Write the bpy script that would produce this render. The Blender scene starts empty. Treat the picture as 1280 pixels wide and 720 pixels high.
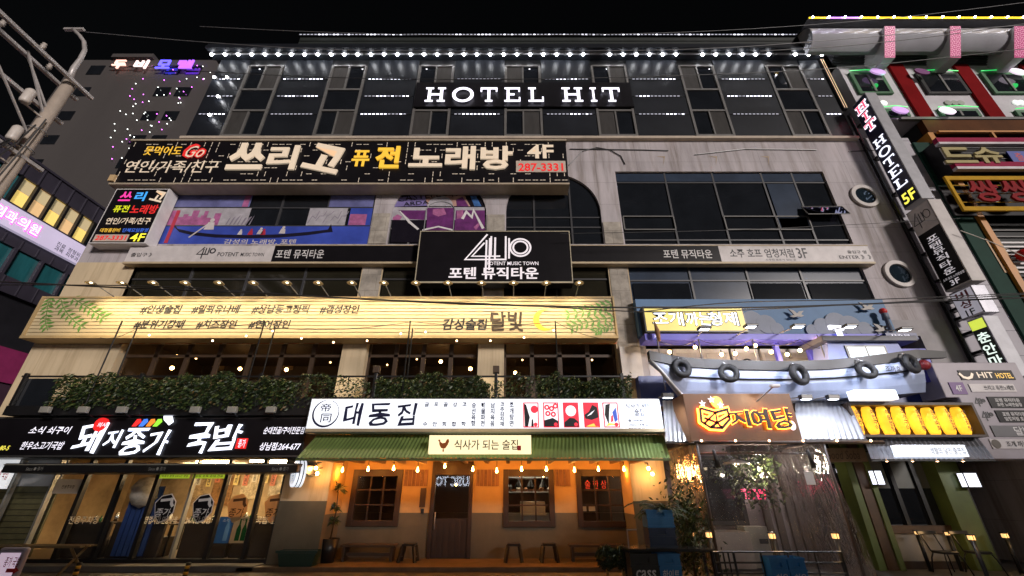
import bpy, bmesh, math, random
from mathutils import Vector, Matrix
R = math.radians
random.seed(7)
SC = bpy.context.scene
COL = SC.collection
# ---------------------------------------------------------------- camera, sky, light, exposure
FPX, TH, CD, CH = 520.0, R(26.2), 11.5, 1.6
cam = bpy.data.cameras.new('camera'); camo = bpy.data.objects.new('camera', cam); COL.objects.link(camo)
camo.location = (0, -CD, CH); camo.rotation_euler = (R(90) + TH, 0, 0)
cam.sensor_width = 36; cam.lens = 36 * FPX / 1280; cam.clip_end = 900; cam.clip_start = .05
SC.camera = camo
W = bpy.data.worlds.new('World'); SC.world = W; W.use_nodes = True
wn = W.node_tree.nodes; wl = W.node_tree.links
sky = wn.new('ShaderNodeTexSky'); sky.sky_type = 'NISHITA'; sky.sun_disc = False
SUN_EL, SUN_AZ = R(13), R(35)      # glow of the street, from the right in front of the fronts
sky.sun_elevation = SUN_EL; sky.sun_rotation = R(180) - SUN_AZ
hs = wn.new('ShaderNodeHueSaturation'); hs.inputs['Saturation'].default_value = .35
wl.new(sky.outputs[0], hs.inputs['Color']); wl.new(hs.outputs[0], wn['Background'].inputs[0])
wn['Background'].inputs[1].default_value = .0011
sl = bpy.data.lights.new('sun', 'SUN'); sl.energy = 2.7; sl.angle = R(9); sl.color = (1, .91, .86)
so = bpy.data.objects.new('sun', sl); COL.objects.link(so)
so.rotation_euler = (R(90) - SUN_EL, 0, SUN_AZ)
SC.view_settings.view_transform = 'Standard'; SC.view_settings.look = 'None'
SC.view_settings.exposure = 0; SC.view_settings.gamma = 1; SC.view_settings.use_curve_mapping = False
SC.render.engine = 'CYCLES'
SC.cycles.use_denoising = True; SC.cycles.max_bounces = 6; SC.cycles.transparent_max_bounces = 16
SC.cycles.sample_clamp_indirect = 3; SC.cycles.use_light_tree = True

# ---------------------------------------------------------------- helpers
def at(px, py, Y=0.0):
    u = px - 640; v = py - 360
    y = FPX * math.cos(TH) + v * math.sin(TH); z = FPX * math.sin(TH) - v * math.cos(TH)
    t = (CD + Y) / y
    return u * t, CH + z * t
def atx(px, py, X):
    u = px - 640; v = py - 360
    y = FPX * math.cos(TH) + v * math.sin(TH); z = FPX * math.sin(TH) - v * math.cos(TH)
    t = X / u
    return y * t - CD, CH + z * t
def rc(px0, py0, px1, py1, Y=0.0, pm=None):
    pm = (py0 + py1) / 2 if pm is None else pm
    return at(px0, pm, Y)[0], at(px1, pm, Y)[0], at(640, py1, Y)[1], at(640, py0, Y)[1]   # x0,x1,z0,z1
def hexc(h):
    h = h.lstrip('#'); r = [int(h[i:i + 2], 16) / 255 for i in (0, 2, 4)]
    return tuple(c / 12.92 if c <= .04045 else ((c + .055) / 1.055) ** 2.4 for c in r)
MATS = {}
def mat(name, col, rough=.6, var=.18, scale=2.5, bump=0.0, metal=0.0, spec=.5, streak=False):
    if name in MATS: return MATS[name]
    if isinstance(col, str): col = hexc(col)
    m = bpy.data.materials.new(name); m.use_nodes = True; MATS[name] = m
    n = m.node_tree.nodes; l = m.node_tree.links; b = n['Principled BSDF']
    b.inputs['Roughness'].default_value = rough; b.inputs['Metallic'].default_value = metal
    b.inputs['Specular IOR Level'].default_value = spec
    tc = n.new('ShaderNodeTexCoord'); no = n.new('ShaderNodeTexNoise')
    no.inputs['Scale'].default_value = scale; no.inputs['Detail'].default_value = 6; no.inputs['Roughness'].default_value = .65
    mp = n.new('ShaderNodeMapping'); l.new(tc.outputs['Object'], mp.inputs[0]); l.new(mp.outputs[0], no.inputs['Vector'])
    if streak: mp.inputs['Scale'].default_value = (1, 1, .18)
    cr = n.new('ShaderNodeValToRGB'); cr.color_ramp.elements[0].position = .3; cr.color_ramp.elements[1].position = .7
    cr.color_ramp.elements[0].color = (*[c * (1 - var) for c in col], 1)
    cr.color_ramp.elements[1].color = (*[min(1, c * (1 + var * .6)) for c in col], 1)
    l.new(no.outputs[0], cr.inputs[0]); l.new(cr.outputs[0], b.inputs['Base Color'])
    if bump:
        bp = n.new('ShaderNodeBump'); bp.inputs['Strength'].default_value = bump; bp.inputs['Distance'].default_value = .02
        n2 = n.new('ShaderNodeTexNoise'); n2.inputs['Scale'].default_value = scale * 9; l.new(tc.outputs['Object'], n2.inputs['Vector'])
        l.new(n2.outputs[0], bp.inputs['Height']); l.new(bp.outputs[0], b.inputs['Normal'])
    return m
def emit(name, col, strength, base=None):
    if name in MATS: return MATS[name]
    if isinstance(col, str): col = hexc(col)
    m = bpy.data.materials.new(name); m.use_nodes = True; MATS[name] = m
    b = m.node_tree.nodes['Principled BSDF']
    b.inputs['Base Color'].default_value = (*(base or col), 1); b.inputs['Roughness'].default_value = .4
    b.inputs['Emission Color'].default_value = (*col, 1); b.inputs['Emission Strength'].default_value = strength
    return m
def acrylic(name, col, strength, var=.12, scale=.7):
    """backlit sign face: the tubes behind make it slightly uneven"""
    if name in MATS: return MATS[name]
    m = emit(name, col, strength); n = m.node_tree.nodes; l = m.node_tree.links
    no = n.new('ShaderNodeTexNoise'); no.inputs['Scale'].default_value = scale
    tc = n.new('ShaderNodeTexCoord'); l.new(tc.outputs['Object'], no.inputs['Vector'])
    mr = n.new('ShaderNodeMapRange'); mr.inputs[1].default_value = .3; mr.inputs[2].default_value = .7
    mr.inputs[3].default_value = strength * (1 - var); mr.inputs[4].default_value = strength * (1 + var)
    l.new(no.outputs[0], mr.inputs[0]); l.new(mr.outputs[0], n['Principled BSDF'].inputs['Emission Strength'])
    return m
def translucent(name, col, t=.6):
    if name in MATS: return MATS[name]
    m = mat(name, col, .5); n = m.node_tree.nodes; l = m.node_tree.links; b = n['Principled BSDF']
    tr = n.new('ShaderNodeBsdfTranslucent'); tr.inputs[0].default_value = (*col, 1); mx = n.new('ShaderNodeMixShader'); mx.inputs[0].default_value = t
    l.new(b.outputs[0], mx.inputs[1]); l.new(tr.outputs[0], mx.inputs[2]); l.new(mx.outputs[0], n['Material Output'].inputs[0]); return m
def glass(name, tint=(.9, .93, .95), refl=.14, rough=.02, haze=0.0, hazecol=(.5, .5, .5), bump=0.0):
    if name in MATS: return MATS[name]
    m = bpy.data.materials.new(name); m.use_nodes = True; MATS[name] = m
    n = m.node_tree.nodes; l = m.node_tree.links; n.remove(n['Principled BSDF'])
    tr = n.new('ShaderNodeBsdfTransparent'); tr.inputs[0].default_value = (*tint, 1)
    gl = n.new('ShaderNodeBsdfGlossy'); gl.inputs['Roughness'].default_value = rough
    mx = n.new('ShaderNodeMixShader'); lw = n.new('ShaderNodeLayerWeight'); lw.inputs[0].default_value = refl
    l.new(lw.outputs['Fresnel'], mx.inputs[0]); l.new(tr.outputs[0], mx.inputs[1]); l.new(gl.outputs[0], mx.inputs[2])
    out = mx
    if haze:
        df = n.new('ShaderNodeBsdfDiffuse'); df.inputs[0].default_value = (*hazecol, 1)
        m2 = n.new('ShaderNodeMixShader'); m2.inputs[0].default_value = haze
        l.new(mx.outputs[0], m2.inputs[1]); l.new(df.outputs[0], m2.inputs[2]); out = m2
    if bump:
        tc = n.new('ShaderNodeTexCoord'); no = n.new('ShaderNodeTexNoise'); no.inputs['Scale'].default_value = 3
        no.inputs['Detail'].default_value = 3; no.inputs['Distortion'].default_value = 1.5
        mp = n.new('ShaderNodeMapping'); mp.inputs['Scale'].default_value = (1.6, 1.6, .5)
        l.new(tc.outputs['Object'], mp.inputs[0]); l.new(mp.outputs[0], no.inputs['Vector'])
        bp = n.new('ShaderNodeBump'); bp.inputs['Strength'].default_value = bump; bp.inputs['Distance'].default_value = .1
        l.new(no.outputs[0], bp.inputs['Height']); l.new(bp.outputs[0], gl.inputs['Normal']); l.new(bp.outputs[0], lw.inputs['Normal'])
    l.new(out.outputs[0], n['Material Output'].inputs[0])
    return m
def woff(o):
    v = Vector((0, 0, 0))
    while o is not None: v += o.location; o = o.parent
    return v
def tag(o, label=None, cat=None, group=None, kind=None):
    if label: o['label'] = label
    if cat: o['category'] = cat
    if group: o['group'] = group
    if kind: o['kind'] = kind
    return o
def thing(name, label, cat, loc=(0, 0, 0), group=None):
    o = bpy.data.objects.new(name, None); o.empty_display_size = .2; COL.objects.link(o); o.location = loc
    return tag(o, label, cat, group)
class MB:
    def __init__(s): s.v = []; s.f = []; s.m = []; s.smooth = set()
    def add(s, vs, fs, mi=0, smooth=False):
        b = len(s.v); s.v += [tuple(p) for p in vs]
        for f in fs:
            if smooth: s.smooth.add(len(s.f))
            s.f.append([b + i for i in f]); s.m.append(mi)
        return s
    def box(s, x0, x1, y0, y1, z0, z1, mi=0):
        if x1 < x0: x0, x1 = x1, x0
        if y1 < y0: y0, y1 = y1, y0
        if z1 < z0: z0, z1 = z1, z0
        return s.add([(x0, y0, z0), (x1, y0, z0), (x1, y1, z0), (x0, y1, z0), (x0, y0, z1), (x1, y0, z1), (x1, y1, z1), (x0, y1, z1)],
              [(0, 3, 2, 1), (4, 5, 6, 7), (0, 1, 5, 4), (1, 2, 6, 5), (2, 3, 7, 6), (3, 0, 4, 7)], mi)
    def quad(s, a, b, c, d, mi=0): return s.add([a, b, c, d], [(0, 1, 2, 3)], mi)
    def rect(s, x0, x1, z0, z1, y, mi=0):      # faces -Y
        return s.quad((x0, y, z0), (x1, y, z0), (x1, y, z1), (x0, y, z1), mi)
    def prism(s, pts, y0, y1, mi=0):           # outline in x,z; y0 is the front
        n = len(pts); vs = [(x, y0, z) for x, z in pts] + [(x, y1, z) for x, z in pts]
        fs = [tuple(range(n)), tuple(range(2 * n - 1, n - 1, -1))] + [(i, i + n, (i + 1) % n + n, (i + 1) % n) for i in range(n)]
        return s.add(vs, fs, mi)
    def flat(s, pts, y, mi=0): return s.add([(x, y, z) for x, z in pts], [tuple(range(len(pts)))], mi)
    def ring(s, cx, cz, r0, r1, y0, y1, n=32, mi=0, sx=1.0):
        vs = []
        for i in range(n):
            a = 2 * math.pi * i / n; c, t = math.cos(a) * sx, math.sin(a)
            vs += [(cx + r1 * c, y0, cz + r1 * t), (cx + r0 * c, y0, cz + r0 * t), (cx + r1 * c, y1, cz + r1 * t), (cx + r0 * c, y1, cz + r0 * t)]
        fs = []
        for i in range(n):
            a = 4 * i; b = 4 * ((i + 1) % n)
            fs += [(a, b, b + 1, a + 1), (a, a + 2, b + 2, b), (a + 1, b + 1, b + 3, a + 3), (a + 2, a + 3, b + 3, b + 2)]
        return s.add(vs, fs, mi)
    def disc(s, cx, cz, r, y0, y1, n=24, mi=0, sx=1.0):
        return s.prism([(cx + sx * r * math.cos(2 * math.pi * i / n), cz + r * math.sin(2 * math.pi * i / n)) for i in range(n)], y0, y1, mi)
    def tube(s, pts, r, n=6, mi=0, cap=True):
        pts = [Vector(p) for p in pts]; k = len(pts); rs = r if isinstance(r, (list, tuple)) else [r] * k
        vs = []; up = Vector((0, 0, 1)); pu = None
        for i, p in enumerate(pts):
            d = (pts[min(i + 1, k - 1)] - pts[max(i - 1, 0)]).normalized()
            u = pu if pu is not None else (Vector((1, 0, 0)) if abs(d.z) > .9 else up)
            u = (u - d * u.dot(d)).normalized(); pu = u; w = d.cross(u)
            for j in range(n):
                a = 2 * math.pi * j / n; vs.append(p + (u * math.cos(a) + w * math.sin(a)) * rs[i])
        fs = [(i * n + j, i * n + (j + 1) % n, (i + 1) * n + (j + 1) % n, (i + 1) * n + j) for i in range(k - 1) for j in range(n)]
        if cap: fs += [tuple(range(n - 1, -1, -1)), tuple(range((k - 1) * n, k * n))]
        return s.add(vs, fs, mi, smooth=n > 5)
    def sphere(s, c, r, n=8, mi=0, sz=1.0):
        vs = [(c[0], c[1], c[2] - r * sz)]; m = n // 2
        for i in range(1, m):
            t = -math.pi / 2 + math.pi * i / m
            for j in range(n):
                a = 2 * math.pi * j / n; vs.append((c[0] + r * math.cos(t) * math.cos(a), c[1] + r * math.cos(t) * math.sin(a), c[2] + r * sz * math.sin(t)))
        vs.append((c[0], c[1], c[2] + r * sz)); top = len(vs) - 1; fs = []
        for j in range(n): fs.append((0, 1 + (j + 1) % n, 1 + j)); fs.append((top, top - n + j, top - n + (j + 1) % n))
        for i in range(m - 2):
            for j in range(n):
                a = 1 + i * n; fs.append((a + j, a + (j + 1) % n, a + n + (j + 1) % n, a + n + j))
        return s.add(vs, fs, mi, True)
    def torus(s, c, ax, R0, r, n=24, k=10, mi=0):
        ax = Vector(ax).normalized(); u = ax.orthogonal().normalized(); w = ax.cross(u); vs = []; c = Vector(c)
        for i in range(n):
            a = 2 * math.pi * i / n; d = u * math.cos(a) + w * math.sin(a)
            for j in range(k):
                b = 2 * math.pi * j / k; vs.append(c + d * (R0 + r * math.cos(b)) + ax * r * math.sin(b))
        return s.add(vs, [(i * k + j, ((i + 1) % n) * k + j, ((i + 1) % n) * k + (j + 1) % k, i * k + (j + 1) % k) for i in range(n) for j in range(k)], mi, True)
    def lathe(s, c, prof, n=16, mi=0):           # prof: (r, z)
        vs = []; k = len(prof)
        for r, z in prof:
            for j in range(n):
                a = 2 * math.pi * j / n; vs.append((c[0] + r * math.cos(a), c[1] + r * math.sin(a), c[2] + z))
        return s.add(vs, [(i * n + j, i * n + (j + 1) % n, (i + 1) * n + (j + 1) % n, (i + 1) * n + j) for i in range(k - 1) for j in range(n)], mi, True)
    def ribbon(s, pts, w, y, mi=0, dep=0.0):     # stroke of width w in the x,z plane
        k = len(pts); L = []; Rr = []; ws = w if isinstance(w, (list, tuple)) else [w] * k
        for i in range(k):
            def nrm(a, b):
                d = Vector((b[0] - a[0], b[1] - a[1])); d.normalize(); return Vector((-d.y, d.x))
            if i == 0: q = nrm(pts[0], pts[1]); g = 1
            elif i == k - 1: q = nrm(pts[-2], pts[-1]); g = 1
            else:
                a = nrm(pts[i - 1], pts[i]); b = nrm(pts[i], pts[i + 1]); q = (a + b)
                q = q.normalized() if q.length > 1e-5 else a
                g = min(1.6, 1 / max(.4, q.dot(a)))
            h = ws[i] * .5 * g; L.append((pts[i][0] + q.x * h, pts[i][1] + q.y * h)); Rr.append((pts[i][0] - q.x * h, pts[i][1] - q.y * h))
        out = Rr + L[::-1]
        if dep:
            for i in range(k - 1): s.prism([Rr[i], Rr[i + 1], L[i + 1], L[i]], y, y + dep, mi)
        else:
            for i in range(k - 1): s.flat([Rr[i], Rr[i + 1], L[i + 1], L[i]], y, mi)
        return s
    def holes(s, x0, x1, z0, z1, hs, y, dep, mi=0, rmi=None):
        xs = sorted({x0, x1, *[min(max(v, x0), x1) for h in hs for v in h[:2]]}); zs = sorted({z0, z1, *[min(max(v, z0), z1) for h in hs for v in h[2:4]]})
        for i in range(len(xs) - 1):
            for j in range(len(zs) - 1):
                cx, cz = (xs[i] + xs[i + 1]) / 2, (zs[j] + zs[j + 1]) / 2
                if not any(h[0] < cx < h[1] and h[2] < cz < h[3] for h in hs): s.rect(xs[i], xs[i + 1], zs[j], zs[j + 1], y, mi)
        rm = mi if rmi is None else rmi
        for a, b, c, d in [h[:4] for h in hs]:
            s.quad((a, y, c), (a, y, d), (a, y + dep, d), (a, y + dep, c), rm); s.quad((b, y, c), (b, y + dep, c), (b, y + dep, d), (b, y, d), rm)
            s.quad((a, y, d), (b, y, d), (b, y + dep, d), (a, y + dep, d), rm); s.quad((a, y, c), (a, y + dep, c), (b, y + dep, c), (b, y, c), rm)
        return s
    def build(s, name, mats, parent=None, bevel=0.0):
        o0 = woff(parent); me = bpy.data.meshes.new(name)
        me.from_pydata([(x - o0.x, y - o0.y, z - o0.z) for x, y, z in s.v], [], s.f)
        for m in (mats if isinstance(mats, (list, tuple)) else [mats]): me.materials.append(m)
        me.polygons.foreach_set('material_index', s.m)
        if s.smooth: me.polygons.foreach_set('use_smooth', [i in s.smooth for i in range(len(s.f))])
        me.update(); o = bpy.data.objects.new(name, me); COL.objects.link(o)
        if parent is not None: o.parent = parent
        if bevel:
            b = o.modifiers.new('bevel', 'BEVEL'); b.width = bevel; b.segments = 2; b.limit_method = 'ANGLE'
        return o
def box(name, m, parent, *a, bevel=0.0): return MB().box(*a).build(name, m, parent, bevel)
def text(body, parent, m, x0, x1, z0, z1, y, dep=0.0, bold=0.0, shear=0.0, face='front', name='lettering', rot=0.0, res=2, line=None, align='CENTER', wob=0.0, keep=False):
    """lettering filled into the box x0..x1, z0..z1; on side faces the x axis runs along -Y ('left' facing -x) or +Y ('right' facing +x)"""
    cu = bpy.data.curves.new('t', 'FONT'); cu.body = body; cu.resolution_u = res; cu.offset = bold * .5; cu.shear = shear; cu.align_x = align
    if line: cu.space_line = line
    o = bpy.data.objects.new('t', cu); me = o.to_mesh()
    vs = [v.co.copy() for v in me.vertices]; fs = [list(p.vertices) for p in me.polygons]; o.to_mesh_clear()
    bpy.data.objects.remove(o); bpy.data.curves.remove(cu)
    if not vs: return None
    if rot:
        c, t = math.cos(rot), math.sin(rot); vs = [Vector((v.x * c - v.y * t, v.x * t + v.y * c, 0)) for v in vs]
    if wob:
        vs = [Vector((v.x + wob * math.sin(v.y * 7 + v.x * 3), v.y + wob * math.sin(v.x * 5 + 1), 0)) for v in vs]
    ax, bx = min(v.x for v in vs), max(v.x for v in vs); ay, by = min(v.y for v in vs), max(v.y for v in vs)
    sx = (x1 - x0) / max(1e-6, bx - ax); sz = (z1 - z0) / max(1e-6, by - ay)
    if keep: sx = sz = min(sx, sz)
    def mp(v, d):
        a = x0 + (v.x - ax) * sx; b = z0 + (v.y - ay) * sz
        if face == 'front': return (a, y - d, b)
        if face == 'left': return (y - d, -a, b)
        return (y + d, a, b)
    mb = MB(); n = len(vs)
    if dep:
        edges = {}
        for f in fs:
            for i in range(len(f)):
                e = (f[i], f[(i + 1) % len(f)]); edges[e] = 1
        side = [(b, a, a + n, b + n) for a, b in edges if (b, a) not in edges]
        mb.add([mp(v, dep) for v in vs] + [mp(v, 0) for v in vs], fs + side)
    else: mb.add([mp(v, .004) for v in vs], fs)
    return mb.build(name, m, parent)
def tp(body, parent, m, px0, py0, px1, py1, Y, **k):
    x0, x1, z0, z1 = rc(px0, py0, px1, py1, Y); return text(body, parent, m, x0, x1, z0, z1, Y, **k)
def lamp(name, parent, kind, loc, energy, col, size=.03, rot=None, spot=R(100)):
    d = bpy.data.lights.new(name, kind); d.energy = energy; d.color = col
    if kind == 'SPOT': d.spot_size = spot; d.spot_blend = .8; d.shadow_soft_size = size
    elif kind == 'POINT': d.shadow_soft_size = size
    o = bpy.data.objects.new(name, d); COL.objects.link(o)
    o.location = Vector(loc) - woff(parent); o.parent = parent
    if rot is not None: o.rotation_euler = Vector(rot).to_track_quat('-Z', 'Y').to_euler()
    return o
# ---- palette
WH = mat('white_paint', (.72, .7, .7), .5); BLK = mat('black_metal', (.012, .012, .013), .35); GREY = mat('grey_metal', (.25, .25, .26), .45)
PLAS = mat('facade_plaster', (.48, .44, .46), .75, .3, 1.3, .15, streak=True)
CREAM = mat('cream_plaster', (.62, .5, .33), .75, .15, 1.1, .1, streak=True)
STONE = mat('stained_stone', (.4, .36, .31), .8, .5, 1.8, .3)
CLAD = mat('dark_cladding', (.013, .015, .02), .42, .35, .8, spec=.25)
def joints(m, w, h, off=.5, dark=.55, size=.006):
    n = m.node_tree.nodes; l = m.node_tree.links; b = n['Principled BSDF']; src = b.inputs['Base Color'].links[0].from_socket
    tc = n.new('ShaderNodeTexCoord'); sx = n.new('ShaderNodeSeparateXYZ'); cx = n.new('ShaderNodeCombineXYZ'); br = n.new('ShaderNodeTexBrick')
    l.new(tc.outputs['Object'], sx.inputs[0]); l.new(sx.outputs[0], cx.inputs[0]); l.new(sx.outputs[2], cx.inputs[1]); l.new(cx.outputs[0], br.inputs['Vector'])
    br.offset = off; br.inputs['Scale'].default_value = 1; br.inputs['Brick Width'].default_value = w; br.inputs['Row Height'].default_value = h; br.inputs['Mortar Size'].default_value = size
    br.inputs['Color1'].default_value = (1, 1, 1, 1); br.inputs['Color2'].default_value = (.9, .9, .9, 1); br.inputs['Mortar'].default_value = (dark, dark, dark, 1)
    mx = n.new('ShaderNodeMix'); mx.data_type = 'RGBA'; mx.blend_type = 'MULTIPLY'; mx.inputs[0].default_value = 1
    l.new(src, mx.inputs[6]); l.new(br.outputs['Color'], mx.inputs[7]); l.new(mx.outputs[2], b.inputs['Base Color'])
def drips(m, amt=.55, sc=2.6):
    n = m.node_tree.nodes; l = m.node_tree.links; b = n['Principled BSDF']; src = b.inputs['Base Color'].links[0].from_socket
    tc = n.new('ShaderNodeTexCoord'); mp = n.new('ShaderNodeMapping'); no = n.new('ShaderNodeTexNoise'); cr = n.new('ShaderNodeValToRGB'); mp.inputs['Scale'].default_value = (1, 1, .07)
    no.inputs['Scale'].default_value = sc; no.inputs['Detail'].default_value = 8; no.inputs['Roughness'].default_value = .7
    l.new(tc.outputs['Object'], mp.inputs[0]); l.new(mp.outputs[0], no.inputs['Vector']); l.new(no.outputs[0], cr.inputs[0])
    cr.color_ramp.elements[0].position = .36; cr.color_ramp.elements[0].color = (amt, amt * .95, amt * .88, 1); cr.color_ramp.elements[1].position = .52; cr.color_ramp.elements[1].color = (1, 1, 1, 1)
    mx = n.new('ShaderNodeMix'); mx.data_type = 'RGBA'; mx.blend_type = 'MULTIPLY'; mx.inputs[0].default_value = 1
    l.new(src, mx.inputs[6]); l.new(cr.outputs[0], mx.inputs[7]); l.new(mx.outputs[2], b.inputs['Base Color'])
joints(PLAS, 1.5, .95, 0); joints(STONE, .6, .55); drips(PLAS, .62); drips(CREAM, .72)
DGL = mat('dark_glass', (.012, .014, .018), .06, .3, 1.0, spec=.8)
FRM = mat('window_frame', (.13, .125, .12), .5); SIGNB = mat('sign_black', (.009, .008, .01), .35, spec=.2)
E_WHT = emit('led_white', (.86, .9, 1), 2.2); E_COOL = acrylic('lit_white_face', (.86, .91, 1), .86)
INK = mat('ink_black', (.008, .008, .014), .5); INKB = mat('ink_navy', (.01, .012, .06), .5)
# ================================================================ ground
ASPH = mat('asphalt', (.05, .05, .052), .85, .3, 3, .4); PAVE = mat('pavement_stone', (.16, .15, .14), .8, .25, 2, .25)
g = MB(); g.quad((-250, -120, -.16), (250, -120, -.16), (250, 250, -.16), (-250, 250, -.16)); tag(g.build('road', ASPH), kind='structure')
g = MB(); g.box(-14, 60, -3.6, 14, -.155, 0); tag(g.build('pavement', PAVE, bevel=.02), kind='structure')
g = MB(); g.box(-40, -18.6, -6, 30, -.155, 0); tag(g.build('pavement', PAVE, bevel=.02), kind='structure')

# ================================================================ main building
HB = thing('hotel_building', 'wide building with dark panelled top floor and pale arched front under many signs', 'building')
XL, XR = -13.8, 13.1
hole_gond = (-11.65, -4.7, 8.85, 11.3); hole_a1 = (-4.07, -.87, 8.85, 11.62); hole_a2 = (-.2, 3.0, 8.85, 11.8); hole_r4 = (3.68, 11.1, 8.85, 11.9)
h3 = [(-11.9, -4.72, 6.5, 8.1), (-4.05, -.92, 6.5, 8.1), (-.25, 3.02, 6.5, 8.1), (3.66, 11.05, 6.5, 8.1)]
h2 = [(-11.25, -4.87, 3.7, 5.62), (-4.17, -.97, 3.7, 5.62), (-.23, 3.0, 3.7, 5.62), (3.85, 11.9, 3.7, 5.7)]
hg = [(-13.7, -5.7, .15, 3.2), (-4.55, 2.98, .05, 3.2), (3.85, 7.3, .05, 3.2), (7.45, 10.0, .05, 3.2), (10.3, 13.0, .05, 3.2)]
b = MB(); b.holes(XL, XR, 6.2, 13.45, [hole_gond, hole_a1, hole_a2, hole_r4] + h3, 0, .18, 0)
# rounded arch heads: spandrels fill the corners of the arch openings
for (x0, x1, z0, z1) in (hole_a1, hole_a2):
    cx, r = (x0 + x1) / 2, (x1 - x0) / 2; cz = z1 - r
    for sgn in (-1, 1):
        for i in range(12):
            a0, a1 = math.pi / 2 * i / 12, math.pi / 2 * (i + 1) / 12
            p, q = (cx + sgn * r * math.sin(a0), cz + r * math.cos(a0)), (cx + sgn * r * math.sin(a1), cz + r * math.cos(a1))
            pts = [p, (p[0], z1), (q[0], z1), q]
            b.flat(pts if sgn > 0 else pts[::-1], 0, 0)
            b.quad((p[0], 0, p[1]), (q[0], 0, q[1]), (q[0], .18, q[1]), (p[0], .18, p[1]), 0)
b.quad((XL, 0, 6.2), (XL, 14, 6.2), (XL, 14, 13.45), (XL, 0, 13.45)); b.quad((XR, 0, 0), (XR, 0, 13.45), (XR, 14, 13.45), (XR, 14, 0))
b.quad((XL, 0, 13.45), (XR, 0, 13.45), (XR, 14, 13.45), (XL, 14, 13.45)); b.quad((XL, 14, 0), (XL, 14, 13.45), (XR, 14, 13.45), (XR, 14, 0))
b.build('upper_wall', PLAS, HB)
b = MB(); b.holes(XL, 3.66, 3.2, 8.16, h2[:3] + h3[:3], -.012, .3); b.quad((XL, -.012, 0), (XL, -.012, 6.2), (XL, 14, 6.2), (XL, 14, 0))
b.build('lower_wall', CREAM, HB)
b = MB(); b.holes(3.66, XR, 2.9, 6.2, h2[3:], -.004, .5); b.build('grey_wall', mat('grey_render', (.36, .34, .35), .8, .2, 1.2, .1), HB)
# cream and taupe columns beside the middle shop
TAU = mat('taupe_dado', (.13, .11, .075), .75, .2, 1.4, .1)
for x0, x1 in ((-5.7, -4.55), (2.98, 3.85)):
    b = MB(); b.box(x0, x1, -.03, 1.0, 1.418, 3.2); o = b.build('column', CREAM, HB); b = MB(); b.box(x0 - .004, x1 + .004, -.038, 1.0, 0, 1.417); b.build('dado', TAU, o)
# stained stone facing on pillars between arches and between third floor windows
b = MB()
for x0, x1, z0, z1 in ((-4.66, -4.1, 8.85, 10.05), (-.83, -.24, 8.85, 10.0), (3.03, 3.63, 8.85, 9.7), (-4.68, -4.09, 6.4, 8.1), (-.88, -.29, 6.4, 8.1), (3.06, 3.62, 5.0, 8.12)):
    box('stone_facing', STONE, HB, x0, x1, -.035, -.015, z0, z1)
# rust-edged cracks / peeled triangles and a cable on the white wall
b = MB()
for px in (826, 891, 956): 
    x, z = at(px, 196); b = MB(); b.flat([(x - .18, z + .02), (x + .16, z + .02), (x + .02, z - .42), (x + .1, z - .05)][::-1], -.006); b.build('peeled_patch', mat('peeled_plaster', (.42, .33, .24), .9, .3, 4), HB)
b = MB()
for pts in ([(711, 207), (727, 190), (745, 185), (762, 188), (776, 196), (781, 206)], [(712, 187), (800, 188), (835, 189)], [(868, 194), (930, 187), (1020, 188)], [(1060, 190), (1110, 188)]):
    b = MB(); b.tube([(at(x, y)[0], -.03, at(x, y)[1]) for x, y in pts], .018, 5); b.build('loose_cable', BLK, HB)
# the dark panelled top floor
PX0, PX1, PZ0, PZ1 = -12.25, 12.85, 13.45, 17.95
wins = [-10.22, -6.75, -3.13, .44, 4.0, 7.64, 11.25]; WWH = .69
zr = [13.52, 14.72, 15.72, 16.72, PZ1]
b = MB(); b.box(PX0, PX1, .02, 12, PZ0, PZ1 + .3); b.build('panel_backing', BLK, HB)
b = MB(); ed = [PX0] + [e for w in wins for e in (w - WWH - .06, w + WWH + .06)] + [PX1]
for i in range(0, len(ed), 2):
    for j in range(4): 
        if ed[i + 1] - ed[i] > .2: box('cladding_panel', CLAD, HB, ed[i] + .012, ed[i + 1] - .012, -.03, .02, zr[j] + .012, zr[j + 1] - .012, bevel=.008)
CURT = mat('curtain_cloth', (.04, .037, .035), .9, .3, 6, streak=True)
for w in wins:
    f = MB()
    for x in (w - WWH, w + WWH): f.box(x - .045, x + .045, -.06, .02, PZ0 + .1, 17.55)
    for z in (13.62, 14.93, 16.12, 17.55): f.box(w - WWH + .045, w + WWH - .045, -.055, .02, z - .045, z + .045)
    f.box(w - .03, w + .03, -.05, .02, 13.66, 14.88); f.box(w - .03, w + .03, -.05, .02, 16.17, 17.5)
    wo = f.build('window', FRM, HB)
    k = wins.index(w) % 2; a = MB()
    a.rect(w - WWH + .05, w + WWH - .05, 14.98, 16.07, -.008, 0)
    for z0, z1, q in ((13.67, 14.88, k), (16.17, 17.5, 1 - k)):
        for s_ in (0, 1):
            x0 = w - WWH + .05 if s_ == 0 else w + .04; x1 = w - .04 if s_ == 0 else w + WWH - .05
            a.rect(x0, x1, z0, z1, -.012 if (s_ == q) else .004, 1 if s_ == q else 0)
    a.build('pane', [DGL, CURT], wo)
b = MB(); b.box(PX0 - .05, PX1, -.16, .02, 13.36, 13.47); b.build('ledge', mat('ledge_stone', (.5, .42, .34), .7), HB)
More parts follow.
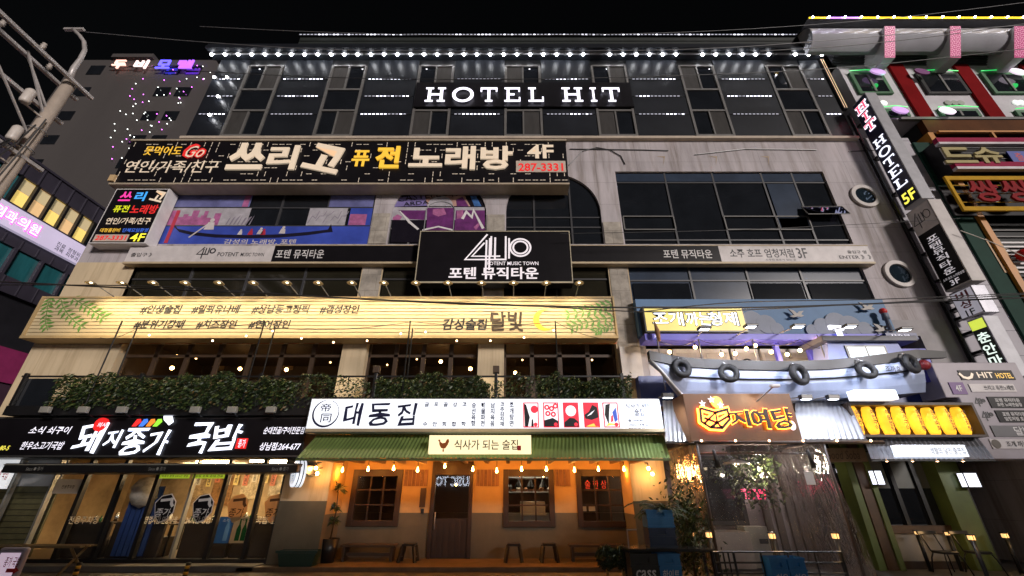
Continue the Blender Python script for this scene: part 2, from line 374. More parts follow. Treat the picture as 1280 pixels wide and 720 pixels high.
# LED strips across the panels, in every bay
E_DOT = emit('led_dot', (.85, .85, 1), 3.2); E_DIM = emit('led_dot_dim', (.6, .62, .75), .28)
rg = random.Random(3)
for j, z in enumerate(zr[1:4]):
    for i in range(0, len(ed), 2):
        x0, x1 = ed[i] + .1, ed[i + 1] - .1
        if x1 - x0 < .4: continue
        m = MB(); m.box(x0, x1, -.05, -.032, z - .025, z + .025, 0); x = x0 + .06; on = False
        while x < x1 - .08:
            if rg.random() < .45: on = rg.random() < .38
            m.box(x, x + .09, -.058, -.051, z - .022, z + .022, 1 if on else 2); x += .15
        m.build('led_strip', [BLK, E_DOT, E_DIM], HB)
# roof edge: cornice holding the row of downlights
b = MB(); b.box(PX0 - .35, PX1 + .1, -.55, .02, 17.98, 18.12); b.box(PX0 - .35, PX1 + .1, -.5, .4, 18.12, 18.3); b.build('cornice', CLAD, HB)
LR = thing('roof_light_row', 'row of bright white downlights under the roof edge of the panelled top floor', 'lights', (0, -.3, 17.9))
m = MB(); m.box(PX0 - .3, PX1, -.34, -.26, 17.93, 17.975); m.build('rail', GREY, LR)
E_SPOT = emit('spot_white', (.95, .96, 1), 60)
n = 47
for i in range(n):
    x = PX0 - .2 + (PX1 - PX0 + .2) * i / (n - 1)
    if i in (29, 36, 43): continue
    m = MB(); m.sphere((x, -.3, 17.9), .055, 8); m.build('bulb', E_SPOT, LR)
# small lamps and pink-white spots on the left flank beside the panels
for i, (px, py) in enumerate(((268, 97), (284, 97), (273, 121), (262, 144))):
    x, z = at(px, py, -.15)
    t = thing('spot_lamp', ['white spot lamp by the top left corner of the panelled floor, upper outer one', 'white spot lamp by the top left corner of the panelled floor, upper inner one', 'white spot lamp at the left edge of the panels, second row down', 'white spot lamp at the left edge of the panels, lowest row'][i], 'lamp', (x, -.15, z))
    m = MB(); m.box(x - .05, x + .05, -.14, -.03, z + .02, z + .1); m.build('bracket', GREY, t)
    m = MB(); m.sphere((x, -.17, z), .045, 8); m.build('bulb', E_SPOT, t)
# set back roof screen with its own LED line
RS = thing('roof_screen', 'dark slatted rooftop screen behind the downlights with a line of white dots along its top', 'screen', (0, 2, 18.3))
x0, x1, z0, z1 = rc(375, 46, 1003, 74, 2.0, 48)
b = MB()
for i in range(14): b.box(x0, x1, 2.0, 2.05, 18.2 + i * (z1 - 18.2) / 14, 18.2 + (i + .8) * (z1 - 18.2) / 14)
b.build('slats', mat('screen_metal', (.025, .03, .028), .5), RS)
m = MB(); m.box(x0 - .1, x1, 1.9, 1.99, z1 - .02, z1 + .05, 0); x = x0
while x < x1 - .1:
    m.box(x, x + .11, 1.88, 1.898, z1 - .01, z1 + .04, 1 if rg.random() < .33 else 2); x += .19
m.build('led_line', [BLK, E_DOT, emit('led_dot_mid', (.6, .62, .75), .55)], RS)
for i, px in enumerate((367, 432, 497, 562, 626, 691, 757, 821, 887, 951)):
    x, z = at(px, 60, 1.6)
    m = MB(); m.sphere((x, 1.75, z), .16, 10); m.box(x - .03, x + .03, 1.75, 2.0, z - .03, z + .03); m.build('globe', mat('dusty_globe', (.3, .24, .18), .5), RS)
# --- fourth floor glazing
def glazing(hole, cols, rows, pane, name='window', fw=.03, y=.1, parent=HB, frm=FRM):
    x0, x1, z0, z1 = hole; f = MB()
    for c_ in cols: f.box(c_ - fw, c_ + fw, y - .04, y + .02, z0, z1)
    for r_ in rows: f.box(x0, x1, y - .035, y + .015, r_ - fw * .8, r_ + fw * .8)
    o = f.build(name, frm, parent); p = MB(); p.rect(x0, x1, z0, z1, y); p.build('pane', pane, o); return o
DFR = mat('dark_frame', (.05, .05, .055), .4)
glazing(hole_gond, [-11.6, -9.75, -7.9, -6.3, -4.75], [10.35, 9.6], DGL, frm=DFR)
glazing(hole_a1, [-3.4, -1.6], [10.1, 9.5], DGL); glazing(hole_a2, [.75, 2.0], [9.95, 9.55], DGL, frm=DFR)
glazing(hole_r4, [5.45, 7.15, 8.9, 10.0], [11.45, 9.05], DGL, frm=DFR)
f = MB()
for x0, x1 in ((3.75, 5.45), (7.15, 8.9), (8.92, 10.0)):
    for z in (9.98, 9.45): f.box(x0, x1, .035, .06, z - .02, z + .02)
    for x in (x0, x1): f.box(x - .02, x + .02, .035, .06, 9.47, 9.96)
f.build('window_frame', FRM, HB)
# blue-grey sheen panes
BPAN = mat('blue_pane', (.035, .05, .08), .2, .3, 1)
f = MB()
for x0, x1, z0, z1 in ((3.72, 11.05, 11.5, 11.85), (9.0, 9.95, 9.5, 11.4), (8.95, 10, 9.49, 9.93)): MB().rect(x0, x1, z0, z1, .07).build('tinted_pane', BPAN, HB)
for hh in h3[:3]:
    glazing(hh, [hh[0] + (hh[1] - hh[0]) * i / (4 if hh[1] - hh[0] > 5 else 2) for i in range(1, 4 if hh[1] - hh[0] > 5 else 2)], [7.6], mat('brown_glass', (.02, .018, .012), .08, .3, 1, spec=.7), frm=DFR)
glazing(h3[3], [5.6, 7.4, 9.1], [7.55], BPAN, frm=DFR)
f = MB()
for x0, x1 in ((3.75, 5.5), (7.4, 9.0), (9.2, 11.0)): MB().rect(x0, x1, 6.5, 7.45, .06).build('dark_pane', DGL, HB)
# tilted open window that mirrors the hotel blade sign
x0, x1, z0, z1 = rc(1003, 259, 1050, 272)
f = MB(); f.quad((x0, -.19, z0), (x1 + .1, -.21, z0), (x1 + .1, -.04, z1), (x0, -.02, z1)); wo = f.build('open_window', mat('mirror_pane', (.1, .1, .16), .02, 0, 1, metal=1), HB)
f = MB(); f.tube([(x0, -.2, z0), (x1 + .1, -.22, z0), (x1 + .1, -.05, z1), (x0, -.03, z1), (x0, -.2, z0)], .018, 5); f.build('sash', FRM, wo)
# round porthole windows
for px, py in ((1080, 246), (1123, 343)):
    x, z = at(px, py); f = MB(); f.ring(x, z, .33, .47, -.09, 0, 36); o = f.build('round_window', mat('pale_trim', (.5, .46, .44), .5), HB, bevel=.015)
    f = MB(); f.disc(x, z, .335, -.03, 0, 32); f.build('pane', mat('porthole_glass', (.03, .05, .07), .03, .2, 1, metal=.6), o)
# bronze lit corner trim
f = MB(); f.box(12.87, 13.02, -.12, .02, 14.95, 17.9); o = f.build('corner_trim', BLK, HB)
f = MB()
for x in (12.9, 12.99): f.box(x - .008, x + .008, -.13, -.121, 15.0, 17.85)
f.build('light_line', emit('bronze_line', (1, .66, .4), .7), o)

# ================================================================ motel far behind
MO = thing('motel_building', 'tall plain grey motel block rising behind the left end of the hotel', 'building', (-25, 13, 0))
MG = mat('motel_concrete', (.075, .067, .066), .85, .2, .12, streak=True)
MY = 13.0
xl = -39.2; ztop = at(200, 75, MY)[1]
b = MB(); b.box(xl, -8, MY, MY + 12, 0, ztop); b.build('wall', MG, MO)
b = MB(); 
for px0, px1 in ((140, 191),): 
    x0, x1, z0, z1 = rc(px0, 71, px1, 86, MY); b.box(x0, x1, MY - .3, MY + 2, ztop + .002, z1)
b.build('parapet', MG, MO)
for py in (88, 115, 145, 175, 205):
    for px in (120, 217, 243):
        pxx = px - (py - 88) * .66 if px == 120 else px - (py - 88) * .52
        x0, x1, z0, z1 = rc(pxx - 9, py - 5.5, pxx + 9, py + 5.5, MY)
        b = MB(); b.box(x0, x1, MY - .05, MY + .05, z0, z1); b.build('window', DGL, MO)
E_MAG = emit('led_magenta', (.75, .15, .9), 5); E_STAR = emit('led_star', (.95, 1, .95), 3.5)
LC = thing('light_curtain', 'scattered white and purple light dots hanging down the grey motel wall', 'lights', (-20, MY - .2, 20))
rg = random.Random(11)
for i in range(13):
    for j in range(9):
        if rg.random() < .42: continue
        px = 262 - j * 9.5 - i * 6.2 + rg.uniform(-6, 6); py = 86 + i * 9.0 + rg.uniform(-5, 5)
        if px < 128 or py > 210: continue
        x, z = at(px, py, MY - .2); MB().sphere((x, MY - .2, z), .042, 6).build('light_dot', E_MAG if rg.random() < .4 else E_STAR, LC)
MS = thing('motel_sign', 'small red and violet glowing letters along the top of the grey motel', 'sign', (-25, MY - .4, ztop))
cc = [('두', emit('neon_salmon', (1, .55, .45), 1.6), 141, 158), ('비', emit('neon_pinkwhite', (1, .72, .68), 1.6), 169, 185), ('모', emit('neon_blue', (.12, .1, 1), 2.2), 197, 214), ('텔', emit('neon_violet', (.36, .1, .95), 1.9), 223, 242)]
for ch, m, a, c_ in cc: tp(ch, MS, m, a, 76, c_, 86, MY - .4, bold=.03, dep=.1, name='letter')
b = MB(); x0, x1, z0, z1 = rc(138, 75, 244, 87, MY - .3); b.box(x0, x1, MY - .32, MY - .25, z0 + .35, z0 + .45); b.build('rail', BLK, MS)

# ================================================================ clinic building across the side street (faces +x)
CB = thing('clinic_building', 'dark purple metal clad clinic with teal windows across the side street at left', 'building', (-19, 4, 0))
PUR = mat('purple_seam_metal', (.05, .045, .065), .4, .2, 1.0); TEAL = mat('teal_glass', (.02, .13, .15), .12, .5, 2.2, spec=.8, streak=True)
def sbox(mb, y0, y1, z0, z1, x=-19.0, d=.1, mi=0): return mb.box(x - d, x, y0, y1, z0, z1, mi)
b = MB(); b.box(-32, -19.35, -4, 16, 0, 13.4); b.build('core', mat('clinic_wall', (.1, .09, .11), .6), CB)
b = MB(); sbox(b, -4, 16, 12.65, 13.45, -19, .6); b.box(-32, -19.5, -4, 16, 13.46, 13.85)
for i in range(34): sbox(b, -3.8 + i * .6, -3.76 + i * .6, 12.66, 13.44, -18.96, .04); sbox(b, -3.8 + i * .6, -3.76 + i * .6, 13.47, 13.84, -19.46, .04)
sbox(b, -4, 16, 13.4, 13.48, -18.93, .1)
b.build('roof', PUR, CB)
b = MB(); sbox(b, -4, 16, 11.3, 11.5, -19, .3); sbox(b, -4, 16, 10.0, 10.45, -19, .3); sbox(b, -4, 16, 8.3, 8.9, -18.9, .4)
for i in range(34): sbox(b, -3.8 + i * .6, -3.76 + i * .6, 10.02, 10.43, -18.97, .03); sbox(b, -3.8 + i * .6, -3.77 + i * .6, 8.32, 8.88, -18.87, .03)
b.build('seam_band', PUR, CB)
E_WIN = emit('lit_office_yellow', (1, .72, .2), .62); E_WIN2 = emit('lit_office_warm', (.95, .62, .3), .42)
for i in range(14):
    y0 = -3.9 + i * .62; lit = {8: E_WIN, 9: E_WIN2, 10: E_WIN, 11: E_WIN2, 12: E_WIN}.get(i)
    f = MB(); sbox(f, y0, y0 + .1, 11.5, 12.65, -18.98, .2); wo = f.build('window', BLK, CB)
    f = MB(); sbox(f, y0 + .1, y0 + .62, 11.5, 12.65, -19.12, .05); f.build('pane', lit or TEAL, wo)
    if lit:
        f = MB(); sbox(f, y0 + .12, y0 + .6, 12.1, 12.62, -19.1, .01); f.build('blind', emit('blind_glow', (.85, .7, .4), .2), wo)
for i in range(20):
    f = MB(); sbox(f, -3.9 + i, -3.8 + i, 8.9, 10.0, -18.97, .2); wo = f.build('window', PUR, CB)
    f = MB(); sbox(f, -3.8 + i, -2.9 + i, 8.9, 10.0, -19.1, .05); f.build('pane', TEAL, wo)
b = MB(); sbox(b, -4, 16, 6.5, 8.3, -19.1, .2); b.build('dark_band', mat('clinic_dark', (.02, .02, .025), .3), CB)
b = MB(); sbox(b, -4, 16, 5.3, 6.5, -19.0, .3); b.build('magenta_band', mat('magenta_panel', (.28, .03, .12), .4), CB)
b = MB(); sbox(b, -4, 16, .3, 5.3, -19.1, .2); b.build('lower_wall', mat('clinic_shade', (.06, .03, .05), .5), CB)  # one even dark plum tone for the lower wall
CS = thing('clinic_sign', 'long pale lavender sign band with pink edged letters on the purple clinic', 'sign', (-18.8, 2, 10.5))
b = MB(); b.box(-18.98, -18.8, -4, 4.6, 10.47, 11.33); b.build('sign_box', acrylic('lavender_face', (.62, .55, .75), .5), CS)
NP = emit('neon_pink', (1, .12, .62), 1.3); NW = emit('neon_soft_white', (1, .86, .97), 1.5)
for i, ch in enumerate('성외과의원'):
    y0 = .3 + i * .42
    text(ch, CS, NP, y0 - .02, y0 + .4, 10.63, 11.17, -18.79, bold=.055, face='right', name='letter_edge')
    text(ch, CS, NW, y0 + .02, y0 + .36, 10.68, 11.12, -18.775, bold=.012, face='right', name='letter')
text('진료  정형외과\n과목  피부과', CS, INK, 3.1, 4.3, 10.55, 10.95, -18.79, face='right', align='LEFT')
# ================================================================ signs on the upper front
SLAB = {   # outlines on a 1 x 1 cell, serif letters
 'H': [[(0, 0), (.42, 0), (.42, .13), (.3, .13), (.3, .44), (.7, .44), (.7, .13), (.58, .13), (.58, 0), (1, 0), (1, .13), (.88, .13), (.88, .87), (1, .87), (1, 1), (.58, 1), (.58, .87), (.7, .87), (.7, .58), (.3, .58), (.3, .87), (.42, .87), (.42, 1), (0, 1), (0, .87), (.12, .87), (.12, .13), (0, .13)]],
 'T': [[(.27, 0), (.73, 0), (.73, .13), (.6, .13), (.6, .86), (.87, .86), (.87, .68), (1, .68), (1, 1), (0, 1), (0, .68), (.13, .68), (.13, .86), (.4, .86), (.4, .13), (.27, .13)]],
 'E': [[(0, 0), (.95, 0), (.95, .33), (.82, .33), (.82, .14), (.33, .14), (.33, .44), (.62, .44), (.62, .58), (.33, .58), (.33, .86), (.8, .86), (.8, .68), (.93, .68), (.93, 1), (0, 1), (0, .87), (.13, .87), (.13, .13), (0, .13)]],
 'L': [[(0, 0), (.95, 0), (.95, .36), (.82, .36), (.82, .14), (.36, .14), (.36, .87), (.5, .87), (.5, 1), (0, 1), (0, .87), (.15, .87), (.15, .13), (0, .13)]],
 'I': [[(.1, 0), (.9, 0), (.9, .13), (.64, .13), (.64, .87), (.9, .87), (.9, 1), (.1, 1), (.1, .87), (.36, .87), (.36, .13), (.1, .13)]], 'O': []}
def slab(ch, parent, m, f, dep, grow=0.0, name='letter'):
    """f maps (u, v, depth) of the unit cell to the scene"""
    mb = MB()
    if ch == 'O':
        vs = []; n = 36; ri = (.33 - grow, .36 - grow)
        for i in range(n):
            a = 2 * math.pi * i / n; c, s_ = math.cos(a), math.sin(a)
            for ru, rv, d in ((.52 + grow, .52 + grow, dep), (ri[0], ri[1], dep), (.52 + grow, .52 + grow, 0), (ri[0], ri[1], 0)): vs.append(f(.5 + ru * c, .5 + rv * s_, d))
        fs = []
        for i in range(n):
            a, b_ = 4 * i, 4 * ((i + 1) % n); fs += [(a, b_, b_ + 1, a + 1), (a, a + 2, b_ + 2, b_), (a + 1, b_ + 1, b_ + 3, a + 3)]
        mb.add(vs, fs)
    else:
        for o in SLAB[ch]:
            cx = .5; p = o
            if grow:
                k = len(o); p = []
                for i in range(k):
                    a, b_, c_ = Vector(o[i - 1]), Vector(o[i]), Vector(o[(i + 1) % k])
                    d1 = (b_ - a).normalized(); d2 = (c_ - b_).normalized(); p.append((b_.x + grow * (d1.y + d2.y), b_.y - grow * (d1.x + d2.x)))
            k = len(p); vs = [f(u, v, dep) for u, v in p] + [f(u, v, 0) for u, v in p]
            mb.add(vs, [tuple(range(k))] + [(i, i + k, (i + 1) % k + k, (i + 1) % k) for i in range(k)])
    return mb.build(name, m, parent)
HS = thing('hotel_sign', 'large glowing white slab serif HOTEL HIT letters on the top floor', 'sign', (.5, -.2, 15.5))
x0, x1, z0, z1 = rc(519, 103, 790, 133, -.14); b = MB(); b.box(x0, x1, -.14, -.06, z0, z1); b.build('backing', SIGNB, HS)
E_HOT = emit('hotel_letter_white', (.9, .88, 1), 1.6)
for ch, a, c_ in (('H', 531, 557), ('O', 565, 592), ('T', 600, 622), ('E', 630, 652), ('L', 660, 681), ('H', 702, 729), ('I', 737, 747), ('T', 753, 776)):
    x0, x1, z0, z1 = rc(a, 108, c_, 126, -.3)
    slab(ch, HS, E_HOT, lambda u, v, d: (x0 + u * (x1 - x0), -.24 - d, z0 + v * (z1 - z0)), .03, grow=-.022)
# ---- black karaoke sign
CRM = emit('cream_letter', (.8, .66, .5), .34); YEL = emit('amber_letter', (.85, .5, .05), .62); REDL = emit('red_letter', (.8, .03, .03), .4)
KS = thing('karaoke_sign', 'very wide black karaoke sign with cream and amber letters and rows of small dashes', 'sign', (-6, -.5, 11.4))
SY = -.55; x0, x1, z0, z1 = rc(152, 177, 709, 229, SY)
b = MB(); b.box(x0, x1, SY, -.01, z0, z1); b.build('sign_box', SIGNB, KS)
b = MB(); b.box(x0 - .05, x1 + .03, SY - .05, -.01, z1 + .002, z1 + .07); b.box(x0 - .02, x1 + .02, SY - .03, -.01, z0 - .07, z0 - .002); b.build('trim', mat('sign_trim', (.42, .35, .26), .5), KS)
m = MB(); rg = random.Random(5)
nx, nz = 62, 7
for i in range(nx):
    for j in range(nz):
        if rg.random() < .25: continue
        cx = x0 + (i + .5) * (x1 - x0) / nx; cz = z0 + (j + .5) * (z1 - z0) / nz
        if 1 <= j <= 5 and rg.random() < .35: continue
        if rg.random() < .55:
            for k in (-1, 1): m.rect(cx + k * .05 - .042, cx + k * .05 + .042, cz - .012, cz + .012, SY - .003)
        else:
            for k in (-1, 1): m.rect(cx - .011, cx + .011, cz + k * .055 - .045, cz + k * .055 + .045, SY - .003)
tag(m.build('dash_pattern', emit('dash_cream', (.7, .6, .48), .28), KS), kind='stuff')
ltr = [('못먹어도', YEL, 181, 183, 227, 194, .02), ('연인/가족/친구', CRM, 157, 201, 273, 216, .03), ('쓰', CRM, 288, 180, 332, 213, .07), ('리', CRM, 336, 183, 372, 213, .06),
       ('퓨', YEL, 440, 188, 462, 208, .05), ('전', YEL, 470, 184, 500, 211, .06), ('노래방', CRM, 512, 184, 641, 213, .06), ('4F', CRM, 659, 181, 692, 198, .04)]
for s_, m, a, b_, c_, d, bo in ltr: tp(s_, KS, m, a, b_, c_, d, SY - .005 if d - b_ < 16 else SY - .02, bold=bo if d - b_ > 16 else .0, dep=.06 if d - b_ > 20 else .012)
tp('고', KS, CRM, 379, 180, 429, 219, SY - .02, bold=.06, dep=.06, rot=R(-14))
tp('Go', KS, REDL, 231, 181, 258, 198, SY - .02, bold=.05, dep=.05, shear=.3); tp('Go', KS, CRM, 233, 182.5, 256, 196.5, SY - .075, bold=.0, shear=.3)
a0, a1, c0, c1 = rc(645, 202, 707, 216, SY); b = MB(); b.box(a0, a1, SY - .04, SY - .005, c0, c1); b.build('number_plate', mat('plate_cream', (.6, .5, .42), .5), KS)
tp('287-3331', KS, REDL, 648, 204, 704, 214, SY - .042, bold=.05)
b = MB(); 
for px in (1, 2): pass
b.box(x0 - .06, x0 + .12, SY - .08, SY - .002, z0 + .05, z0 + .3); b.build('end_lamp', mat('lamp_tan', (.6, .42, .22), .5), KS)
# ---- small black karaoke sign on the left corner
K2 = thing('karaoke_sign', 'small tall black karaoke sign with multicoloured letters at the left corner, beside the gondola picture', 'sign', (-13, -.3, 10))
Y2 = -.42; x0, x1, z0, z1 = rc(128, 236, 197, 304, Y2, 270)
b = MB(); b.box(x0, x1, Y2, -.02, z0, z1); b.build('sign_box', WH, K2)
b = MB(); b.rect(x0 + .03, x1 - .05, z0 + .03, z1 - .03, Y2 - .004); b.build('face', SIGNB, K2)
w_, h_ = x1 - x0, z1 - z0
def k2(s_, m, u0, u1, v0, v1, **k): text(s_, K2, m, x0 + u0 * w_, x0 + u1 * w_, z1 - v1 * h_, z1 - v0 * h_, Y2 - .005, **k)
k2('쓰', emit('sign_magenta', (.85, .05, .35), .7), .14, .36, .06, .24, bold=.06); k2('리', emit('sign_blue', (.05, .35, .85), .7), .42, .62, .06, .24, bold=.06)
k2('고', CRM, .7, .97, .03, .27, bold=.06, rot=R(-14)); k2('퓨전', emit('sign_yellowgreen', (.65, .7, .02), .6), .14, .42, .32, .45, bold=.04); k2('노래방', REDL, .46, .95, .31, .48, bold=.05)
k2('연인/가족/친구', CRM, .12, .92, .55, .67, bold=.03); k2('대형룸완비', YEL, .1, .45, .74, .81, bold=.02); k2('단체모임환영', emit('sign_deepblue', (.05, .15, .7), .6), .5, .95, .74, .81, bold=.02)
b = MB(); b.rect(x0 + .06 * w_, x0 + .66 * w_, z1 - .97 * h_, z1 - .85 * h_, Y2 - .007); b.build('number_plate', mat('plate_cream', (.6, .5, .42)), K2)
text('287-3331', K2, REDL, x0 + .09 * w_, x0 + .63 * w_, z1 - .95 * h_, z1 - .87 * h_, Y2 - .008, bold=.05); k2('4F', emit('sign_yellow', (.85, .8, .05), .8), .7, .95, .83, .97, bold=.03)
# ---- gondola picture stuck on the glazing
GP = thing('window_picture', 'blue printed picture of a gondola on water spread over the left glazing', 'picture', (-8, 0, 9))
gx0, gx1, gz0, gz1 = hole_gond; PY = .055
SKYP = mat('print_sky', (.17, .18, .4), .35, .5, 1.0); SEAP = mat('print_sea', (.05, .085, .44), .3, .35, .9); LAV = mat('print_pale', (.42, .4, .44), .5, .3, 3); PNK = mat('print_pink', (.42, .13, .3), .5, .4, 5); BOATP = mat('print_boat', (.012, .01, .025), .4)
def gpx(px0, py0, px1, py1, y=PY): 
    x0, x1, z0, z1 = rc(px0, py0, px1, py1, y); return x0, x1, z0, z1
cols = [-11.6, -9.75, -7.9, -6.3, -4.75]
for a, c_ in ((-11.58, -9.0), (-6.28, -4.77)): MB().rect(a, c_, 10.38, gz1 - .02, PY).build('sky_print', SKYP, GP)
b = MB(); b.rect(gx0 + .02, gx1 - .02, gz0 + .02, 9.58, PY); b.build('sea_print', SEAP, GP)
for a, c_ in ((gx0 + .05, -8.9), (-6.9, -5.6)): MB().rect(a, c_, 9.62, 10.33, PY).build('pale_print', LAV, GP)
b = MB(); b.rect(-5.5, gx1 - .05, 9.62, 10.33, PY); b.build('blue_print', SEAP, GP)
rg = random.Random(2); x = -11.55
while x < -10.0:
    w_ = rg.uniform(.08, .22); MB().rect(x, x + w_, 9.63, 9.63 + rg.uniform(.2, .62), PY - .004 - rg.random() * .002).build('skyline_print', PNK, GP); x += w_ * .9
x = -5.48
while x < -4.95:
    w_ = rg.uniform(.15, .3); MB().rect(x, x + w_, 9.63, 9.63 + rg.uniform(.25, .5), PY - .004 - rg.random() * .002).build('skyline_print', PNK, GP); x += w_
MB().rect(-9.25, -9.05, 10.38, 11.1, PY - .008).build('skyline_print', PNK, GP)
top = [(219, 281), (222, 286), (240, 290), (270, 293), (310, 294), (350, 293), (385, 290), (410, 287), (414, 280)]
bot = [(416, 290), (405, 291), (385, 294), (350, 297), (310, 298), (270, 297), (240, 294), (224, 290), (218, 284)]
b = MB(); pts = [at(x, y, PY) for x, y in top + bot][::-1]
for i in range(8):
    q = [at(*top[i], PY), at(*top[i + 1], PY), at(*bot[8 - i - 1], PY), at(*bot[8 - i], PY)]; b.flat(q, PY - .006)
b.build('gondola_print', BOATP, GP)
b = MB()
for (ax, ay, bx, by) in ((236, 297, 262, 279),): b.ribbon([at(ax, ay, PY), at(bx, by, PY)], .05, PY - .008)
b.build('oar_print', mat('print_white', (.6, .55, .55), .5), GP)
for px, py, s_, m in ((262, 284, 1.7, 'print_white'), (300, 292, .8, 'print_white'), (313, 292, .9, 'print_red'), (325, 291, 1, 'print_white'), (329, 292, .9, 'print_red'), (353, 290, 1.1, 'print_white')):
    x, z = at(px, py, PY); h = .2 * s_; bb = MB(); bb.flat([(x - h * .5, z - h * .3), (x + h * .5, z - h * .3), (x + h * .35, z + h * .55), (x - h * .25, z + h * .6)], PY - .01); bb.flat([(x + h * .05 + h * .24 * math.cos(R(a)), z + h * .8 + h * .24 * math.sin(R(a))) for a in range(0, 360, 40)], PY - .0105); bb.build('figure_print', mat(m, (.6, .55, .55) if m == 'print_white' else (.45, .03, .06), .5), GP)
for k in range(7):
    x = -9.6 + k * .13; MB().flat([(x, 9.64), (x + .05, 9.64), (x + .11 + .03 * (k % 3), 9.64 + .3 + .05 * (k % 4)), (x + .07, 9.64 + .28)], PY - .005).build('ruin_print', mat('print_grey_lilac', (.25, .22, .28), .5), GP)
for k in range(5): MB().ribbon([(-6.85 + k * .25, 9.7 + .1 * (k % 2)), (-6.75 + k * .25, 10.0), (-6.62 + k * .25, 9.9 + .1 * (k % 3)), (-6.55 + k * .25, 10.2)], .025, PY - .005).build('ruin_print', mat('print_grey_lilac', (.25, .22, .28), .5), GP)
x, z = at(313, 288, PY); b = MB(); b.ribbon([at(224, 263, PY), at(207, 304, PY)], .12, PY - .009); b.build('red_print', mat('print_red', (.45, .03, .06), .5), GP)
tp('감성의 노래방, 포텐', GP, mat('print_white', (.6, .55, .55)), 280, 299, 370, 306, PY - .006, bold=.03)
# ---- album collage on the first arch
AP = thing('window_picture', 'purple collage picture of printed papers stuck inside the first arched window', 'picture', (-2.5, .05, 9))
def ap(pts, m, k, name='paper_print'): 
    b = MB(); b.flat([at(x, y, PY) for x, y in pts][::-1], PY - .003 * k); return b.build(name, m, AP)
LILAC = mat('print_lilac', (.22, .18, .42), .4, .5, 1.2); PEACH = mat('print_peach', (.5, .3, .25), .4, .4, 2); VIOL = mat('print_violet', (.15, .03, .16), .4, .5, 3)
ap([(488, 303), (492, 262), (500, 240), (520, 232), (590, 232), (606, 250), (606, 290), (604, 303)], mat('print_black', (.012, .01, .016), .2), 0, 'backing_print')
ap([(494, 249), (530, 240.5), (534, 257), (492, 258.5)], LILAC, 1); ap([(530, 240.5), (574, 232.5), (588, 258), (534, 257)], PEACH, 1)
ap([(492, 259), (606, 259), (606, 275), (489, 275)], LAV, 1); ap([(498, 263), (532, 263), (532, 275), (512, 274)], VIOL, 2); ap([(570, 250), (578, 246), (586, 258), (571, 258)], VIOL, 2)
ap([(583, 233), (588, 232), (602, 258), (593, 258)], mat('print_bluegreen', (.05, .15, .4), .4, .8, 1.5), 2); ap([(570, 263), (606, 263), (606, 288), (568, 288)], VIOL, 2)
ap([(571, 264), (579, 262), (579, 272), (571, 274)], PNK, 3); ap([(592, 284), (598, 279), (600, 281), (595, 288)], PNK, 3); ap([(491, 272), (497, 268), (503, 271), (500, 275), (491, 275)], PNK, 3)
ap([(534, 260), (567, 260), (567, 288), (533, 288)], VIOL, 3); ap([(541, 262), (555, 260.5), (558, 268), (548, 271), (541, 268)], PNK, 4)
b = MB(); x, z = at(550, 258, PY); r = .44
b.flat([(x + r * math.cos(math.pi * i / 14), z + r * math.sin(math.pi * i / 14) * 1.0) for i in range(15)], PY - .014); b.build('pale_dome_print', LAV, AP)
b = MB(); b.ribbon([at(528, 288, PY), at(548, 283.5, PY), at(567, 288, PY)], .06, PY - .016); b.build('pale_line_print', WH, AP); b = MB(); b.ribbon([at(500, 264, PY), at(512, 278, PY), at(523, 287, PY)], [.03, .09, .07], PY - .016)
b.build('pale_line_print', WH, AP); b = MB(); b.ribbon([at(578, 274, PY), at(583, 265, PY), at(590, 272, PY), at(592, 263, PY), at(604, 286, PY)], .1, PY - .016); b.build('pale_line_print', WH, AP)
text('CASTELLO', AP, INK, *at(497, 250, PY)[:1], at(562, 240, PY)[0], at(0, 252, PY)[1], at(0, 238.5, PY)[1], PY - .018, rot=R(9)); text('ARDA', AP, INK, at(505, 258, PY)[0], at(536, 258, PY)[0], at(0, 258, PY)[1], at(0, 251, PY)[1], PY - .018, rot=R(9)); text('NO', AP, INK, at(564, 240, PY)[0], at(579, 240, PY)[0], at(0, 247, PY)[1], at(0, 238, PY)[1], PY - .018, rot=R(20))
f = MB(); xs = [at(p, 270, .04)[0] for p in (532, 568)]
for x in xs: f.box(x - .015, x + .015, .02, .035, 8.85, 10.2)
c_ = (xs[0] + xs[1]) / 2; r = (xs[1] - xs[0]) / 2; f.tube([(c_ + r * math.cos(math.pi * i / 12), .03, 10.2 + r * .8 * math.sin(math.pi * i / 12)) for i in range(13)], .015, 5); f.build('thin_frame', GREY, AP)
